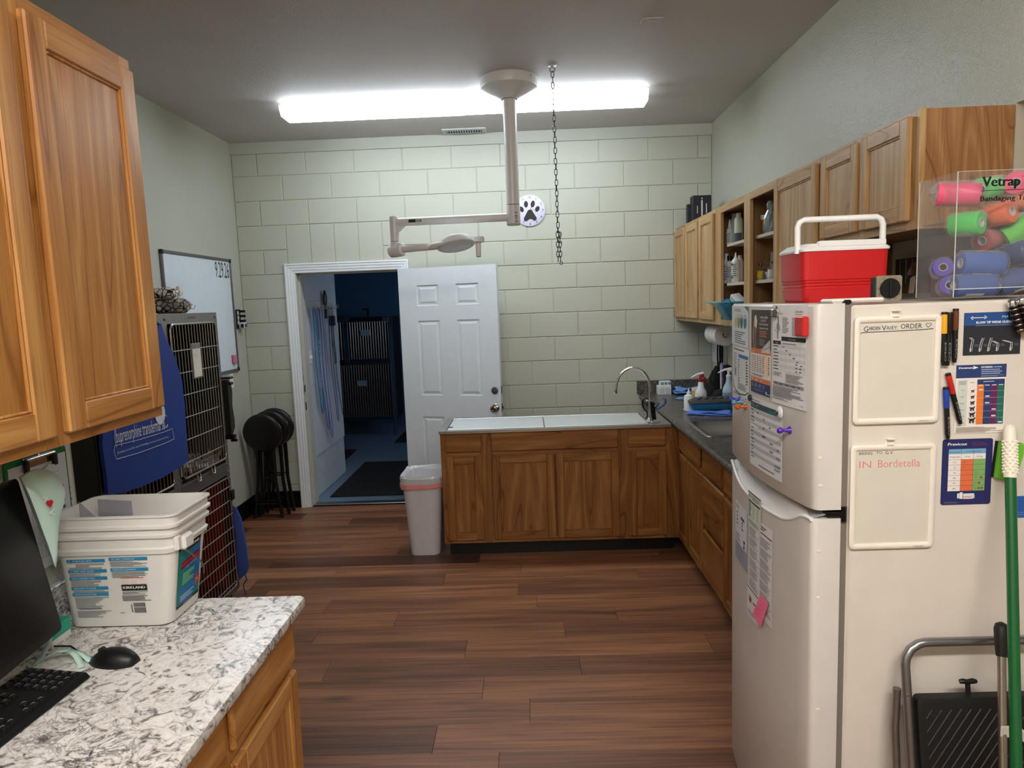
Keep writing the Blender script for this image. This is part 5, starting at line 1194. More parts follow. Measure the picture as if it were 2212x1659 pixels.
PINK, GREEN, ORG, BLUE, PURP = (250, 70, 120), (70, 208, 80), (250, 104, 44), (40, 84, 168), (84, 66, 178)
roll('hot pink bandage roll lying on the acrylic shelf', 2070, 420, -3.985, PINK, (0.9, -0.42, -0.10), lab=False)
roll('bright green bandage roll with its core facing out under the pink one', 2088, 484, -3.99, GREEN, (0.55, -0.8, 0.0), L=0.07)
roll('pale green bandage roll at the back behind the lettering', 2138, 408, -3.945, (96, 214, 104), (0.8, 0.5, 0.1))
roll('orange bandage roll with its core facing out', 2160, 462, -3.99, ORG, (0.45, -0.88, 0.1), lab=False, L=0.06)
roll('hot pink bandage roll at the top right of the acrylic box', 2206, 398, -3.95, PINK, (0.7, 0.6, 0.0))
roll('pale orange bandage roll behind the tape lettering', 2206, 432, -3.945, (252, 128, 84), (0.9, 0.3, 0.1))
roll('yellow-green bandage roll beside the orange ones', 2212, 492, -3.99, (96, 200, 60), (0.8, -0.35, 0.5))
roll('red-brown bandage roll in the middle of the box', 2150, 512, -3.945, (176, 70, 64), (0.9, 0.3, 0.2))
roll('royal blue bandage roll lying level in the box', 2118, 570, -3.995, BLUE, (0.97, -0.08, -0.06), r=0.031, L=0.10)
roll('dark blue bandage roll at the bottom of the box', 2102, 616, -4.0, (34, 72, 150), (0.98, -0.05, 0.0), r=0.028, L=0.10)
roll('navy bandage roll with its core facing out at the right', 2201, 546, -4.0, (30, 50, 110), (0.3, -0.92, 0.1), L=0.06, lab=False)
roll('navy bandage roll at the bottom right of the box', 2203, 602, -3.99, (32, 58, 128), (0.85, -0.3, 0.3))
roll('purple bandage roll standing against the left acrylic side', 2034, 580, -3.955, PURP, (-0.35, -0.85, 0.1), r=0.025, L=0.05, lab=False, core=(206, 190, 180))
roll('purple bandage roll at the bottom left of the box', 2048, 618, -3.96, PURP, (-0.35, -0.85, 0.1), r=0.025, L=0.05, lab=False, core=(206, 190, 180))
# dog picture leaning on the wall behind, and a maroon box beside it
PXW = XR-0.03
pa = onX(1937, 560, PXW); pb = onX(1980, 556, PXW)
y0, y1 = pa.y, pb.y-0.10; z0 = FT+0.0; z1 = (pa.z+pb.z)/2
pf = plane((PXW, y0, 1.70), (0, -1, 0), (0, 0, 1), (-1, 0, 0))
pw_, ph_ = y0-y1, max(0.08, z1-1.70)
pc = card('photo_print', 'dark woodland photograph with a brown and white dog propped against the wall', 'picture', pf, pw_, ph_, (26, 22, 22),
     [('r', 0.03+0.09*k, 0.30, 0.05, 0.68, c) for k, c in enumerate(((60, 40, 44), (90, 92, 100), (50, 56, 34), (110, 112, 120), (44, 36, 34), (80, 76, 78), (50, 44, 40), (96, 92, 96)))] +
     [('r', 0, 0, 1, 0.3, (74, 46, 26)), ('p', [(0.42, 0.0), (0.58, 0.0), (0.62, 0.35), (0.60, 0.5), (0.46, 0.42), (0.44, 0.2)], (206, 190, 174)), ('o', 0.54, 0.70, 0.10, 0.17, (120, 76, 40)), ('p', [(0.36, 0.62), (0.48, 0.74), (0.48, 0.52), (0.38, 0.50)], (150, 132, 130)), ('o', 0.58, 0.66, 0.05, 0.14, (92, 52, 26)), ('r', 0.37, 0.42, 0.03, 0.10, (150, 80, 90)), ('o', 0.37, 0.63, 0.02, 0.03, (20, 16, 16))], nseg=1, thick=0.004)
pc.location.z += 0
mbx = thing('storage_box', 'maroon cardboard box behind the acrylic dispenser', 'box', (3.62, -3.70, FT))
B('carton', M((96, 30, 44), 0.6), mbx, 3.44, 3.66, -3.80, -3.70, FT, FT+0.115)
B('lid_flap', M((88, 26, 40), 0.6), mbx, 3.438, 3.662, -3.802, -3.698, FT+0.105, FT+0.117)
# ================================================================== beside the refrigerator: step stool, green pole, silver pole
def tilted(z): return FN - 0.035 - (0.86-z)*0.17
M_TUBE = M((150, 150, 154), 0.3, 0.9, 'grey_metal_tube')
st = thing('step_stool', 'folded step stool with grey tube frame and black ribbed tread leaning on the refrigerator', 'step stool', (3.33, -4.3, 0))
sxl = onY(1961, 1560, tilted(0.65)).x; zt2 = onY(2070, 1383, tilted(0.86)).z
sxr = sxl + 0.40
def fpnt(x, z): return Vector((x, tilted(z), z))
rr_ = 0.055
path = [fpnt(sxl, 0.012), fpnt(sxl, 0.45), fpnt(sxl, zt2-rr_)] + [fpnt(sxl+rr_-rr_*cos(a), zt2-rr_+rr_*sin(a)) for a in [radians(x) for x in (20, 45, 70, 90)]] + [fpnt(sxr-rr_+rr_*sin(a), zt2-rr_+rr_*cos(a)) for a in [radians(x) for x in (0, 20, 45, 70)]] + [fpnt(sxr, zt2-rr_), fpnt(sxr, 0.45), fpnt(sxr, 0.012)]
MB().tube(path, 0.0115, 12).build('front_frame', M_TUBE, st, smooth=60)
for x in (sxl-0.018, sxr+0.018): MB().tube([fpnt(x+0.0, 0.70)+Vector((0.004, 0.02, 0)), fpnt(x, 0.60)+Vector((0, 0.035, 0)), fpnt(x, 0.012)+Vector((0, 0.06, 0))], 0.010, 10).build('rear_leg', M((140, 136, 132), 0.35, 0.8), st, smooth=60)
for x in (sxl, sxr): MB().ell(fpnt(x, 0.012), 0.015, 0.015, 0.0125, 12, 8).build('foot', M_RUBBER, st)
def tread(z0, z1, x0, x1, off):
    def f(a, b, d): p = fpnt(a, b); return p + Vector((0, -0.017-off-d, 0))
    mb = MB(); o = mb.rrect(x0, x1, z0, z1, 0.012, 4); i_ = mb.rrect(x0+0.008, x1-0.008, z0+0.008, z1-0.012, 0.010, 4)
    mb.rings([[f(a, b, -0.02) for a, b in o], [f(a, b, 0.004) for a, b in o], [f(a, b, 0.008) for a, b in i_]])
    tr = mb.build('tread', M((20, 20, 21), 0.45, name='black_tread_plastic'), st, smooth=35)
    rb = MB(); n = 22
    for k in range(-6, n):
        a0 = x0+0.02+k*0.024; pts = []
        za, zb3 = z0+0.02, z1-0.026; xa, xb = a0, a0+(zb3-za)*0.75
        t0 = max(0.0, (x0+0.018-xa)/(xb-xa)); t1 = min(1.0, (x1-0.018-xa)/(xb-xa))
        if t1-t0 < 0.03: continue
        rb.tube([f(xa+(xb-xa)*t0, za+(zb3-za)*t0, 0.008), f(xa+(xb-xa)*t1, za+(zb3-za)*t1, 0.008)], 0.0022, 5)
    rb.build('ribs', M((24, 24, 25), 0.4), tr)
tread(0.44, onY(2070, 1495, tilted(0.72)).z, sxl+0.014, sxr-0.014, 0.0)
tread(0.10, 0.38, sxl+0.014, sxr-0.014, 0.0)
kx_ = onY(2090, 1475, tilted(0.74)); 
MB().tube([kx_+Vector((-0.021, 0, 0.004)), kx_+Vector((-0.012, -0.002, 0.006)), kx_+Vector((0, 0, 0.003)), kx_+Vector((0.012, -0.002, 0.006)), kx_+Vector((0.021, 0, 0.004))], [0.005, 0.007, 0.006, 0.007, 0.005], 8).tube([kx_, kx_+Vector((0, -0.004, -0.03))], 0.006, 8).build('latch_knob', M_BLACK, st, smooth=50)
mb = MB()
for x, z in ((sxl, 0.70), (sxl, 0.52), (sxr, 0.70)): mb.ell(fpnt(x, z)+Vector((-0.004, -0.011, 0)), 0.004, 0.002, 0.004, 8, 6)
mb.build('rivet', M((190, 180, 150), 0.3, 1.0), st)
# green pole
g0 = onY(2181, 918, FN-0.025); g1 = onY(2192, 1659, FN-0.23)
dg = (g1-g0); k_ = g0.z/(g0.z-g1.z); g2 = g0 + dg*k_; dgn = dg.normalized(); agx = dg.to_track_quat('Z', 'Y').to_matrix()
br = thing('broom', 'green broom pole with white knobbly grip leaning on the refrigerator', 'broom', g2, 0)
gl = (onY(2186, 1032, FN-0.06)-g0).length
MB().cyl(g0+dgn*(gl-0.01), g2+Vector((0, 0, 0.10)), 0.0122, n=18).build('pole', M((14, 92, 44), 0.3, name='green_enamel', coat=0.3), br, smooth=50)
gp = MB(); gp.lathe([(0.004, -0.002), (0.011, 0.002), (0.0145, 0.012), (0.0148, gl*0.3), (0.0148, gl*0.95), (0.0142, gl)], g0, 20, agx); gpo = gp.build('grip', M((236, 230, 214), 0.45, name='cream_grip'), br, smooth=50)
MB().box(g0.x-0.0035, g0.x+0.0035, g0.y-0.0165, g0.y-0.0120, g0.z-0.034, g0.z-0.012, 0.002).build('hang_slot', M((120, 112, 100), 0.6), gpo)
kb = MB()
for i in range(11):
    for j in range(9):
        a = 2*pi*(j+0.5*(i % 2))/9; kb.ell(g0 + dgn*(gl*0.32+i*gl*0.058) + agx @ Vector((0.0146*cos(a), 0.0146*sin(a), 0)), 0.0033, 0.0033, 0.0033, 6, 4)
kb.build('grip_bumps', M((238, 232, 216), 0.45), gpo)
MB().box(g2.x-0.012, g2.x+0.25, g2.y-0.03, g2.y+0.02, 0.07, 0.11, 0.008).build('broom_head', M((20, 90, 46), 0.5), br)
mb = MB()
for i in range(28):
    for j in range(3):
        x = g2.x-0.01+i*0.0093; mb.cyl((x, g2.y-0.02+j*0.015, 0.072), (x+0.004, g2.y-0.025+j*0.018, 0.0), 0.002, n=5)
mb.build('bristles', M((30, 30, 32), 0.7), br)['kind'] = 'stuff'
# silver pole
s0 = onY(2163, 1345, FN-0.075); s1 = onY(2166, 1659, FN-0.18)
ds = s1-s0; s2 = s0 + ds*(s0.z/(s0.z-s1.z)); dsn = ds.normalized(); asx = ds.to_track_quat('Z', 'Y').to_matrix()
sb = thing('dustpan_pole', 'silver tool pole with black grip and white clip behind the green pole', 'pole', s2, 0)
MB().lathe([(0.003, -0.002), (0.013, 0.003), (0.0165, 0.015), (0.0155, 0.04), (0.0125, 0.075), (0.0120, 0.080)], s0, 18, asx).build('grip', M((28, 26, 26), 0.5), sb, smooth=50)
MB().cyl(s0+dsn*0.075, s2+Vector((0, 0, 0.03)), 0.0095, n=16).build('pole', M((170, 158, 148), 0.3, 0.85, 'satin_pole'), sb, smooth=50)
pc_ = s0 + dsn*0.245
MB().box(pc_.x-0.012, pc_.x+0.014, pc_.y-0.014, pc_.y-0.009, pc_.z-0.016, pc_.z+0.014, 0.003).box(pc_.x+0.012, pc_.x+0.040, pc_.y-0.012, pc_.y-0.007, pc_.z-0.024, pc_.z+0.004, 0.003).box(pc_.x+0.037, pc_.x+0.042, pc_.y-0.022, pc_.y-0.007, pc_.z-0.024, pc_.z+0.004, 0.002).build('clip', M((238, 234, 226), 0.4), sb)
MB().box(s2.x-0.24, s2.x+0.012, s2.y-0.02, s2.y+0.02, 0.0, 0.05, 0.01).build('pan', M((60, 60, 64), 0.5), sb)
# ================================================================== left wall
wl = XL+0.001
# whiteboard with aluminium frame
P = [onX(345, 540, XL+0.012), onX(497, 560, XL+0.012), onX(514, 800, XL+0.012)]
y0, y1 = -1.289, -0.212; z0, z1 = 1.245, 2.157
wbd = thing('whiteboard', 'large whiteboard with grey frame on the left wall', 'whiteboard', (XL, (y0+y1)/2, z0))
B('writing_surface', M((216, 226, 232), 0.18, name='glossy_whiteboard'), wbd, wl, XL+0.010, y0+0.008, y1-0.008, z0+0.008, z1-0.008)
M_ALU = M((120, 120, 126), 0.35, 0.8, 'board_aluminium')
for a in ((y0, y0+0.022, z0, z1), (y1-0.022, y1, z0, z1), (y0+0.022, y1-0.022, z1-0.022, z1), (y0+0.022, y1-0.022, z0, z0+0.022)): B('frame_bar', M_ALU, wbd, wl, XL+0.018, *a[:2], *a[2:], 0.003)
for y in (y0, y1-0.028):
    for z in (z0, z1-0.028): B('corner_cap', M_BLACK, wbd, wl, XL+0.021, y-0.001, y+0.029, z-0.001, z+0.029, 0.003)
hw = MB().use(M((24, 24, 28), 0.5))
wf = plane((XL+0.0104, 0, 0), (0, 1, 0), (0, 0, 1), (1, 0, 0))
p = onX(466, 596, XL+0.0104); q = onX(494, 596, XL+0.0104)
put_text(hw, '9.29.26', wf, p.y, p.z-0.01, 0.125, width=q.y-p.y+0.01, d=0.0004)
hw.build('handwriting', None, wbd)
# pink magnet eraser on the board
p = onX(504, 776, XL+0.011)
er = thing('board_eraser', 'small pink eraser stuck on the large whiteboard', 'eraser', p)
B('foam', M((206, 120, 140), 0.7), er, XL+0.0115, XL+0.035, p.y-0.026, p.y+0.026, p.z-0.034, p.z+0.034, 0.005); B('felt', M((90, 60, 66), 0.9), er, XL+0.0105, XL+0.0118, p.y-0.026, p.y+0.026, p.z-0.034, p.z+0.034)
# key holder / thermometer by the corner
p = onX(514, 688, XL+0.02)
kh = thing('wall_holder', 'black slotted wall holder with a white digital timer by the corner', 'wall holder', (XL, p.y, p.z-0.09))
y_, z_ = -0.125, p.z
B('back_plate', M_BLACK, kh, wl, XL+0.012, y_-0.045, y_+0.035, z_-0.085, z_+0.075, 0.003)
for k in range(3):
    zz = z_+0.060-k*0.040
    B('peg', M_BLACK, kh, XL+0.012, XL+0.06, y_+0.006, y_+0.024, zz-0.012, zz+0.008, 0.003); B('card', M((196, 192, 186), 0.5), kh, XL+0.012, XL+0.016, y_-0.035, y_-0.008, zz-0.03, zz+0.002)
B('timer_body', M((190, 192, 206), 0.4), kh, XL+0.012, XL+0.062, y_-0.024, y_+0.032, z_-0.085, z_-0.035, 0.006); B('timer_screen', M((30, 32, 34), 0.2), kh, XL+0.0622, XL+0.0632, y_-0.015, y_+0.024, z_-0.075, z_-0.047)
MB().box(XL+0.03, XL+0.055, y_-0.0245, y_-0.0238, z_-0.077, z_-0.047).build('timer_screen', M((30, 32, 34), 0.2), kh)
# light switch
p = onX(500.5, 823, XL+0.004)
sw = thing('light_switch', 'white light switch plate on the left wall below the whiteboard', 'light switch', (XL, p.y, p.z))
B('plate', M((226, 226, 222), 0.4), sw, wl, XL+0.006, p.y-0.036, p.y+0.036, p.z-0.058, p.z+0.058, 0.003); B('toggle', M((236, 236, 232), 0.4), sw, XL+0.006, XL+0.016, p.y-0.006, p.y+0.006, p.z-0.012, p.z+0.012, 0.002)
# ================================================================== cage bank
GX, GY0, GY1, GZT = 0.40, -3.08, -1.872, 1.728
cg = thing('kennel_cages', 'stainless steel bank of three barred animal cages by the left wall', 'animal cage', (0.1, (GY0+GY1)/2, 0))
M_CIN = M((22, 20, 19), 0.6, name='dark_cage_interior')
GB = XL+0.03
ss = M_STEELZ
GYM = -2.47                                   # between the two upper cages
ZM = 0.845                                    # between the rows
# shell panels
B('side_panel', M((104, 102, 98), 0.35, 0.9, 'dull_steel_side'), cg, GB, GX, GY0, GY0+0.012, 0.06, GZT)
B('side_panel', ss, cg, GB, GX, GY1-0.012, GY1, 0.06, GZT)
B('top_panel', ss, cg, GB, GX, GY0+0.012, GY1-0.012, GZT-0.012, GZT)
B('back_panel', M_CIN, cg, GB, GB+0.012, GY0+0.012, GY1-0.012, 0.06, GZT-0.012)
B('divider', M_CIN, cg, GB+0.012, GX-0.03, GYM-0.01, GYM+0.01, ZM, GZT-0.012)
B('cage_floor', ss, cg, GB+0.012, GX-0.004, GY0+0.012, GY1-0.012, ZM-0.012, ZM+0.003)
B('cage_floor', ss, cg, GB+0.012, GX-0.004, GY0+0.012, GY1-0.012, 0.06, 0.08)
for y in (GY0+0.04, GY1-0.04):
    for x in (GB+0.05, GX-0.05): MB().lathe([(0.018, 0.0), (0.018, 0.05), (0.012, 0.06)], (x, y, 0), 12).build('foot', M_BLACK, cg)
# red blanket/panel inside the lower cage
MB().grid(lambda s, t: (GB+0.06+0.012*sin(s*20), GY0+0.05+(GY1-GY0-0.1)*s, 0.08+0.52*t+0.01*sin(s*13)), 30, 6).build('red_inner_panel', M((150, 20, 28), 0.75, name='red_cage_panel'), cg, solid=0.006)
B('red_side', M((120, 16, 24), 0.7), cg, GB+0.06, GX-0.05, GY1-0.022, GY1-0.0125, 0.08, 0.74)
# frame posts and rails on the front
def face(y0, y1, z0, z1, name='frame_strip', mat=None): return B(name, mat or ss, cg, GX-0.004, GX+0.004, y0, y1, z0, z1, 0.001)
face(GY0, GY0+0.045, 0.06, GZT); face(GY1-0.042, GY1, 0.06, GZT); face(GYM-0.04, GYM+0.04, ZM, GZT-0.052)
face(GY0+0.045, GY1-0.042, GZT-0.052, GZT); face(GY0+0.045, GY1-0.042, ZM-0.075, ZM+0.002); face(GY0+0.045, GY1-0.042, 0.06, 0.09)
MB().box(GX+0.004, GX+0.006, GYM+0.03, GY1-0.05, ZM-0.068, ZM-0.004, 0.001).build('name_rail', M((126, 122, 116), 0.35, 0.9), cg)
sc = MB()
for y, z in ((GYM+0.02, GZT-0.028), (GYM+0.05, ZM-0.05), (GY1-0.022, GZT-0.024), (GY1-0.015, ZM+0.05), (GY1-0.03, ZM-0.012), (GY1-0.03, ZM-0.055), (GY1-0.012, ZM-0.10), (GYM-0.02, ZM-0.03), (GYM+0.03, ZM+0.03), (GYM-0.03, ZM+0.03)): sc.ell((GX+0.006, y, z), 0.005, 0.0065, 0.0065, 10, 6)
sc.build('screws', M((150, 146, 140), 0.25, 1.0), cg, smooth=50)
MB().box(GX+0.0042, GX+0.0048, -2.21, -2.13, GZT-0.030, GZT-0.020).build('maker_plate', M((110, 106, 102), 0.4, 0.8), cg)
def barred_door(y0, y1, z0, z1, nbars, hz, hinge_gap=True):
    xd = GX+0.012; r = 0.006; c = 0.03
    path = []
    for cy, cz, a0 in ((y1-c, z1-c, 0), (y0+c, z1-c, 90), (y0+c, z0+c, 180), (y1-c, z0+c, 270)):
        for k in range(5): a = radians(a0+90*k/4); path.append((xd, cy+c*cos(a), cz+c*sin(a)))
    d = MB().tube(path, r, 8, True).build('door', M_ROD, cg, smooth=60)
    b0 = None
    for k in range(nbars):
        y = y0 + (y1-y0)*(k+1)/(nbars+1)
        if b0 is None: b0 = MB().cyl((0, 0, z0), (0, 0, z1), 0.0030, n=8).build('bar', M_ROD, d, local=True); o = b0
        else: o = b0.copy(); COL.objects.link(o)
        o.location = Vector((xd, y, 0)) - cg.location
    for z in hz: MB().cyl((xd+0.005, y0-0.002, z), (xd+0.005, y1+0.004, z), 0.0032, n=8).build('cross_rod', M_ROD, d)
    return d
ur = barred_door(GYM+0.048, GY1-0.046, ZM+0.03, GZT-0.056, 15, [ZM+0.03+k*0.1165+0.08 for k in range(6)])
barred_door(GY0+0.058, GYM-0.048, ZM+0.03, GZT-0.056, 15, [ZM+0.03+k*0.1165+0.08 for k in range(6)])
lr = barred_door(GY0+0.058, GY1-0.046, 0.10, ZM-0.085, 30, [0.13+k*0.082 for k in range(8)])
# card holder on the upper door
p = onX(427, 787, GX+0.02)
ho = B('card_holder', M((150, 146, 142), 0.35, 0.9), ur, GX+0.016, GX+0.020, p.y-0.054, p.y+0.050, p.z-0.075, p.z+0.115, 0.002)
B('card', M((232, 228, 218), 0.7), ur, GX+0.0205, GX+0.0215, p.y-0.046, p.y+0.042, p.z-0.066, p.z+0.085)
mk = MB().use(M((150, 196, 180), 0.7))
for k in range(5): mk.add([Vector((GX+0.0217, p.y-0.036+0.008*k, p.z+0.04+0.012*(k % 3))), Vector((GX+0.0217, p.y-0.030+0.008*k, p.z+0.045)), Vector((GX+0.0217, p.y-0.034+0.008*k, p.z+0.062))], [(0, 1, 2)])
mk.build('handwriting', None, ur)
# latch (tall black pull) on the far edge of the upper right door
lat = MB(); xl = GX+0.02; ya, yb = GY1-0.035, GY1+0.005
zs_ = [1.335, 1.30, 1.26, 1.18, 1.14, 1.10, 1.05, 1.02]; wd_ = [0.012, 0.045, 0.052, 0.036, 0.044, 0.052, 0.050, 0.022]
prv = [(ya, z) for z in zs_] 
out = [(ya-0.008, 1.335), (ya-0.008, 1.0)] + [(ya+w_*0.9, z) for w_, z in reversed(list(zip(wd_, zs_)))]
lat.prism(out, lambda a, b, d: Vector((xl+d, a, b)), 0.0, 0.034); lat.build('latch', M((48, 44, 40), 0.4, 0.5, 'bronze_latch'), cg, smooth=30)
MB().box(xl-0.004, xl+0.05, ya-0.01, ya+0.045, 1.338, 1.352, 0.004).box(xl, xl+0.045, ya+0.005, ya+0.05, 1.302, 1.320, 0.005).build('latch_head', M((56, 54, 52), 0.35, 0.8), cg)
MB().box(xl-0.004, xl+0.05, ya-0.014, ya+0.02, 0.985, 1.012, 0.004).cyl((xl+0.02, ya+0.01, 0.975), (xl+0.055, ya+0.012, 0.975), 0.008, n=10).build('latch_foot', M((36, 34, 34), 0.4, 0.7), cg)
MB().box(xl, xl+0.012, GY1-0.06, GY1-0.02, 0.62, 0.68, 0.003).build('latch', M_BLACK, cg)
hk = MB()
for y in (-2.27, -2.10): hk.tube([(GX+0.014, y-0.018, ZM+0.024), (GX+0.016, y-0.018, ZM-0.004), (GX+0.018, y-0.008, ZM-0.018), (GX+0.018, y+0.008, ZM-0.018), (GX+0.016, y+0.018, ZM-0.004), (GX+0.014, y+0.018, ZM+0.024)], 0.005, 8)
hk.build('hinge_loop', M_CHROME, cg, smooth=60)
hk = MB(); y = GY0+0.03; hk.tube([(GX+0.01, y, 1.055), (GX+0.03, y, 1.06), (GX+0.032, y, 1.02), (GX+0.032, y, 0.93), (GX+0.03, y, 0.895), (GX+0.01, y, 0.90)], 0.008, 8); hk.build('hinge_loop', M_CHROME, cg, smooth=60)
# fleece in the upper right cage
rn = random.Random(11)
fl_ = MB(); hgt = [[rn.uniform(0.0, 1.0) for _ in range(40)] for _ in range(14)]
def fz(s, t):
    i, j = min(39, int(s*39)), min(13, int(t*13)); return 0.02 + 0.07*hgt[j][i]*(0.5+0.5*sin(s*9+t*5)) + 0.05*sin(pi*min(1, t*1.0))*0.6
def fmat():
    t = NT('grey_white_fleece'); v = t.coord((1, 1, 1)); n_ = t.noise(v, 46.0, 4.0, 0.5); t.l(t.ramp(n_, [(0.38, (70, 66, 62)), (0.5, (166, 160, 152)), (0.62, (214, 210, 204))]), t.b.inputs['Base Color']); t.set(Roughness=0.95); return t.m
fl_.grid(lambda s, t: (GB+0.05+(GX-0.02-GB-0.05)*t, GYM+0.03+(GY1-0.03-GYM-0.03)*s, ZM+fz(s, t)), 40, 14)
fo = fl_.build('fleece_blanket', fmat(), None, smooth=70, origin=(0.15, -2.15, ZM), solid=0.008); tag(fo, 'grey and white fleece blanket inside the upper far cage', 'blanket')
db = thing('feeding_bowl', 'black round bowl inside the cage behind the blue bag', 'bowl', (0.26, -2.66, ZM+0.004))
MB().lathe([(0.06, 0), (0.075, 0.004), (0.095, 0.09), (0.10, 0.10), (0.092, 0.098), (0.07, 0.012), (0.004, 0.010)], (0.26, -2.66, ZM+0.004), 28).build('shell', M_BLACKG, db, smooth=40)
MB().lathe([(0.100, 0.1), (0.104, 0.102), (0.100, 0.105)], (0.26, -2.66, ZM+0.004), 28, caps=False).build('rim', M_BLACK, db, smooth=40)
# blue printed tote bag hanging over the near cage door
xb = GX+0.050
def bagp(u, v): return onX(u, v, xb)
outl = [(352, 703), (360, 730), (376, 772), (392, 822), (399, 880), (401, 930), (404, 998), (352, 1030), (300, 1053), (262, 1066), (232, 1069), (228, 1025), (223, 990), (219, 960), (221, 900), (232, 800), (252, 700)]
pts = [bagp(u, v) for u, v in outl]
bg = MB(); nb = len(pts)
cy_ = sum(p.y for p in pts)/nb; cz_ = sum(p.z for p in pts)/nb
# layered sheet with soft folds
def sheet(dx, k): return [Vector((xb+dx+0.006*sin(p.y*30)*k, p.y, p.z)) for p in pts]
bg.rings([sheet(-0.012, 0.3), sheet(0.0, 1), [Vector((xb+0.006, cy_+(p.y-cy_)*0.86, cz_+(p.z-cz_)*0.86)) for p in pts], [Vector((xb+0.010, cy_+(p.y-cy_)*0.45, cz_+(p.z-cz_)*0.45)) for p in pts]], True, True, True)
def bagmat():
    t = NT('blue_nonwoven_fabric'); v = t.coord((1, 1, 1)); n_ = t.noise(v, 9.0, 3.0); lc = lin((28, 62, 148)); t.l(t.mix(n_, tuple(x*0.8 for x in lc[:3])+(1,), tuple(x*1.15 for x in lc[:3])+(1,)), t.b.inputs['Base Color'])
    t.set(Roughness=0.7); t.bump(t.noise(v, 420.0, 2.0), 0.25, 0.001); return t.m
tb = bg.build('tote_bag', bagmat(), None, smooth=50, origin=(xb, cy_, min(p.z for p in pts)))
tag(tb, 'royal blue printed tote bag hanging over the near cage door', 'bag')
bf = lambda s, t, d=0.0: Vector((xb+0.0115+d, s, t))
tx = MB().use(M((226, 230, 240), 0.6))
pa, pb = onX(248, 948, xb+0.012), onX(356, 918, xb+0.012)
put_text(tx, '(buprenorphine transdermal so', bf, pa.y, pa.z-0.02, 0.060, width=(pb.y-pa.y)*1.0, slope=(pb.z-pa.z+0.0)/(pb.y-pa.y))
pa, pb = onX(253, 975, xb+0.012), onX(366, 945, xb+0.012)
put_text(tx, 'Zorbium is not for use in humans', bf, pa.y, pa.z-0.012, 0.010, width=(pb.y-pa.y)*0.55, slope=-0.02)
put_text(tx, 'Keep out of reach. See important information', bf, pa.y+(pb.y-pa.y)*0.52, pa.z-0.018, 0.008, width=(pb.y-pa.y)*0.46, slope=-0.02)
fr4 = [onX(u, v, xb+0.012) for u, v in ((248, 963), (300, 950), (355, 933), (372, 926), (376, 948), (358, 957), (301, 978), (252, 992), (246, 976))]
tx.tube([bf(p.y, p.z, 0.0008) for p in fr4], 0.0012, 5, True)
p = onX(353, 890, xb+0.012); tx.add([bf(p.y-0.03+0.045*cos(a), p.z+0.055*sin(a)+0.0, 0.0004) for a in [2*pi*k/20 for k in range(20)]], [tuple(range(20))])
p = onX(357, 908, xb+0.012); tx.tube([bf(p.y+0.022*cos(a), p.z-0.005+0.03*sin(a), 0.001) for a in [radians(x) for x in range(40, 321, 28)]], 0.0022, 5)
tx.build('lettering', None, tb)
hd_ = MB().tube([bagp(352, 703)+Vector((-0.012, 0, 0)), Vector((xb-0.04, -2.62, GZT-0.01)), Vector((xb-0.03, -2.70, GZT-0.03)), Vector((xb-0.01, -2.75, GZT-0.10))], 0.008, 6); hd_.build('handle', bagmat(), tb)
# blue scrub / cloth bag hung behind the lower far corner
outl = [(498, 1088), (511, 1096), (522, 1120), (529, 1155), (534, 1185), (538, 1225), (533, 1238), (520, 1250), (512, 1258), (507, 1256), (505, 1200), (502, 1140)]
xs_ = GX-0.03
Q = [onY(u, v, GY1+0.03) for u, v in outl]
cm = sum(Q, Vector())/len(Q)
mb = MB(); mb.rings([[p + Vector((0, -0.012, 0)) for p in Q], [p + Vector((0, 0, 0)) for p in Q], [cm + (p-cm)*0.8 + Vector((0, 0.02, 0)) for p in Q]])
mb2 = MB(); mb2.rings([[cm + (p-cm)*0.7 + Vector((0, -0.024, 0)) for p in Q], [p + Vector((0, -0.012, 0)) for p in Q]])
for v_, f_ in ((mb2.v, mb2.f),): mb.add(v_, f_)
cb2 = mb.build('laundry_bag', M((58, 82, 160), 0.8, name='blue_cotton'), None, smooth=60, origin=(cm.x, GY1+0.03, min(p.z for p in Q))); tag(cb2, 'blue cloth bag hanging on the far end of the steel cages', 'bag')
sp_ = [onY(u, v, GY1+0.03) for u, v in ((529, 1240), (533, 1252), (526, 1262), (527, 1272), (531, 1282), (528, 1296))]
MB().tube(sp_, 0.004, 6).build('drawstring', M((44, 64, 130), 0.8), cb2)
MB().tube([Q[0], Q[0]+Vector((-0.01, -0.02, 0.05))], 0.004, 6).build('hanging_loop', M((44, 64, 130), 0.8), cb2)
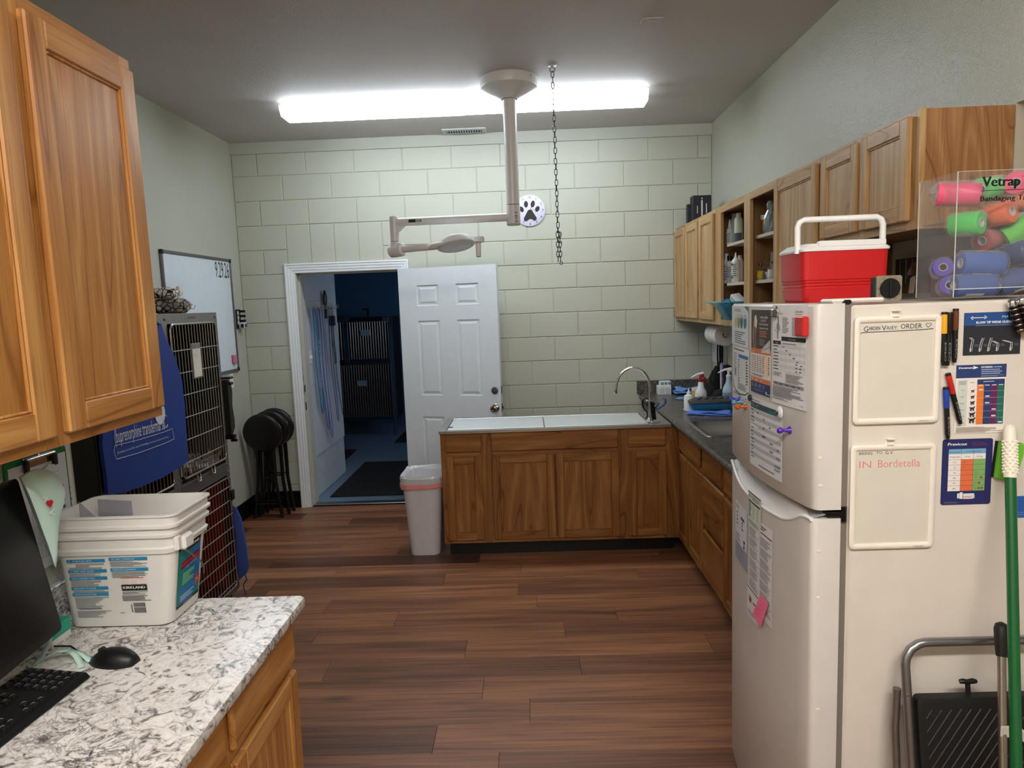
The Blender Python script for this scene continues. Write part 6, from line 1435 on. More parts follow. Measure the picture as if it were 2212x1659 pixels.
# patterned towels and bottle on top of the cages
def toonmat(seed, ground):
    t = NT('printed_animal_towel'); v = t.coord((1, 1, 1), rnd=seed); vo = t.n('ShaderNodeTexVoronoi', feature='DISTANCE_TO_EDGE'); vo.inputs['Scale'].default_value = 34.0; t.l(v, vo.inputs['Vector'])
    ln = t.ramp(vo.outputs['Distance'], [(0.05, (0, 0, 0, 1)), (0.10, (1, 1, 1, 1))]); n_ = t.noise(v, 26.0, 2.0)
    colr = t.ramp(n_, [(0.40, ground), (0.55, (236, 230, 222)), (0.60, (208, 150, 70)), (0.66, (232, 226, 220)), (0.75, (120, 150, 170))], 'CONSTANT')
    t.l(t.mix(ln, lin((26, 22, 22)), colr), t.b.inputs['Base Color']); t.set(Roughness=0.9); return t.m
def towel_roll(label, u, v, xx, rad, L, ground, seed, zbase):
    p = onX(u, v, xx); c = Vector((xx, p.y, zbase+rad*0.8))
    t_ = thing('rolled_towel', label, 'towel', (c.x, c.y, zbase), 0, 'printed towels on the cages')
    mb = MB(); n = 20; m_ = 10; rn_ = random.Random(seed); LL = []
    for i in range(m_+1):
        s_ = i/m_; k = 0.86+0.14*sin(pi*s_)**0.3 if 0 < i < m_ else 0.62
        LL.append([c + Vector(((s_-0.5)*L*0.5 + 0.02*sin(s_*5), (cos(2*pi*j/n)*rad*1.25*k), sin(2*pi*j/n)*rad*0.8*k*(1+0.04*sin(j*2.2+i))))for j in range(n)])
    mb.rings(LL); mb.build('cloth', toonmat(seed, ground), t_, smooth=60)
    MB().tube([c + Vector((0.26*L, rad*0.8*cos(a)*k/6, rad*0.55*sin(a)*k/6)) for k, a in enumerate([radians(60*x) for x in range(7)])], 0.003, 5).build('rolled_edge', M((200, 194, 186), 0.9), t_)
towel_roll('dark patterned cartoon towel rolled on the steel cages', 372, 660, GX-0.13, 0.052, 0.42, (150, 146, 142), 3, GZT)
towel_roll('white patterned towel rolled on top of the darker towel', 352, 640, GX-0.15, 0.040, 0.36, (232, 228, 222), 9, GZT+0.080)
p = onX(387, 640, GX-0.20)
sbt = thing('pump_bottle', 'white pump bottle standing behind the patterned towels', 'bottle', (GX-0.20, p.y, GZT))
zc = onX(387, 665, GX-0.20).z; zt3 = onX(387, 619, GX-0.20).z
MB().lathe([(0.03, 0), (0.034, 0.004), (0.034, zc-GZT-0.02), (0.026, zc-GZT)], (GX-0.20, p.y, GZT), 20).build('body', M((226, 222, 214), 0.4), sbt, smooth=40)
MB().lathe([(0.030, 0), (0.030, 0.02), (0.018, 0.024), (0.018, 0.05), (0.012, 0.054), (0.012, zt3-zc)], (GX-0.20, p.y, zc), 20).build('pump', M((236, 234, 228), 0.4), sbt, smooth=40)
# ================================================================== folding stools in the corner
def stool(label, cx, cy, cz, r, tilt_, zfoot=0.0):
    s_ = thing('folding_stool', label, 'stool', (cx, cy, 0), 0, 'folded black stools in the corner')
    axr = Matrix.Rotation(pi/2+radians(tilt_), 3, 'X')
    MB().lathe([(r*0.90, -0.018), (r*0.985, -0.014), (r, 0.0), (r*0.985, 0.012), (r*0.90, 0.020), (r*0.5, 0.026), (0.004, 0.027)], (cx, cy, cz), 40, axr).build('seat', M((13, 13, 14), 0.38, name='black_vinyl'), s_, smooth=50)
    MB().lathe([(r*1.0, -0.012), (r*1.012, -0.006), (r*1.0, 0.0)], (cx, cy, cz), 40, axr, caps=False).build('seat_rim', M_BLACKG, s_, smooth=50)
    for sx in (-1, 1):
        MB().tube([(cx+sx*0.065, cy+0.035, cz-0.02), (cx+sx*0.070, cy+0.030, cz-r-0.05), (cx+sx*0.076, cy+0.01, 0.30), (cx+sx*0.115, cy-0.01, 0.012)], 0.0145, 8).build('leg', M_BLACKG, s_, smooth=60)
        MB().tube([(cx+sx*0.045, cy+0.06, cz-0.02), (cx+sx*0.055, cy+0.055, cz-r-0.05), (cx+sx*0.06, cy+0.05, 0.30), (cx+sx*0.095, cy+0.045, 0.012)], 0.0145, 8).build('leg', M_BLACKG, s_, smooth=60)
        for yy, xx in ((cy-0.01, 0.115), (cy+0.045, 0.095)): MB().lathe([(0.012, 0), (0.014, 0.003), (0.013, 0.03)], (cx+sx*xx, yy, 0), 10).build('foot', M_RUBBER, s_)
    MB().cyl((cx-0.075, cy+0.02, 0.335), (cx+0.075, cy+0.02, 0.335), 0.006, n=8).build('crossbar', M_BLACKG, s_)
    MB().cyl((cx-0.10, cy+0.0, 0.12), (cx+0.10, cy+0.0, 0.12), 0.007, n=8).build('crossbar', M_BLACKG, s_)
stool('black folding stool in front of the stack in the corner', -0.015, -0.285, 0.724, 0.163, 8)
stool('black folding stool in the middle of the stack', 0.010, -0.185, 0.736, 0.163, 7)
stool('black folding stool against the block wall at the back of the stack', 0.020, -0.095, 0.742, 0.163, 6)
# ================================================================== waste bin
tb_ = thing('waste_bin', 'white plastic waste bin with bag liner beside the peninsula', 'waste bin', (1.447, -1.05, 0))
mb = MB()
def tl(k, z, r): return [Vector((a, b, z)) for a, b in mb.rrect(1.345-0.045*k, 1.545+0.040*k, -1.258-0.012*k, -0.93+0.012*k, r, 6)]
mb.rings([tl(0.0, 0.0, 0.05), tl(0.05, 0.012, 0.05), tl(0.95, 0.53, 0.07), tl(1.0, 0.545, 0.07), tl(0.9, 0.545, 0.068), tl(0.0, 0.03, 0.05)], True, True, True)
mb.build('bin', M((208, 204, 208), 0.5, name='white_bin_plastic'), tb_, smooth=40)
rn = random.Random(4); ln_ = MB(); LL = []
base = tl(1.08, 0, 0.07); n = len(base); cbx, cby = 1.447, -1.09
prof = [(1.03, 0.470, 0.004), (1.05, 0.505, 0.006), (1.05, 0.548, 0.004), (1.02, 0.560, 0.005), (0.90, 0.535, 0.012), (0.80, 0.46, 0.02), (0.72, 0.40, 0.03), (0.4, 0.36, 0.03)]
for k, z, j in prof: LL.append([Vector((cbx+(p.x-cbx)*(k+rn.uniform(-j, j)), cby+(p.y-cby)*(k+rn.uniform(-j, j)), z+rn.uniform(-j, j)*1.2)) for p in base])
ln_.rings(LL, True, False, True)
t_ = NT('translucent_bag_film'); t_.set(Base_Color=lin((226, 228, 232)), Roughness=0.25); t_.b.inputs['Transmission Weight'].default_value = 0.25
ln_.build('liner', t_.m, tb_)
LL = [[Vector((cbx+(p.x-cbx)*(k+0.004*sin(i*1.7)), cby+(p.y-cby)*(k+0.004*sin(i*1.7)), z+0.004*sin(i*0.9))) for i, p in enumerate(base)] for k, z in ((1.035, 0.472), (1.06, 0.48), (1.06, 0.508), (1.035, 0.515))]
MB().rings(LL, True, False, False).build('drawstring', M((226, 150, 146), 0.5, name='pink_drawstring'), tb_)
# ================================================================== on the white counter
CT = 0.910
# laundry detergent pail
pl = thing('detergent_pail', 'white square plastic pail with blue printed laundry label on the counter', 'pail', (1.14, -4.06, CT))
mb = MB()
def pr4(x0, x1, y0, y1, z, r): return [Vector((a, b, z)) for a, b in mb.rrect(x0, x1, y0, y1, r, 7)]
def plp(k, e=0.0): return (0.975-0.012*k-e, 1.247+0.042*k+e, -4.152-0.014*k-e, -3.975+0.018*k+e)
LZ = [(0.0, -0.012, 0.0), (0.004, -0.002, 0.006), (0.0, 0.0, 0.012), (0.66, 0.0, 0.200), (0.66, 0.006, 0.204), (0.72, 0.007, 0.216), (0.74, 0.001, 0.220), (0.80, 0.001, 0.243), (0.80, 0.008, 0.247), (0.83, 0.008, 0.254), (0.84, 0.002, 0.257), (0.88, 0.002, 0.268), (0.88, 0.009, 0.271), (0.9, 0.009, 0.278), (0.92, 0.003, 0.281), (0.98, 0.002, 0.298), (1.0, 0.006, 0.301), (1.0, 0.006, 0.305), (1.0, -0.001, 0.306), (0.9, -0.004, 0.28), (0.0, -0.004, 0.02)]
rg = [pr4(*plp(k, e), CT+z, 0.030) for k, e, z in LZ]
mb.rings(rg, True, True, True)
pb_ = mb.build('pail_body', M((222, 220, 216), 0.42, name='white_pail_plastic'), pl, smooth=35)
# front print on the tapered face
def pf_(s, t, d=0.0):
    k = 0.66*t/0.2; x0, x1, y0, y1 = plp(k); return Vector((x0+0.0+s, y0-0.0006-d, CT+t))
def prnt(f, x0, w_, h0, h_, items, parent):
    g = MB(); tx = MB(); rn_ = random.Random(2); lv = 0
    for it in items:
        lv += 1; dd = 0.0002+0.00003*lv
        if it[0] == 'r': g.use(M(it[5], 0.5)); a, b, c, d_ = x0+it[1]*w_, h0+it[2]*h_, it[3]*w_, it[4]*h_; nn_ = max(1, int(c/0.02)); g.add([f(a+c*i/nn_, b+d_*j, dd) for j in (0, 1) for i in range(nn_+1)], [(i, i+1, nn_+2+i, nn_+1+i) for i in range(nn_)])
        elif it[0] == 'g':
            _, x, y, ww, hh_, n_, c = it; g.use(M(c, 0.5))
            for i in range(n_):
                yy = h0+(y+hh_*(1-(i+0.75)/n_))*h_; wx = ww*w_*rn_.uniform(0.55, 1.0); a = x0+x*w_; g.add([f(a, yy, dd), f(a+wx, yy, dd), f(a+wx, yy+hh_*h_/n_*0.42, dd), f(a, yy+hh_*h_/n_*0.42, dd)], [(0, 1, 2, 3)])
        elif it[0] == 'p': g.use(M(it[2], 0.5)); g.add([f(x0+a*w_, h0+b*h_, dd) for a, b in it[1]], [tuple(range(len(it[1])))])
        elif it[0] == 't': tx.use(M(it[5], 0.5)); o = dict(it[6]) if len(it) > 6 else {}; o['width'] = o['width']*w_ if 'width' in o else None; put_text(tx, it[1], f, x0+it[2]*w_, h0+it[3]*h_, it[4]*h_, d=dd, **o)
    a = g.build('printed_label', None, parent)
    if tx.v: tx.build('lettering', None, a)
BB, GT = (44, 132, 176), (120, 122, 128)
it = [('t', 'General Laundry Instructions', 0.23, 0.90, 0.035, (196, 60, 90), {'width': 0.62, 'bold': 0.04})]
for x, y, s_, w2 in ((0.0, 0.80, '1  MEASURE', 0.50), (0.0, 0.645, '2  SORT AND WASH', 0.50), (0.0, 0.535, 'HOW TO PRE-TREAT STAINS', 0.49), (0.0, 0.385, 'GREASY STAINS', 0.48), (0.0, 0.29, 'PROTEIN OR GRASS STAINS', 0.47), (0.55, 0.815, 'OIL SPILL CLEAN-UP', 0.50), (0.55, 0.655, 'SURFACE CLEANING', 0.49)):
    it += [('r', x, y, w2, 0.05, BB), ('t', s_, x+0.03, y+0.013, 0.024, (206, 226, 236), {'width': w2*0.6})]
it += [('g', 0.02, 0.70, 0.47, 0.09, 6, GT), ('r', 0.01, 0.735, 0.10, 0.045, (226, 224, 220)), ('g', 0.01, 0.59, 0.48, 0.05, 3, GT), ('g', 0.01, 0.44, 0.48, 0.09, 5, GT), ('g', 0.02, 0.345, 0.46, 0.035, 2, GT), ('g', 0.02, 0.10, 0.46, 0.18, 8, GT), ('g', 0.05, 0.085, 0.42, 0.02, 1, (50, 50, 54)), ('g', 0.02, -0.04, 0.47, 0.11, 6, GT),
       ('g', 0.56, 0.72, 0.48, 0.09, 6, GT), ('g', 0.56, 0.56, 0.48, 0.09, 6, GT), ('g', 0.66, 0.545, 0.3, 0.02, 1, (206, 90, 100)), ('r', 0.67, 0.455, 0.08, 0.06, (230, 200, 200)), ('r', 0.79, 0.455, 0.08, 0.06, (230, 196, 196)), ('r', 0.90, 0.46, 0.08, 0.06, (230, 200, 200)),
       ('r', 0.655, 0.36, 0.33, 0.09, (30, 28, 30)), ('t', 'KIRKLAND', 0.675, 0.39, 0.036, (236, 234, 230), {'width': 0.285, 'bold': 0.06}), ('g', 0.655, 0.30, 0.33, 0.05, 3, GT), ('g', 0.64, 0.20, 0.38, 0.09, 5, (60, 60, 64)), ('r', 0.77, 0.02, 0.15, 0.15, (60, 60, 64)), ('r', 0.77, 0.10, 0.15, 0.008, (214, 212, 208)), ('r', 0.735, 0.03, 0.018, 0.12, (110, 110, 112)), ('g', 0.58, 0.015, 0.08, 0.015, 1, (80, 80, 84))] + [('r', 0.775+0.012*k, 0.02, 0.003, 0.15, (190, 188, 186)) for k in range(12)]
prnt(pf_, 0.030, 0.202, 0.040, 0.180, it, pb_)
# side label facing the aisle
def ps_(s, t, d=0.0):
    k = 0.66*t/0.2; x0, x1, y0, y1 = plp(k); return Vector((x1+0.0006+d, -4.128+s, CT+t))
it = [('r', 0, 0, 1, 1, (26, 124, 120)), ('p', [(0.25, 0.2), (0.8, 0.1), (1.0, 0.4), (1.0, 0.85), (0.7, 0.9), (0.3, 0.7)], (26, 110, 170)), ('p', [(0.1, 0.05), (0.6, 0.03), (0.9, 0.2), (0.5, 0.35), (0.1, 0.3)], (30, 116, 176)), ('p', [(0.15, 0.35), (0.5, 0.3), (0.75, 0.5), (0.3, 0.55)], (36, 140, 100)), ('r', 0, 0.93, 1, 0.07, (16, 16, 18)), ('r', 0.40, 0.865, 0.55, 0.07, (16, 16, 18)), ('t', 'KIRKLAND', 0.42, 0.90, 0.045, (240, 240, 236), {'width': 0.5, 'bold': 0.06}),
      ('p', [(0.14, 0.60), (0.95, 0.66), (0.97, 0.76), (0.16, 0.71)], (120, 20, 40)), ('t', 'LAUNDRY DETERGENT', 0.17, 0.64, 0.055, (226, 40, 60), {'width': 0.76, 'slope': 0.05, 'bold': 0.05}), ('t', 'Super Concentrate', 0.35, 0.585, 0.032, (240, 190, 60), {'width': 0.5, 'slope': 0.05}), ('g', 0.22, 0.33, 0.55, 0.2, 6, (150, 206, 190)), ('p', [(0.75, 0.20), (0.82, 0.28), (0.80, 0.36), (0.88, 0.33), (0.97, 0.38), (0.95, 0.29), (1.0, 0.22), (0.92, 0.22), (0.88, 0.14), (0.84, 0.21)], (206, 60, 40)), ('t', '200', 0.83, 0.24, 0.04, (244, 200, 60), {'width': 0.11}), ('g', 0.15, 0.08, 0.7, 0.1, 3, (190, 220, 232)), ('r', 0, 0, 1, 0.04, (24, 30, 34)), ('g', 0.3, 0.01, 0.5, 0.02, 1, (180, 190, 190))]
prnt(ps_, 0.0, 0.122, 0.034, 0.170, it, pb_)
# handle lug and wire bail
xl_ = plp(0.72)[1]
MB().box(xl_-0.002, xl_+0.020, -4.135, -4.085, CT+0.200, CT+0.238, 0.006).box(xl_-0.002, xl_+0.012, -4.155, -4.135, CT+0.205, CT+0.245, 0.004).build('handle_lug', M((228, 226, 222), 0.4), pl)
MB().tube([(xl_+0.004, -4.125, CT+0.212), (xl_+0.010, -4.128, CT+0.206), (xl_+0.016, -4.115, CT+0.19), (xl_+0.028, -4.08, CT+0.150), (xl_+0.026, -4.06, CT+0.125), (xl_+0.018, -4.05, CT+0.105)], 0.0025, 6).build('wire_bail', M((130, 128, 124), 0.35, 0.9), pl, smooth=60)
# clear sheets standing in the pail
for k, (a, b, c, d) in enumerate((((0.995, -4.10), (1.08, -4.12), 0.33, 0.27), ((1.0, -4.03), (1.11, -4.04), 0.315, 0.31))):
    mb = MB().add([(a[0], a[1], CT+0.06), (b[0], b[1], CT+0.06), (b[0], b[1], CT+d), (a[0]+0.01, a[1], CT+c)], [(0, 1, 2, 3)])
    o = mb.build('plastic_sleeve', clear('grey_clear_sleeve_%d' % k, (206, 206, 212), 0.1, 0.25), None, origin=(a[0], a[1], CT+0.06), solid=0.0006)
    tag(o, ('clear plastic sleeve with a slanted top standing in the pail', 'square-cornered clear plastic sleeve standing in the pail')[k], 'plastic sleeve', 'clear sleeves in the pail')
# monitor
mn = thing('monitor', 'black computer monitor seen from its far edge on the white counter', 'monitor', (1.05, -4.65, CT))
bt = onX(135, 1357, 1.115); tp = Vector((1.03, bt.y+0.0, 1.372))
far_b, far_t = Vector((1.115, -4.362, 1.013)), Vector((1.045, -4.352, 1.368))
vy = Vector((0.10, -0.995, 0)).normalized(); Lm = 0.52
up = (far_t-far_b); upn = up.normalized(); nrm = upn.cross(vy).normalized()
if nrm.x < 0: nrm = -nrm
mf = lambda s, t, d=0.0: far_b + vy*s + upn*t + nrm*d
Hm = up.length
mb = MB(); o_ = mb.rrect(0, Lm, 0, Hm, 0.012, 4)
mb.rings([[mf(a, b, -0.03) for a, b in mb.rrect(0.02, Lm-0.02, 0.02, Hm-0.02, 0.012, 4)], [mf(a, b, -0.014) for a, b in o_], [mf(a, b, 0.0) for a, b in o_]])
mb.build('case', M((10, 10, 11), 0.35, name='black_monitor_case'), mn, smooth=30)
MB().add([mf(0.008, 0.016, 0.0006), mf(Lm-0.008, 0.016, 0.0006), mf(Lm-0.008, Hm-0.008, 0.0006), mf(0.008, Hm-0.008, 0.0006)], [(0, 1, 2, 3)]).build('screen', M((5, 5, 7), 0.28, name='dark_screen'), mn)
pm_ = mf(Lm/2, Hm*0.35, -0.03); ft = Vector((1.0, pm_.y, CT))
MB().tube([pm_, pm_+Vector((-0.05, 0, -0.03)), Vector((pm_.x-0.06, pm_.y, CT+0.02))], 0.02, 10).build('stand_neck', M_BLACK, mn, smooth=50)
MB().box(pm_.x-0.13, pm_.x-0.03, pm_.y-0.11, pm_.y+0.11, CT, CT+0.012, 0.004).build('stand_foot', M_BLACK, mn)
# mint scrub cap over the monitor corner
def cappt(u, v, x): return onX(u, v, x)
Tx = 1.055
top = [cappt(u, v, Tx) for u, v in ((44, 1032), (60, 1022), (78, 1014), (96, 1013), (112, 1018), (124, 1028))]
rgt = [cappt(u, v, Tx+0.012) for u, v in ((132, 1042), (138, 1055), (141, 1066), (138, 1085), (130, 1110), (126, 1140))]
low = [cappt(u, v, Tx+0.03) for u, v in ((124, 1165), (123, 1200), (120, 1226))]
lft = [cappt(u, v, Tx+0.03) for u, v in ((116, 1218), (104, 1180), (92, 1148), (80, 1115), (66, 1078), (54, 1050))]
ring_ = top+rgt+low+lft
cc = sum(ring_, Vector())/len(ring_)
mb = MB(); fw = Vector((0.012, -0.008, 0))
mb.rings([[p - fw*0.6 for p in ring_], [p + fw*0.2 for p in ring_], [cc + (p-cc)*0.75 + fw*1.0 + Vector((0, 0, 0.002*sin(i*1.9))) for i, p in enumerate(ring_)], [cc + (p-cc)*0.35 + fw*1.5 for p in ring_]])
cap = mb.build('scrub_cap', M((196, 226, 216), 0.8, name='mint_cotton'), None, smooth=60, origin=(cc.x, cc.y, low[-1].z)); tag(cap, 'mint green scrub cap with a red heart hung on the monitor corner', 'cap')
hc_ = onX(106, 1088, Tx+0.045); dirs = Vector((0, 0.97, -0.1)); 
hv = [(0, -0.008), (0.006, 0.0), (0.0065, 0.005), (0.003, 0.008), (0, 0.005), (-0.003, 0.008), (-0.0065, 0.005), (-0.006, 0.0)]
MB().prism(hv, lambda a, b, d: hc_ + Vector((0.3*a+d, 0.95*a, b)), 0.0, 0.004).build('red_heart', M((190, 24, 34), 0.6), cap)
tx = MB().use(M((240, 244, 244), 0.6))
for dx, dz, rot, L in ((-0.012, 0.012, 0.6, 0.016), (-0.014, 0.018, -0.5, 0.014), (0.004, -0.018, 0.4, 0.018), (0.006, -0.026, -0.6, 0.014)):
    a = hc_ + Vector((0.002, dx-L/2*cos(rot), dz-L/2*sin(rot))); b = hc_ + Vector((0.002, dx+L/2*cos(rot), dz+L/2*sin(rot))); tx.cyl(a, b, 0.0009, n=5)
tx.build('embroidery', None, cap)
# mint fabric ties lying on the counter
def ribbon(path, w_, name, mat, parent=None):
    mb = MB(); L = []
    for i, p in enumerate(path):
        p = Vector(p); d = (Vector(path[min(i+1, len(path)-1)]) - Vector(path[max(i-1, 0)])); sd = Vector((-d.y, d.x, 0)); sd = sd.normalized() if sd.length > 1e-6 else Vector((1, 0, 0))
        L.append([p+sd*w_/2, p-sd*w_/2])
    mb.rings(L, False, False, False); return mb.build(name, mat, parent, smooth=60, solid=0.0012)
M_MINT = M((190, 226, 214), 0.8, name='mint_ribbon')
q1 = [onZ(u, v, CT+h) for u, v, h in ((196, 1428, 0.006), (178, 1412, 0.012), (150, 1404, 0.026), (124, 1406, 0.030), (104, 1416, 0.020), (86, 1428, 0.006), (70, 1436, 0.003))]
tie = ribbon(q1, 0.014, 'fabric_tie', M_MINT); tag(tie, 'pale mint fabric tie looped on the counter beside the mouse', 'fabric tie', 'mint fabric ties')
q2 = [onZ(u, v, CT+h) for u, v, h in ((150, 1404, 0.028), (164, 1416, 0.020), (172, 1430, 0.008), (176, 1442, 0.003))]
tie2 = ribbon(q2, 0.014, 'fabric_tie', M_MINT); tag(tie2, 'short mint fabric tie end lying next to the keyboard', 'fabric tie', 'mint fabric ties')
q3 = [onZ(u, v, CT+h) for u, v, h in ((112, 1365, 0.05), (104, 1392, 0.03), (92, 1418, 0.012), (72, 1436, 0.003))]
tie3 = ribbon(q3, 0.012, 'fabric_tie', M((176, 206, 212), 0.8)); tag(tie3, 'grey-blue fabric tie hanging down from the scrub cap', 'fabric tie', 'mint fabric ties')
# green and white tissue box under the monitor
p = onZ(112, 1402, CT)
bx = thing('tissue_box', 'green and white carton behind the monitor foot', 'box', (p.x-0.05, p.y+0.05, CT))
B('carton', M((226, 226, 222), 0.6), bx, p.x-0.13, p.x+0.0, p.y+0.005, p.y+0.075, CT, CT+0.05, 0.002); B('green_panel', M((40, 166, 140), 0.5), bx, p.x-0.12, p.x+0.0008, p.y+0.004, p.y+0.076, CT+0.018, CT+0.0505)
# keyboard
kb_ang = radians(-3.5)
kb = thing('keyboard', 'black computer keyboard lying along the white counter', 'keyboard', (1.19, -4.395, CT), kb_ang)
KL, KW = 0.44, 0.150
mb = MB(); mb.add([(-KW, 0, 0.004), (0, 0, 0.004), (0, -KL, 0.004), (-KW, -KL, 0.004), (-KW+0.004, -0.004, 0.026), (-0.006, -0.004, 0.016), (-0.006, -KL+0.004, 0.016), (-KW+0.004, -KL+0.004, 0.026)], [(0, 1, 5, 4), (1, 2, 6, 5), (2, 3, 7, 6), (3, 0, 4, 7), (4, 5, 6, 7), (3, 2, 1, 0)])
mb.build('case', M((16, 17, 20), 0.4, name='keyboard_plastic'), kb, local=True)
for x in (-0.02, -KW+0.02):
    for y in (-0.03, -KL+0.03): MB().box(x-0.008, x+0.008, y-0.008, y+0.008, 0.0, 0.005).build('rubber_foot', M_RUBBER, kb, local=True)
key = None; M_KEY = M((22, 23, 26), 0.32, name='key_plastic')
for r in range(6):
    xr = -KW+0.016 + r*0.0205 + (0.006 if r > 0 else 0)
    for c in range(21):
        yc2 = -0.016 - c*0.0195
        if c in (4, 8) or (r in (0,) and c % 5 == 4) or (r == 4 and 4 < c < 8 and c != 6) or (r == 3 and 4 < c < 8): continue
        zk = 0.0245 - r*0.0018
        if key is None:
            mk2 = MB(); mk2.rings([[Vector((a, b, 0)) for a, b in mk2.rrect(-0.009, 0.009, -0.0088, 0.0088, 0.001, 2)], [Vector((a, b, 0.006)) for a, b in mk2.rrect(-0.0068, 0.0068, -0.0066, 0.0066, 0.0015, 2)]])
            mk2.use(M_KEY); mk2.fm = [0]*len(mk2.f); mk2.use(M((170, 172, 176), 0.5)); mk2.add([(-0.005, 0.004, 0.0062), (-0.005, -0.003, 0.0062), (-0.0036, -0.003, 0.0062), (-0.0036, 0.004, 0.0062), (-0.0036, 0.004, 0.0062), (-0.0036, 0.0026, 0.0062), (0.001, 0.0026, 0.0062), (0.001, 0.004, 0.0062)], [(0, 3, 2, 1), (4, 7, 6, 5)])
            key = mk2.build('key', None, kb, local=True); o = key
        else: o = key.copy(); COL.objects.link(o)
        o.location = (xr, yc2, zk-0.001)
cr_ = MB().use(M((150, 150, 154), 0.5))
put_text(cr_, 'DELL', lambda s, t, d=0.0: Vector((-KW+0.008+t*0.0-0.0, -0.40+0*s, 0.0262+d)) + Vector((-t, -s, 0)), 0.0, 0.0, 0.004); cr_.build('maker_name', None, kb, local=True)
# mouse
mc = onZ(247, 1420, CT+0.012)
ms = thing('computer_mouse', 'black computer mouse on the white counter', 'mouse', (mc.x, mc.y, CT), radians(80))
mb = MB(); L = []
for i in range(13):
    s_ = i/12; y = -0.058+0.116*s_; w_ = 0.033*(sin(pi*min(0.97, max(0.03, s_)))**0.35); h_ = 0.036*(sin(pi*min(0.97, max(0.04, s_*0.86+0.10)))**0.6)
    L.append([Vector((w_*cos(a), y, max(0.0, h_*sin(a)))) for a in [pi*k/14 for k in range(15)]])
mb.rings(L); mb.build('shell', M((14, 14, 15), 0.42), ms, smooth=60, local=True)
MB().cyl((-0.004, 0.030, 0.026), (0.004, 0.030, 0.026), 0.010, n=16).build('scroll_wheel', M((40, 40, 42), 0.5), ms, local=True)
MB().tube([(0, 0.056, 0.008), (0.004, 0.09, 0.004), (0.03, 0.13, 0.003), (0.05, 0.17, 0.003), (0.04, 0.24, 0.003)], 0.002, 6).build('cable', M_RUBBER, ms, local=True)
# clipboard and papers on the partition
cx = XP+0.002
cf2 = plane((cx+0.002, -4.213, 1.073), (0, 1, 0), (0, 0, 1), (1, 0, 0))
cbd = thing('clipboard', 'green clipboard with a form hanging under the oak wall cabinet', 'clipboard', (cx, -4.09, 1.10))
mb = MB(); mb.prism(mb.rrect(0.0, 0.226, 0, 0.300, 0.012, 4), cf2, -0.001, 0.003); mb.build('board', M((24, 122, 66), 0.4, name='green_board'), cbd)
fo = card('form_sheet', '', '', plane((cx+0.0055, -4.205, 1.066), (0, 1, 0), (0, 0, 1), (1, 0, 0)), 0.212, 0.288, (228, 228, 236), [('r', 0.30, 0.10, 0.004, 0.74, (120, 120, 130)), ('r', 0.30, 0.84, 0.55, 0.003, (120, 120, 130))] + [('r', 0.38+0.075*k, 0.10, 0.003, 0.74, (120, 120, 130)) for k in range(6)] + [('r', 0.30, 0.10+0.15*k, 0.55, 0.003, (120, 120, 130)) for k in range(5)] + [('g', 0.85, 0.12, 0.06, 0.6, 9, (90, 90, 110)), ('c', [(0.80, 0.78), (0.83, 0.72), (0.79, 0.66), (0.82, 0.58), (0.80, 0.50)], 0.006, (60, 60, 80)), ('c', [(0.84, 0.42), (0.86, 0.36), (0.83, 0.30)], 0.006, (60, 60, 80))], parent=cbd)
MB().cyl((cx+0.016, -4.155, 1.364), (cx+0.016, -4.050, 1.364), 0.005, n=10).box(cx+0.006, cx+0.010, -4.157, -4.048, 1.342, 1.369).build('clip_bar', M_CHROME, cbd, smooth=40)
for y in (-4.155, -4.050): MB().box(cx+0.010, cx+0.022, y-0.006, y+0.006, 1.330, 1.364, 0.002).build('clip_foot', M_BLACK, cbd)
MB().tube([(cx+0.018, -4.150, 1.332), (cx+0.020, -4.12, 1.327), (cx+0.020, -4.085, 1.335), (cx+0.018, -4.055, 1.332)], 0.0018, 6).build('clip_wire', M_CHROME, cbd)
MB().cyl((cx-0.001, -4.10, 1.370), (cx+0.012, -4.10, 1.370), 0.004, n=8).build('hanging_nail', M_CHROME, cbd)
card('paper_sheet', 'white typed sheet on the wall behind the clipboard', 'paper', plane((cx, -4.04, 1.08), (0, 1, 0), (0, 0, 1), (1, 0, 0)), 0.075, 0.32, (232, 230, 224), [('g', 0.6, 0.05, 0.25, 0.6, 12, (120, 120, 126))], 'sheets on the partition wall')
card('paper_sheet', 'white notice on the wall left of the clipboard', 'paper', plane((cx, -4.42, 1.22), (0, 1, 0), (0, 0, 1), (1, 0, 0)), 0.19, 0.14, (226, 224, 220), [('g', 0.1, 0.2, 0.8, 0.6, 6, (130, 130, 136))], 'sheets on the partition wall')
# ================================================================== faucet and spray on the wash table
fz_ = 0.889; FXc, FYc = 3.020, -1.236
fa = thing('gooseneck_faucet', 'chrome gooseneck faucet with blue-tipped lever at the end of the wash table', 'faucet', (FXc, FYc, fz_))
path = [(FXc, FYc, fz_), (FXc, FYc, 1.10)]
A_, B_ = onY(1404, 838, FYc), onY(1331, 838, FYc); top_ = onY(1368, 794, FYc).z
cxa = (A_.x+B_.x)/2; ra = (A_.x-B_.x)/2; zb4 = A_.z
path = [(A_.x, FYc, fz_+0.03), (A_.x, FYc, zb4)] + [(cxa+ra*cos(a), FYc, zb4+(top_-zb4)*sin(a)) for a in [pi*k/14 for k in range(1, 14)]] + [(B_.x, FYc, zb4), (B_.x-0.003, FYc, zb4-0.012)]
MB().tube(path, 0.0085, 12).build('spout', M_CHROME, fa, smooth=60)
MB().lathe([(0.0115, 0), (0.0115, -0.022), (0.009, -0.026)], (B_.x-0.004, FYc, zb4-0.006), 16).build('aerator', M_CHROME, fa, smooth=40)
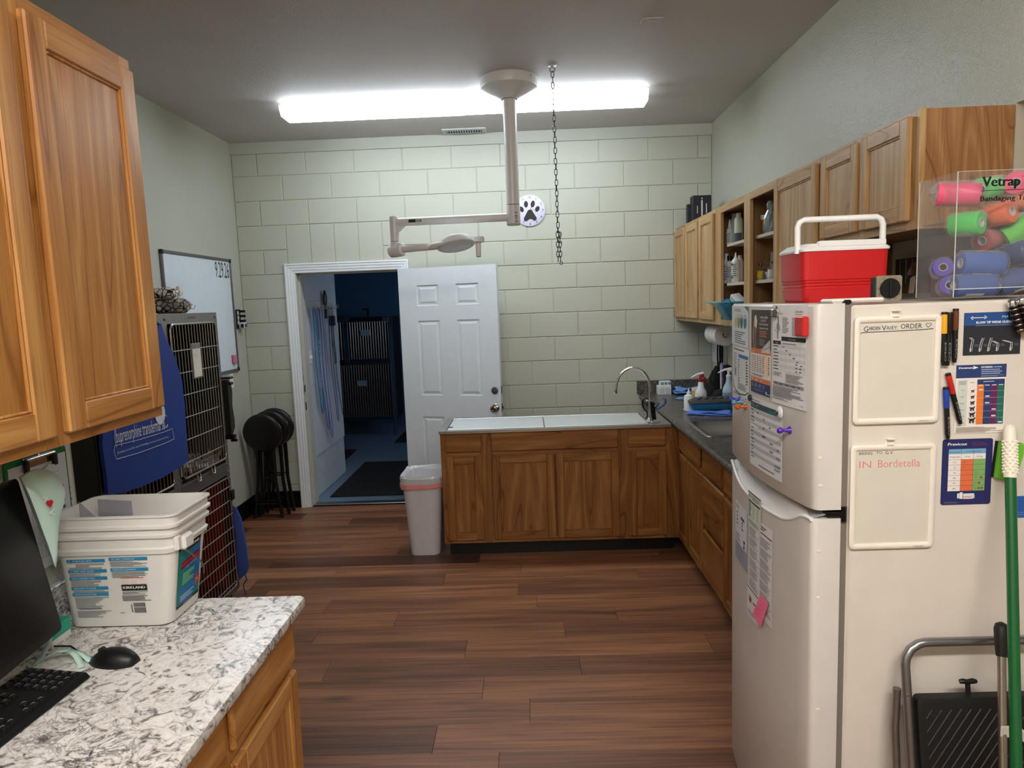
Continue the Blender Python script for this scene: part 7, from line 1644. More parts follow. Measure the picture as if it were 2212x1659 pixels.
MB().lathe([(0.028, 0), (0.028, 0.006), (0.016, 0.014), (0.014, 0.05), (0.018, 0.055), (0.016, 0.07), (0.010, 0.075)], (A_.x, FYc, fz_), 20).build('base', M_CHROME, fa, smooth=40)
p = onY(1404, 872, FYc)
MB().lathe([(0.026, -0.008), (0.034, -0.006), (0.034, 0.006), (0.026, 0.008)], (A_.x, FYc, p.z), 24, caps=False).build('collar_ring', M_BLACK, fa, smooth=40)
MB().lathe([(0.010, -0.009), (0.030, -0.007), (0.030, 0.003), (0.010, 0.004)], (A_.x, FYc, p.z), 24).build('collar', M((40, 40, 42), 0.3, 0.6), fa, smooth=40)
lv = [onY(u, v, FYc-0.01) for u, v in ((1418, 884), (1425, 880), (1434, 874), (1438, 868), (1437, 862), (1432, 862))]
mb = MB(); mb.tube([Vector((A_.x+0.012, FYc-0.01, lv[0].z-0.004))] + lv, [0.006, 0.007, 0.008, 0.009, 0.009, 0.008, 0.005], 8); mb.build('lever', M((70, 92, 148), 0.4, name='blue_lever'), fa, smooth=60)
MB().tube([Vector((A_.x+0.01, FYc+0.06, fz_+0.075)), Vector((A_.x+0.05, FYc+0.065, fz_+0.085)), Vector((A_.x+0.07, FYc+0.068, fz_+0.115))], [0.006, 0.009, 0.006], 8).build('lever', M((70, 64, 58), 0.35, 0.7), fa, smooth=60)
# spray hose head hooked beside it
sh = thing('spray_hose', 'black and chrome spray head hooked on the faucet', 'spray nozzle', (FXc-0.02, FYc-0.05, fz_))
ys_ = FYc-0.045
pp = [onY(u, v, ys_) for u, v in ((1402, 862), (1394, 859), (1388, 866), (1388, 876), (1392, 884), (1398, 890), (1399, 900), (1394, 905))]
MB().tube(pp, [0.004, 0.006, 0.007, 0.007, 0.007, 0.006, 0.006, 0.004], 8).build('hook_handle', M_BLACK, sh, smooth=60)
pq = [onY(u, v, ys_) for u, v in ((1409, 868), (1411, 882), (1414, 906))]
MB().tube(pq, [0.010, 0.013, 0.012], 12).build('grip', M_BLACKG, sh, smooth=60)
MB().tube([onY(u, v, ys_-0.004) for u, v in ((1403, 866), (1404, 885), (1405, 900), (1407, 911))], [0.008, 0.009, 0.012, 0.014], 12).build('valve_body', M_CHROME, sh, smooth=60)
MB().box(FXc-0.005, FXc+0.055, ys_-0.02, ys_+0.02, fz_, fz_+0.012, 0.004).build('deck_plate', M_CHROME, sh)
MB().tube([onY(u, v, ys_) for u, v in ((1396, 866), (1403, 863), (1408, 868))], 0.006, 8).build('spray_face', M_CHROME, sh, smooth=60)
# ================================================================== things on the dark counter
CZ2 = 0.914
def bottle(name, label, pos, prof, mat, capprof=None, capmat=None, lab=None, group=None, cat='bottle', n=18, extra=None):
    t_ = thing(name, label, cat, pos, 0, group)
    MB().lathe(prof, pos, n).build('body', mat, t_, smooth=40)
    if capprof: MB().lathe(capprof, pos, n).build('cap', capmat, t_, smooth=40)
    if lab:
        r, z0, z1, c, arcs = lab; mb = MB(); k = 14; a0, a1 = arcs
        V = [[Vector(pos)+Vector(((r+0.0006)*cos(a), (r+0.0006)*sin(a), z)) for a in [a0+(a1-a0)*j/k for j in range(k+1)]] for z in (z0, z1)]
        mb.rings(V, False, False, False); lo_ = mb.build('label', M(c, 0.6), t_)
        mb = MB().use(M((70, 76, 84), 0.6)); rn_ = random.Random(int(z0*1000))
        for j in range(6):
            z = z0+(z1-z0)*(0.12+0.14*j); am = (a0+a1)/2; da = (a1-a0)*rn_.uniform(0.15, 0.33)
            mb.rings([[Vector(pos)+Vector(((r+0.0010)*cos(a), (r+0.0010)*sin(a), zz)) for a in [am-da+2*da*i/6 for i in range(7)]] for zz in (z, z+(z1-z0)*0.045)], False, False, False)
        mb.build('label_print', None, lo_)
    if extra: extra(t_, Vector(pos))
    return t_
FA = (radians(150), radians(300))             # side of a bottle that faces the room
# two small cartons by the backsplash
p = onZ(1438, 846, CZ2); p.y = -0.125
bx = thing('carton', 'white medicine carton lying on the dark counter by the backsplash', 'box', (p.x, p.y+0.04, CZ2), 0, 'small white cartons on the dark counter')
pb = onY(1422, 847, p.y); pc2 = onY(1450, 845, p.y); pt_ = onY(1436, 834, p.y)
B('box', M((226, 228, 230), 0.6), bx, pb.x, pc2.x, p.y, p.y+0.085, CZ2, pt_.z, 0.001)
g = MB().use(M((150, 156, 164), 0.6)); fq = plane((pb.x, p.y-0.0005, CZ2), (1, 0, 0), (0, 0, 1), (0, -1, 0))
for i in range(2):
    for j in range(4): g.add([fq(0.012+i*0.05, 0.008+j*0.012), fq(0.012+i*0.05+0.04, 0.008+j*0.012), fq(0.012+i*0.05+0.04, 0.012+j*0.012), fq(0.012+i*0.05, 0.012+j*0.012)], [(0, 1, 2, 3)])
g.build('print', None, bx)
ztop = pt_.z
bx2 = thing('carton', 'smaller white medicine carton stacked on the other carton', 'box', (p.x, p.y+0.04, ztop), 0, 'small white cartons on the dark counter')
pd, pe, pf5 = onY(1426, 834, p.y+0.01), onY(1449.5, 833, p.y+0.01), onY(1438, 824, p.y+0.01)
B('box', M((222, 226, 228), 0.6), bx2, pd.x, pe.x, p.y+0.01, p.y+0.075, ztop, pf5.z, 0.001)
g = MB().use(M((90, 150, 150), 0.6)); fq2 = plane((pd.x, p.y+0.0095, ztop), (1, 0, 0), (0, 0, 1), (0, -1, 0))
for j in range(3): g.add([fq2(0.008+j*0.03, 0.01), fq2(0.03+j*0.03, 0.01), fq2(0.03+j*0.03, 0.03), fq2(0.008+j*0.03, 0.03)], [(0, 1, 2, 3)])
g.build('print', None, bx2)
# folded blue cloths
def cloth(label, u0, v0, u1, v1, w_, h_, c, z=CZ2, group='blue cloths on the dark counter'):
    a, b = onZ(u0, v0, z), onZ(u1, v1, z)
    if a.y > -0.13: a, b = onY(u0, v0, -0.125), onY(u1, v1, -0.125); a.z = b.z = z
    t_ = thing('folded_cloth', label, 'cloth', (a+b)/2, 0, group)
    d = (b-a); L = d.length; ex = d.normalized(); ey = Vector((-ex.y, ex.x, 0))
    for k in range(3):
        mb = MB(); nx, ny = 14, 6
        def f(s, t): return a + ex*(L*(s*(1-0.06*k)+0.03*k)) + ey*(w_*(t-0.5)*(1-0.08*k)) + Vector((0, 0, h_*(k+1)/3*(0.75+0.25*sin(s*7+k*2)*cos(t*4)) + 0.001))
        mb.grid(f, nx, ny); mb.build('fold', M(c, 0.85, name='blue_huck_cloth'), t_, smooth=60, solid=h_/3*0.55)
    return t_
cloth('light blue cloth heaped on the dark counter beside the cartons', 1455, 842, 1520, 838, 0.16, 0.055, (110, 152, 214))
cloth('small pale blue cloth on the dark counter behind the squeeze bottle', 1462, 862, 1500, 864, 0.07, 0.012, (120, 160, 200))
cloth('periwinkle towel folded under the teal tray', 1486, 893, 1584, 896, 0.15, 0.022, (90, 130, 214))
# squeeze bottle
p = onZ(1488, 888, CZ2); h_ = onX(1488, 839, p.x).z-CZ2
bottle('squeeze_bottle', 'white squeeze bottle with clear nozzle by the teal tray', p, [(0.030, 0), (0.034, 0.004), (0.034, h_*0.62), (0.028, h_*0.70), (0.014, h_*0.74), (0.014, h_*0.82)], M((222, 226, 226), 0.4, name='milky_plastic'), [(0.009, h_*0.82), (0.007, h_*0.9), (0.002, h_)], M((236, 238, 238), 0.3))
# spray bottle with red and white trigger
p = onZ(1514, 876, CZ2); h_ = onX(1514, 824, p.x).z-CZ2
def trig(cw, cr2, dirn):
    def f(t_, q):
        d = Vector(dirn).normalized(); z = h_
        MB().lathe([(0.018, h_*0.985), (0.019, h_+0.012), (0.012, h_+0.016)], q, 16).build('collar', cr2, t_, smooth=40)
        MB().tube([q+Vector((0, 0, h_+0.01)), q+Vector((0, 0, h_+0.045)), q+Vector((0, 0, h_+0.055))+d*(-0.02)], [0.010, 0.012, 0.012], 8).build('trigger_head', cr2, t_, smooth=50)
        MB().tube([q+Vector((0, 0, h_+0.060))-d*0.02, q+Vector((0, 0, h_+0.052))+d*0.03, q+Vector((0, 0, h_+0.030))+d*0.075], [0.011, 0.008, 0.004], 8).build('nozzle', cw, t_, smooth=50)
        MB().tube([q+Vector((0, 0, h_+0.04))-d*0.015, q+Vector((0, 0, h_+0.02))-d*0.035, q+Vector((0, 0, h_-0.015))-d*0.045], [0.006, 0.006, 0.004], 8).build('trigger', cr2, t_, smooth=50)
    return f
bottle('spray_bottle', 'milky spray bottle with red and white trigger on the dark counter', p, [(0.038, 0), (0.043, 0.005), (0.043, h_*0.52), (0.040, h_*0.60), (0.024, h_*0.75), (0.020, h_*0.95), (0.016, h_)], M((218, 224, 224), 0.4, name='milky_plastic'), None, None, (0.043, h_*0.15, h_*0.45, (206, 214, 214), (radians(230), radians(290))), extra=trig(M((238, 236, 236), 0.35), M((176, 24, 44), 0.4), (-0.95, -0.1, 0)))
# spray bottle with white trigger at the refrigerator edge
p = onZ(1574, 877, CZ2); h_ = 0.215
bottle('spray_bottle', 'clear blue-labelled spray bottle with white trigger next to the refrigerator', p, [(0.038, 0), (0.043, 0.005), (0.043, h_*0.55), (0.036, h_*0.66), (0.020, h_*0.82), (0.016, h_)], M((176, 196, 214), 0.3, name='bluish_bottle'), None, None, (0.043, 0.02, h_*0.5, (150, 176, 206), FA), extra=trig(M((238, 238, 238), 0.35), M((232, 232, 234), 0.35), (-0.9, 0.2, 0)))
# yellow wipes jar
p = onZ(1503, 870, CZ2)
bottle('jar', 'yellow jar with pale lid behind the spray bottle', (p.x+0.03, p.y+0.06, CZ2), [(0.04, 0), (0.045, 0.004), (0.045, 0.085), (0.04, 0.09)], M((214, 168, 60), 0.5), [(0.047, 0.085), (0.047, 0.105), (0.03, 0.108), (0.003, 0.108)], M((226, 200, 180), 0.5), cat='jar')
# black clippers / bags against the wall
p = onZ(1528, 862, CZ2)
bk = thing('black_pouch', 'tall black fabric pouch standing behind the spray bottles', 'pouch', (p.x+0.05, p.y, CZ2))
mb = MB(); LL = []
for i, (w_, dd, xo) in enumerate(((0.075, 0.06, 0), (0.085, 0.07, 0), (0.07, 0.06, 0.005), (0.055, 0.05, 0.012), (0.05, 0.04, 0.02), (0.02, 0.02, 0.026))):
    z = CZ2+0.26*i/5; LL.append([Vector((p.x+0.05+xo+w_*cos(a)*0.7, p.y+dd*sin(a), z)) for a in [2*pi*k/14 for k in range(14)]])
mb.rings(LL); mb.build('body', M((20, 18, 19), 0.85, name='black_nylon'), bk, smooth=60)
MB().tube([Vector((p.x+0.03, p.y-0.05, CZ2+0.23)), Vector((p.x+0.0, p.y-0.06, CZ2+0.17)), Vector((p.x+0.03, p.y-0.07, CZ2+0.10))], 0.006, 6).build('strap', M((26, 22, 24), 0.8), bk)
p = onZ(1552, 872, CZ2)
bg2 = thing('black_bag', 'low black bag with a mint swoosh mark on the dark counter', 'bag', (p.x+0.03, p.y, CZ2))
mb = MB(); mb.rings([[Vector((p.x+0.03+w_*cos(a), p.y+0.05*k*sin(a), CZ2+z)) for a in [2*pi*j/16 for j in range(16)]] for w_, k, z in ((0.08, 1.0, 0.0), (0.088, 1.1, 0.02), (0.075, 0.95, 0.07), (0.06, 0.7, 0.10), (0.02, 0.3, 0.11))]); mb.build('body', M((18, 18, 20), 0.8), bg2, smooth=60)
q = p + Vector((-0.02, -0.062, 0.055)); mb = MB(); mb.tube([q+Vector((-0.012, 0, 0.004)), q+Vector((-0.006, -0.002, -0.004)), q+Vector((0.022, -0.002, 0.006))], [0.0015, 0.004, 0.0008], 6); mb.build('swoosh_mark', M((150, 232, 206), 0.5), bg2)
# tall narrow pack with purple label
p = onX(1548, 830, 3.62)
pk2 = thing('purple_label_pouch', 'black and white patterned pouch with a purple tag hanging on the wall', 'pouch', (3.70, p.y, 0.95))
B('pouch', M((28, 24, 30), 0.8), pk2, 3.66, 3.72, p.y-0.05, p.y+0.03, 0.95, 1.20, 0.01)
B('white_side', M((206, 204, 210), 0.7), pk2, 3.654, 3.66, p.y+0.0, p.y+0.03, 0.97, 1.20); B('purple_tag', M((170, 140, 206), 0.6), pk2, 3.652, 3.660, p.y-0.03, p.y+0.01, 1.17, 1.215)
mb = MB().use(M((150, 120, 190), 0.6)); rn = random.Random(8)
for k in range(26): 
    y = p.y+rn.uniform(-0.04, -0.005); z = 0.965+rn.random()*0.19; mb.add([(3.6595, y, z), (3.6595, y+0.008, z+0.003), (3.6595, y+0.003, z+0.010)], [(0, 1, 2)])
mb.build('pattern', None, pk2)
# cords looped on a hook
cd = thing('cord_bundle', 'bundle of black cords looped on the wall under the paper towel', 'cord', (3.75, onX(1555, 790, 3.72).y, 1.36))
for k, (w_, L) in enumerate(((0.030, 0.22), (0.042, 0.25), (0.022, 0.20), (0.052, 0.24), (0.036, 0.27))):
    yb5 = onX(1555, 790, 3.72).y
    MB().tube([Vector((3.735-0.006*k, yb5-w_*sin(a), 1.385-L/2+L/2*cos(a))) for a in [2*pi*j/18 for j in range(18)]], 0.0045, 6, True).build('cord_loop', M_RUBBER, cd, smooth=60)
MB().box(3.74, XR-0.001, yb5-0.008, yb5+0.008, 1.375, 1.40, 0.003).build('hook', M_WPLAST, cd)
MB().tube([Vector((3.73, yb5+0.02, 1.20)), Vector((3.71, yb5+0.03, 1.14)), Vector((3.70, yb5-0.01, 1.10)), Vector((3.70, yb5-0.06, 1.12)), Vector((3.71, yb5-0.05, 1.17))], 0.010, 8).build('plug_bundle', M_BLACK, cd, smooth=60)
# white paper on the wall below the cabinet
pa = onX(1538, 742, XR-0.002); pb = onX(1548, 795, XR-0.002)
card('paper_sheet', 'white sheet on the right wall behind the black cords', 'paper', plane((XR-0.001, pa.y+0.02, 1.17), (0, -1, 0), (0, 0, 1), (-1, 0, 0)), 0.16, 0.25, (216, 220, 226), [('g', 0.1, 0.3, 0.7, 0.5, 5, (180, 186, 192))])
# paper towel roll under the cabinet
pr2 = thing('paper_towel', 'white paper towel roll hung under the oak wall cabinet', 'paper roll', (3.60, -0.85, 1.375))
c0, c1 = Vector((3.60, -0.975, 1.440)), Vector((3.60, -0.70, 1.440)); axr = Matrix.Rotation(-pi/2, 3, 'X')
MB().lathe([(0.018, 0), (0.075, 0), (0.076, 0.002), (0.076, 0.273), (0.075, 0.275), (0.018, 0.275)], c0, 32, axr, caps=False).build('paper', M((226, 224, 220), 0.9, name='tissue_paper'), pr2, smooth=40)
MB().lathe([(0.016, -0.001), (0.0185, -0.001), (0.0185, 0.276), (0.016, 0.276)], c0, 20, axr, caps=False).build('core', M((40, 36, 32), 0.9), pr2, smooth=40)
MB().cyl(c0+Vector((0, -0.016, 0)), c1+Vector((0, 0.016, 0)), 0.010, n=12).build('rod', M((196, 192, 186), 0.4), pr2)
for y in (c0.y-0.018, c1.y+0.010): B('bracket', M((206, 204, 200), 0.4), pr2, 3.588, 3.612, y, y+0.008, 1.43, 1.5265)
# teal tray with grey lid on the towel
p = onZ(1500, 888, CZ2+0.024); 
tr2 = thing('instrument_tray', 'teal plastic tray with a grey lid by the sink', 'tray', (3.45, -1.07, CZ2+0.024))
tx0 = onZ(1499, 893, CZ2+0.024).x; ty0 = -1.14; tz0 = CZ2+0.024
mb = MB()
def tp2(i, z): return [Vector((a, b, z)) for a, b in mb.rrect(tx0+0.03-i, tx0+0.34+i, ty0+0.02-i, ty0+0.17+i, 0.02, 4)]
mb.rings([tp2(0.0, tz0), tp2(0.012, tz0+0.022), tp2(0.018, tz0+0.040), tp2(0.012, tz0+0.040), tp2(0.0, tz0+0.006)]); mb.build('tray', M((40, 112, 136), 0.35, name='teal_plastic'), tr2, smooth=35)
mb = MB(); mb.rings([tp2(0.018, tz0+0.042), tp2(0.022, tz0+0.048), tp2(0.020, tz0+0.060), tp2(0.0, tz0+0.068)]); mb.build('lid', M((66, 66, 70), 0.45), tr2, smooth=35)
mb = MB()
for k in range(5): mb.tube([(tx0+0.06+0.05*k, ty0+0.03, tz0+0.068), (tx0+0.10+0.05*k, ty0+0.08, tz0+0.072), (tx0+0.12+0.05*k, ty0+0.14, tz0+0.068)], 0.003, 6)
mb.build('instruments', M((60, 58, 56), 0.35, 0.8), tr2)
cl2 = onZ(1480, 884, CZ2+0.01)
sc3 = thing('scissors', 'small steel scissors lying beside the teal tray', 'scissors', cl2)
MB().tube([cl2+Vector((-0.02, -0.01, 0.0)), cl2+Vector((0.0, 0, 0.014)), cl2+Vector((0.03, 0.0, 0.004))], 0.003, 6).build('blade', M_CHROME, sc3, smooth=60); MB().tube([cl2+Vector((0.0, 0, 0.014)), cl2+Vector((0.012, 0.01, 0.035))], 0.0025, 6).build('blade', M_CHROME, sc3)
# ================================================================== bottles on the open shelves
G1 = 'medicine bottles on the open oak shelves'
def at(u, x): return onX(u, 560, x).y
def hgt_(u, v, x, z): return onX(u, v, x).z - z
MWB = M((226, 228, 226), 0.4, name='white_bottle_plastic')
def nozzle(h): return [(0.010, h*0.72), (0.009, h*0.78), (0.003, h)]
# top left
x = 3.535; u = 1576; h_ = hgt_(u, 474, x, SH1)
bottle('nozzle_bottle', 'white nozzle bottle with green stripe on the top left shelf', (x, at(u, x), SH1), [(0.019, 0), (0.021, 0.003), (0.021, h_*0.55), (0.016, h_*0.64), (0.010, h_*0.67), (0.010, h_*0.73)], MWB, nozzle(h_), M((236, 236, 234), 0.4), (0.021, 0.01, h_*0.5, (206, 220, 214), FA), G1)
x = 3.565; u = 1586.5; h_ = hgt_(u, 462, x, SH1)
bottle('bottle', 'pale grey-blue bottle behind the white nozzle bottle on the top left shelf', (x, at(u, x), SH1), [(0.024, 0), (0.026, 0.003), (0.026, h_*0.75), (0.020, h_*0.84), (0.015, h_*0.86)], M((186, 190, 206), 0.4), [(0.017, h_*0.84), (0.017, h_), (0.003, h_)], M((206, 200, 190), 0.5), None, G1)
x = 3.555; u = 1596; h_ = hgt_(u, 460, x, SH1)
bottle('bottle', 'pale green bottle with dark lower half beside the shelf divider', (x, at(u, x)+0.005, SH1), [(0.024, 0), (0.026, 0.003), (0.026, h_*0.78), (0.020, h_*0.86), (0.014, h_*0.88)], M((196, 206, 186), 0.4), [(0.016, h_*0.87), (0.016, h_), (0.003, h_)], MWB, (0.026, 0.004, h_*0.33, (76, 82, 96), FA), G1)
# top right
x = 3.60; u = 1622; h_ = hgt_(u, 441, x, SH1)
bottle('nozzle_bottle', 'yellow-green labelled nozzle bottle on the top right shelf', (x, at(u, x), SH1), [(0.030, 0), (0.032, 0.004), (0.032, h_*0.62), (0.028, h_*0.68), (0.014, h_*0.69)], M((206, 206, 196), 0.4), [(0.014, h_*0.68), (0.010, h_*0.78), (0.003, h_)], M((206, 202, 196), 0.5), (0.032, 0.03, h_*0.60, (190, 184, 60), FA), G1)
x = 3.545; u = 1631; h_ = hgt_(u, 469, x, SH1)
bottle('jar', 'dark green glass jar with white lid on the top right shelf', (x, at(u, x), SH1), [(0.024, 0), (0.028, 0.003), (0.028, h_*0.80), (0.022, h_*0.86)], M((16, 78, 46), 0.15, name='green_glass', coat=0.4), [(0.025, h_*0.84), (0.025, h_), (0.003, h_)], M((228, 228, 224), 0.4), None, G1, cat='jar')
x = 3.56; u = 1650; h_ = hgt_(u, 465, x, SH1)
bottle('pill_vial', 'amber pill vial with white cap on the top right shelf', (x, at(u, x), SH1), [(0.016, 0), (0.018, 0.003), (0.018, h_*0.80)], M((176, 96, 22), 0.25, name='amber_plastic'), [(0.021, h_*0.78), (0.021, h_), (0.003, h_)], M((232, 232, 230), 0.4), None, G1, cat='vial')
x = 3.545; u = 1663; yy = at(u, x)
fb = thing('foil_bag', 'crinkled clear bag with teal print standing on the top right shelf', 'bag', (x, yy, SH1))
mb = MB(); rn = random.Random(6); LL = []
for z, r in ((0, 0.030), (0.03, 0.036), (0.08, 0.034), (0.105, 0.024), (0.125, 0.016), (0.15, 0.022), (0.175, 0.012)): LL.append([Vector((x+r*rn.uniform(0.8, 1.15)*cos(2*pi*k/12), yy+r*rn.uniform(0.8, 1.15)*sin(2*pi*k/12), SH1+z)) for k in range(12)])
mb.rings(LL); mb.build('film', M((170, 186, 190), 0.18, 0.35, 'crinkled_foil'), fb)
MB().lathe([(0.02, 0.004), (0.026, 0.02), (0.026, 0.05), (0.015, 0.07)], (x-0.012, yy, SH1), 12).build('contents', M((40, 120, 116), 0.4), fb)
# middle left
x = 3.530; u = 1569.5; h_ = hgt_(u, 548, x, SH2)
bottle('bottle', 'tall white shampoo bottle at the far end of the middle shelf', (x, at(u, x), SH2), [(0.018, 0), (0.020, 0.003), (0.020, h_*0.72), (0.016, h_*0.82), (0.011, h_*0.84)], MWB, [(0.013, h_*0.83), (0.013, h_), (0.003, h_)], M((216, 218, 222), 0.4), (0.020, 0.012, h_*0.66, (196, 204, 216), FA), G1)
x = 3.545; u = 1576; h_ = hgt_(u, 558, x, SH2)
bottle('bottle', 'white bottle with black cap and black-edged label on the middle shelf', (x, at(u, x), SH2), [(0.020, 0), (0.022, 0.003), (0.022, h_*0.88), (0.016, h_*0.90)], M((224, 224, 220), 0.4), [(0.016, h_*0.89), (0.016, h_*1.1), (0.003, h_*1.1)], M_BLACK, (0.022, 0.03, h_*0.72, (214, 218, 222), FA), G1)
x = 3.56; u = 1588; h_ = hgt_(u, 545, x, SH2)
bottle('nozzle_bottle', 'white nozzle bottle half hidden on the middle shelf', (x+0.03, at(u, x+0.03), SH2), [(0.020, 0), (0.022, 0.003), (0.022, h_*0.66), (0.012, h_*0.74)], MWB, nozzle(h_), MWB, None, G1)
x = 3.525; u = 1589.5; h_ = hgt_(u, 545, x, SH2)
bottle('nozzle_bottle', 'white nozzle bottle with round blue mark on the middle shelf', (x, at(u, x), SH2), [(0.024, 0), (0.026, 0.003), (0.026, h_*0.70), (0.020, h_*0.76), (0.012, h_*0.80)], M((222, 226, 222), 0.4), [(0.012, h_*0.79), (0.006, h_*0.88), (0.003, h_)], MWB, (0.026, 0.03, h_*0.66, (206, 214, 208), FA), G1,
       extra=lambda t_, q: (MB().ell(q+Vector((-0.0262, -0.006, 0.035)), 0.0015, 0.012, 0.012, 14, 8).build('blue_mark', M((40, 84, 160), 0.5), t_), MB().box(q.x-0.0272, q.x-0.0258, q.y-0.012, q.y+0.002, q.z+h_*0.57, q.z+h_*0.64).build('black_mark', M((40, 50, 48), 0.5), t_)))
x = 3.56; u = 1598.5; h_ = hgt_(u, 558, x, SH2)
bottle('bottle', 'white bottle mostly behind the shelf divider', (x, at(u, x), SH2), [(0.018, 0), (0.020, 0.003), (0.020, h_*0.85), (0.012, h_)], M((224, 220, 216), 0.4), [(0.012, h_*0.98), (0.012, h_*1.12), (0.003, h_*1.12)], M((190, 180, 176), 0.5), None, G1)
# middle right: red organiser, white carton, vials
ya, yb = at(1616, 3.62), at(1640, 3.62)
ro = thing('organizer_box', 'clear organizer box with red lid and drawer on the middle right shelf', 'box', (3.64, (ya+yb)/2, SH2))
M_REDT = M((180, 40, 46), 0.35, name='red_translucent')
B('case', M((150, 116, 112), 0.4), ro, 3.60, 3.74, yb-0.02, ya, SH2, SH2+0.16, 0.003); B('lid', M_REDT, ro, 3.595, 3.745, yb-0.10, ya+0.004, SH2+0.16, SH2+0.172, 0.003); B('drawer_front', M_REDT, ro, 3.597, 3.600, yb-0.015, ya-0.006, SH2+0.075, SH2+0.11); B('drawer_front', M((206, 160, 150), 0.4), ro, 3.597, 3.600, yb-0.015, ya-0.006, SH2+0.004, SH2+0.05)
ya, yb = at(1637, 3.60), at(1665, 3.60)
wc = thing('carton', 'plain grey-white carton standing on the middle right shelf', 'box', (3.63, (ya+yb)/2, SH2)); B('box', M((196, 184, 178), 0.6), wc, 3.60, 3.70, yb, ya-0.02, SH2, SH2+0.155, 0.001); B('flap', M((186, 174, 168), 0.6), wc, 3.599, 3.701, yb-0.001, ya-0.019, SH2+0.148, SH2+0.156)
def vial(label, u, x, h_, r, liquid, capc, labc=None):
    q = (x, at(u, x), SH2)
    t_ = thing('glass_vial', label, 'vial', q, 0, 'glass vials on the middle right shelf')
    MB().lathe([(r*0.9, 0.001), (r*0.94, 0.003), (r*0.94, h_*0.48), (0.003, h_*0.48)], q, 16).build('liquid', M(liquid, 0.2), t_, smooth=40)
    MB().lathe([(r*0.95, 0), (r, 0.003), (r, h_*0.62), (r*0.5, h_*0.80), (r*0.42, h_*0.9)], q, 18, caps=False).build('glass', M_CLEAR, t_, smooth=40)
    MB().lathe([(r*0.5, h_*0.88), (r*0.5, h_), (0.003, h_)], q, 16).build('cap', M(capc, 0.3, 0.8), t_, smooth=40)
    if labc: MB().rings([[Vector(q)+Vector(((r+0.0008)*cos(a), (r+0.0008)*sin(a), z)) for a in [FA[0]+(FA[1]-FA[0])*j/10 for j in range(11)]] for z in (h_*0.15, h_*0.55)], False, False, False).build('label', M(labc, 0.6), t_)
vial('glass vial with dark red label at the front of the shelf', 1634, 3.540, 0.085, 0.019, (120, 110, 60), (150, 146, 150), (130, 60, 60))
vial('glass vial with yellow label beside the red-labelled vial', 1643, 3.535, 0.095, 0.020, (206, 170, 40), (120, 110, 116), (214, 186, 50))
vial('small clear vial with blue cap near the stile', 1658, 3.56, 0.080, 0.012, (190, 200, 214), (70, 90, 170), (206, 214, 226))
vial('clear vial with grey cap at the edge of the shelf', 1666, 3.53, 0.095, 0.017, (190, 200, 200), (110, 110, 116), (216, 220, 220))
vial('small dark-banded vial between the yellow and blue ones', 1652, 3.545, 0.060, 0.011, (90, 90, 80), (40, 40, 44))
# bottom left: teal basket with rolls, cartons, white bottle
SHB = SH0
xb0, xb1 = 3.40, 3.60
ya, yb = -1.215, -1.60
bs = thing('plastic_basket', 'translucent teal basket sticking out of the bottom oak shelf', 'basket', (3.50, -1.36, SHB))
zr = 1.676
mb = MB()
def bk3(k, z, r=0.03): return [Vector((a, b, z)) for a, b in mb.rrect(3.475-0.075*k, 3.64+0.02*k, -1.52-0.04*k, -1.365+0.075*k, r, 5)]
mb.rings([bk3(0, SHB), bk3(0.55, SHB+0.08), bk3(1.0, zr-0.006), bk3(1.3, zr-0.002), bk3(1.3, zr+0.003), bk3(0.92, zr), bk3(0.5, SHB+0.08), bk3(0.0, SHB+0.004)], True, True, True)
mb.build('tub', clear('teal_clear_plastic', (120, 206, 222), 0.12, 0.22), bs, smooth=35)
mb = MB(); mb.tube(bk3(1.32, zr), 0.004, 6, True); mb.build('rim', M((110, 190, 206), 0.25, name='teal_rim', alpha=0.8), bs, smooth=60)
for k, (yy, zz, c, rr3, lbl) in enumerate(((-1.34, 1.645, (22, 110, 150), 0.034, 'bright blue bandage roll standing up in the teal basket'), (-1.42, 1.615, (40, 80, 100), 0.028, 'dark teal bandage roll in the teal basket'), (-1.44, 1.588, (34, 66, 84), 0.026, 'darkest bandage roll at the bottom of the teal basket'))):
    t_ = thing('bandage_roll', lbl, 'bandage roll', (3.51, yy, zz-0.03), 0, 'rolls in the teal basket')
    axq = Vector((-0.6, -0.5, 0.6 if k == 0 else 0.05)).normalized().to_track_quat('Z', 'Y').to_matrix()
    MB().lathe([(rr3*0.45, -0.04), (rr3, -0.04), (rr3, 0.04), (rr3*0.45, 0.04)], (3.515, yy, zz), 18, axq, caps=False).build('bandage', M(c, 0.8), t_, smooth=40); MB().lathe([(rr3*0.36, -0.041), (rr3*0.45, -0.041), (rr3*0.45, 0.041), (rr3*0.36, 0.041)], (3.515, yy, zz), 14, axq, caps=False).build('core', M((110, 130, 140), 0.7), t_, smooth=40)
t_ = thing('carton', 'white carton tilted on top of the teal basket', 'box', (3.54, -1.46, zr))
mb = MB(); mb.xf = Matrix.Translation((3.54, -1.46, zr+0.012)) @ Matrix.Rotation(radians(35), 4, 'X') @ Matrix.Rotation(radians(15), 4, 'Z'); mb.box(-0.03, 0.03, -0.045, 0.045, -0.018, 0.018, 0.001); mb.build('box', M((226, 226, 224), 0.6), t_)
mb = MB(); mb.xf = Matrix.Translation((3.54, -1.46, zr+0.012)) @ Matrix.Rotation(radians(35), 4, 'X') @ Matrix.Rotation(radians(15), 4, 'Z'); mb.box(-0.0306, -0.0300, -0.035, 0.035, -0.008, 0.008); mb.build('print', M((170, 180, 186), 0.6), t_)
x = 3.56; u = 1592.5; h_ = hgt_(u, 638, x, SHB)
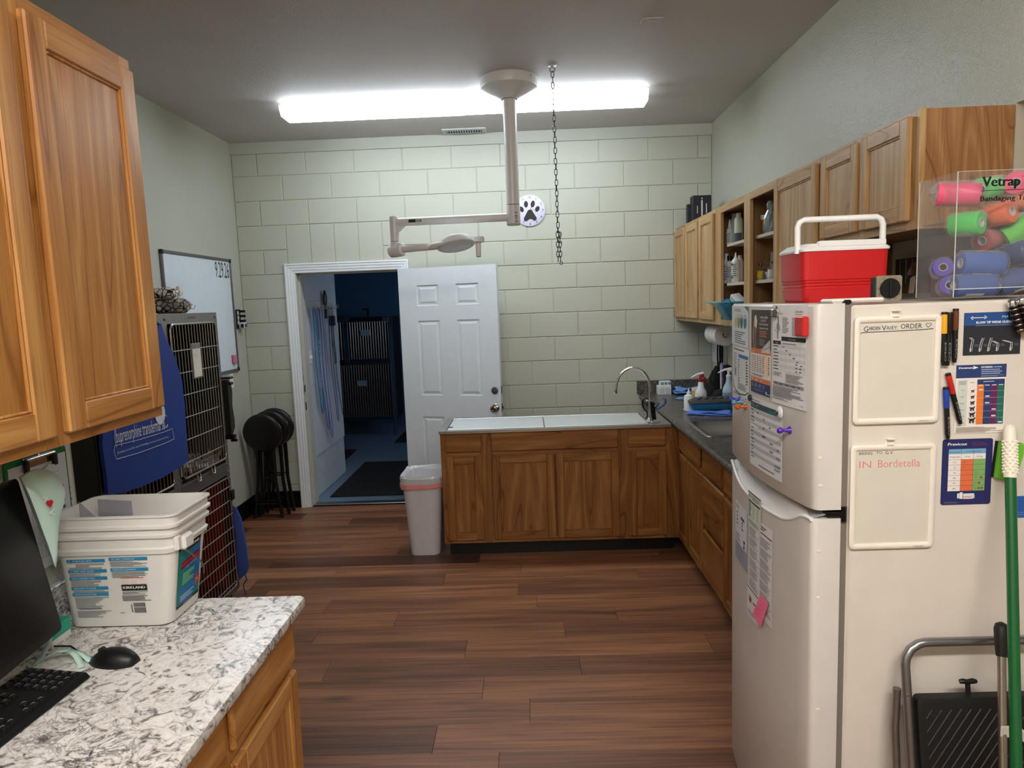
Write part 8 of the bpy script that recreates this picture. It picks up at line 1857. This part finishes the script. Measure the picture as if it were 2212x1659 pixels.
bottle('bottle', 'white bottle beside the teal basket on the bottom shelf', (x, -1.70, SHB), [(0.024, 0), (0.026, 0.003), (0.026, h_*0.66), (0.020, h_*0.74), (0.015, h_*0.76)], MWB, [(0.018, h_*0.75), (0.018, h_), (0.003, h_)], M((216, 220, 224), 0.4), None, G1)
# bottom right: two jars and a cream carton
for k, (u, v, xx, c, rr3, lbl) in enumerate(((1628, 633, 3.55, (176, 172, 150), 0.030, 'frosted jar with wide lid on the bottom right shelf'), (1638, 634, 3.60, (166, 162, 146), 0.026, 'second frosted jar behind the cream carton'))):
    h_ = hgt_(u, v, xx, SHB); bottle('jar', lbl, (xx, at(u, xx), SHB), [(rr3*0.9, 0), (rr3, 0.004), (rr3, h_*0.62), (rr3*0.85, h_*0.68)], M(c, 0.35), [(rr3*0.95, h_*0.66), (rr3*0.95, h_), (0.003, h_)], M((190, 186, 172), 0.5), None, 'jars on the bottom right shelf', cat='jar')
ya = at(1645, 3.54)
pc4 = thing('carton', 'cream carton printed with 30 on the bottom right shelf', 'box', (3.57, ya-0.05, SHB)); B('box', M((196, 184, 158), 0.6), pc4, 3.535, 3.60, ya-0.12, ya, SHB, SHB+0.115, 0.001)
mb = MB().use(M((50, 44, 40), 0.6)); put_text(mb, '30', plane((3.5345, ya, SHB), (0, -1, 0), (0, 0, 1), (-1, 0, 0)), 0.01, 0.055, 0.022, bold=0.05); mb.build('lettering', None, pc4)
bottle('bottle', 'beige capped bottle behind the cream carton', (3.70, ya-0.06, SHB), [(0.024, 0), (0.026, 0.003), (0.026, 0.11), (0.018, 0.12)], M((190, 178, 156), 0.5), [(0.018, 0.118), (0.018, 0.15), (0.003, 0.15)], M((196, 190, 174), 0.5), None, G1)
# black document box on top of the far cabinets
xa = 3.56; ya, yb = onX(1480, 470, xa).y, onX(1528, 455, xa).y
dbx = thing('black_box', 'black printed box standing on top of the far oak cabinets', 'box', (3.62, (ya+yb)/2, UZ1))
yb = min(yb, ya-0.10)
zt5 = onX(1505, 424, xa).z
yF = onX(1505, 450, xa).y
B('box', M((28, 30, 38), 0.5, name='navy_black_card'), dbx, 3.52, 3.66, yF-0.05, yF+0.05, UZ1, zt5, 0.002); B('rear_box', M((34, 36, 42), 0.5), dbx, 3.50, 3.64, yF+0.051, yF+0.10, UZ1, zt5-0.05, 0.002)
g = MB().use(M((206, 206, 206), 0.5)); fd2 = plane((3.52, yF-0.0505, UZ1), (1, 0, 0), (0, 0, 1), (0, -1, 0)); hb = zt5-UZ1
for xx_, z0_, z1_, w_ in ((0.030, 0.35, 0.62, 0.006), (0.062, 0.25, 0.82, 0.012), (0.098, 0.35, 0.70, 0.008)): g.add([fd2(xx_, hb*z0_), fd2(xx_+w_, hb*z0_), fd2(xx_+w_, hb*z1_), fd2(xx_, hb*z1_)], [(0, 1, 2, 3)])
g.add([fd2(0.062, hb*0.86), fd2(0.076, hb*0.86), fd2(0.069, hb*0.93)], [(0, 1, 2)])
g.build('print', None, dbx)
# ================================================================== kennel things seen through the doorway
KY = 3.30
kc2 = thing('kennel_cages', 'dark double-deck cages on legs at the back of the blue kennel', 'animal cage', (0.0, KY+0.3, 0))
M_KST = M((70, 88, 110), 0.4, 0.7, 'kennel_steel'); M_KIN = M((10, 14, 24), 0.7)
kx0, kx1 = onY(731, 690, KY).x-0.5, onY(843, 690, KY).x; kz1 = onY(780, 686, KY).z; kz0 = onY(790, 908, KY).z; kzm = onY(790, 782, KY).z
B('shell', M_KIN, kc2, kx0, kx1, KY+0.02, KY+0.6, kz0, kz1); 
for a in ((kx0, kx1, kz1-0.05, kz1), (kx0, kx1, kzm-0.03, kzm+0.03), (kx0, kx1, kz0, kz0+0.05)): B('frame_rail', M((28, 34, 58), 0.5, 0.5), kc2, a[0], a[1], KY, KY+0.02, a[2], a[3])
dv = onY(748, 740, KY).x
B('divider_post', M_KST, kc2, dv-0.03, dv+0.03, KY-0.004, KY+0.02, kzm, kz1); B('side_post', M_KST, kc2, kx1-0.03, kx1+0.02, KY-0.004, KY+0.02, kz0, kz1)
for (xa_, xb_, za_, zb5) in ((dv+0.03, kx1-0.04, kzm+0.04, kz1-0.055), (dv-0.30, dv-0.03, kzm+0.04, kz1-0.055), (dv-0.25, kx1-0.03, kz0+0.05, kzm-0.035)):
    d_ = MB().tube([(xa_, KY-0.012, za_), (xb_, KY-0.012, za_), (xb_, KY-0.012, zb5), (xa_, KY-0.012, zb5)], 0.006, 6, True).build('door', M_KST, kc2)
    n = max(3, int((xb_-xa_)/0.032)); b0 = None
    for k in range(1, n):
        xx_ = xa_+(xb_-xa_)*k/n
        if b0 is None: b0 = MB().cyl((0, 0, za_), (0, 0, zb5), 0.0042, n=6).build('bar', M((160, 150, 140), 0.35, 0.8, 'kennel_bar'), d_, local=True); o = b0
        else: o = b0.copy(); COL.objects.link(o)
        o.location = Vector((xx_, KY-0.012, 0)) - kc2.location
for (u, v) in ((789, 719), (782, 828)):
    q = onY(u, v, KY-0.02); B('card_holder', M((120, 150, 176), 0.5), kc2, q.x-0.06, q.x+0.06, KY-0.022, KY-0.018, q.z-0.036, q.z+0.036)
for q in ((onY(741, 690, KY), 0.10), (onY(834, 687, KY), 0.06)): B('corner_bracket', M((110, 118, 130), 0.4, 0.7), kc2, q[0].x-q[1]*0.8, q[0].x+q[1]*0.8, KY-0.006, KY+0.0, kz1-0.07, kz1)
for xx_ in (kx0+0.05, kx1-0.02):
    for yy_ in (KY+0.03, KY+0.55): MB().cyl((xx_, yy_, 0), (xx_, yy_, kz0), 0.02, n=10).build('leg', M_KST, kc2)
q = onY(787, 676, KY)
MB().box(q.x-0.05, q.x+0.03, KY+0.1, KY+0.13, q.z+0.035, q.z+0.06).box(q.x+0.01, q.x+0.03, KY+0.1, KY+0.13, kz1, q.z+0.06).build('top_bracket', M((20, 26, 34), 0.5), kc2)
# leash rack with leads on the grey wall
kw_x = kx+0.014
rz = 1.736
lr_ = thing('leash_rack', 'white wire leash rack on the grey kennel wall', 'rack', (kw_x, 0.76, rz))
MB().cyl((kw_x+0.02, 0.35, rz), (kw_x+0.02, 1.17, rz), 0.004, n=8).cyl((kw_x+0.02, 0.35, rz+0.07), (kw_x+0.02, 0.85, rz+0.07), 0.002, n=6).build('rail', M((200, 196, 186), 0.4, 0.5), lr_)
hk2 = None
for k in range(14):
    yk = 0.36+k*0.06
    if hk2 is None: hk2 = MB().tube([(0.0, 0, 0.055), (0.004, 0, 0.0), (0.03, 0, -0.006), (0.055, 0, 0.0), (0.062, 0, 0.03)], 0.0028, 6).build('hook', M((206, 200, 190), 0.4, 0.4), lr_, local=True); o = hk2
    else: o = hk2.copy(); COL.objects.link(o)
    o.location = Vector((kw_x+0.002, yk, rz)) - lr_.location
def lead(label, y0, z1, z0, c, w_=0.022, sway=0.03, name='leash', flat=True):
    t_ = thing(name, label, 'leash', (kw_x+0.04, y0, z0), 0, 'leads hanging on the leash rack')
    for s_ in (-1, 1):
        mb = MB(); n = 16; L = []
        for i in range(n+1):
            f = i/n; z = z1+(z0-z1)*f; y = y0+s_*w_*0.6*(0.3+sin(pi*f))+sway*f*f
            xx_ = kw_x+0.038+0.006*s_+0.004*sin(f*9)
            L.append([Vector((xx_, y-w_/2*0.6, z)), Vector((xx_+0.002, y+w_/2*0.6, z)), Vector((xx_+0.005, y, z))])
        mb.rings(L); mb.build('strap', M(c, 0.8), t_)
    MB().tube([(kw_x+0.034, y0-0.012, z1-0.01), (kw_x+0.04, y0, z1+0.012), (kw_x+0.046, y0+0.012, z1-0.01)], 0.005, 6).build('loop_end', M(c, 0.8), t_)
    MB().tube([(kw_x+0.04, y0+sway-0.008, z0), (kw_x+0.045, y0+sway, z0-0.018), (kw_x+0.04, y0+sway+0.008, z0)], 0.004, 6).build('clasp', M((120, 124, 130), 0.3, 0.9), t_)
    return t_
lead('wide teal blue lead with white lettering nearest the doorway', 0.40, rz, 0.78, (30, 112, 156), 0.05, 0.05)
lead('purple-blue rope lead next to the wide teal one', 0.52, rz, 0.60, (70, 78, 140), 0.03, 0.08)
lead('grey-blue braided rope lead in the middle of the rack', 0.60, rz, 0.50, (84, 96, 150), 0.035, 0.10)
lead('navy lead hanging beside the black charger', 0.86, rz, 0.62, (50, 60, 110), 0.02, 0.08)
lead('short black lead with a dark clip', 0.96, rz, 1.18, (24, 26, 34), 0.018, 0.02)
mb = MB().use(M((220, 226, 230), 0.6)); put_text(mb, 'REMEMBER', lambda s, t, d=0.0: Vector((kw_x+0.052+d, 0.43+t, 1.45-s)), 0, 0, 0.018, width=0.45)
lw = [o for o in bpy.data.objects if o.name.startswith('leash') and 'wide teal' in o.get('label', '')][0]; mb.build('lettering', None, lw)
# black brush handle over the rack, charger with cord, switch plate
bh = thing('brush', 'black handled brush hooked above the leash rack', 'brush', (kw_x+0.03, 0.80, rz)); MB().ell((kw_x+0.03, 0.80, rz+0.09), 0.016, 0.045, 0.085, 14, 10).build('handle', M_BLACK, bh, smooth=60); MB().cyl((kw_x+0.03, 0.80, rz-0.10), (kw_x+0.03, 0.80, rz+0.04), 0.014, n=10).build('neck', M_BLACK, bh, smooth=60)
chg = thing('charger', 'black plug-in charger with a long cord on the grey kennel wall', 'charger', (kw_x, 1.03, 1.60)); B('plug', M_BLACK, chg, kw_x, kw_x+0.04, 0.99, 1.08, 1.56, 1.66, 0.006)
MB().tube([(kw_x+0.02, 1.035, 1.56), (kw_x+0.015, 1.04, 1.45), (kw_x+0.02, 1.06, 1.25), (kw_x+0.012, 1.10, 1.02), (kw_x+0.015, 1.14, 0.85), (kw_x+0.01, 1.22, 0.66), (kw_x+0.008, 1.28, 0.58)], 0.003, 6).build('cord', M_RUBBER, chg)
kpl = thing('switch_plate', 'pale wall plate on the kennel wall beside the charger', 'switch plate', (kw_x, 1.13, 1.40)); B('plate', M((190, 184, 160), 0.5), kpl, kw_x, kw_x+0.006, 1.08, 1.15, 1.36, 1.48, 0.002); B('toggle', M((206, 204, 190), 0.5), kpl, kw_x+0.006, kw_x+0.016, 1.10, 1.12, 1.41, 1.44, 0.002)
kpl2 = thing('switch_plate', 'white double switch plate on the kennel wall by the door jamb', 'switch plate', (kw_x, 0.30, 1.30)); B('plate', M((216, 218, 220), 0.5), kpl2, kw_x, kw_x+0.006, 0.25, 0.36, 1.24, 1.36, 0.002)
for yk in (0.285, 0.325): B('toggle', M((230, 230, 230), 0.5), kpl2, kw_x+0.006, kw_x+0.018, yk-0.006, yk+0.006, 1.285, 1.315, 0.002)
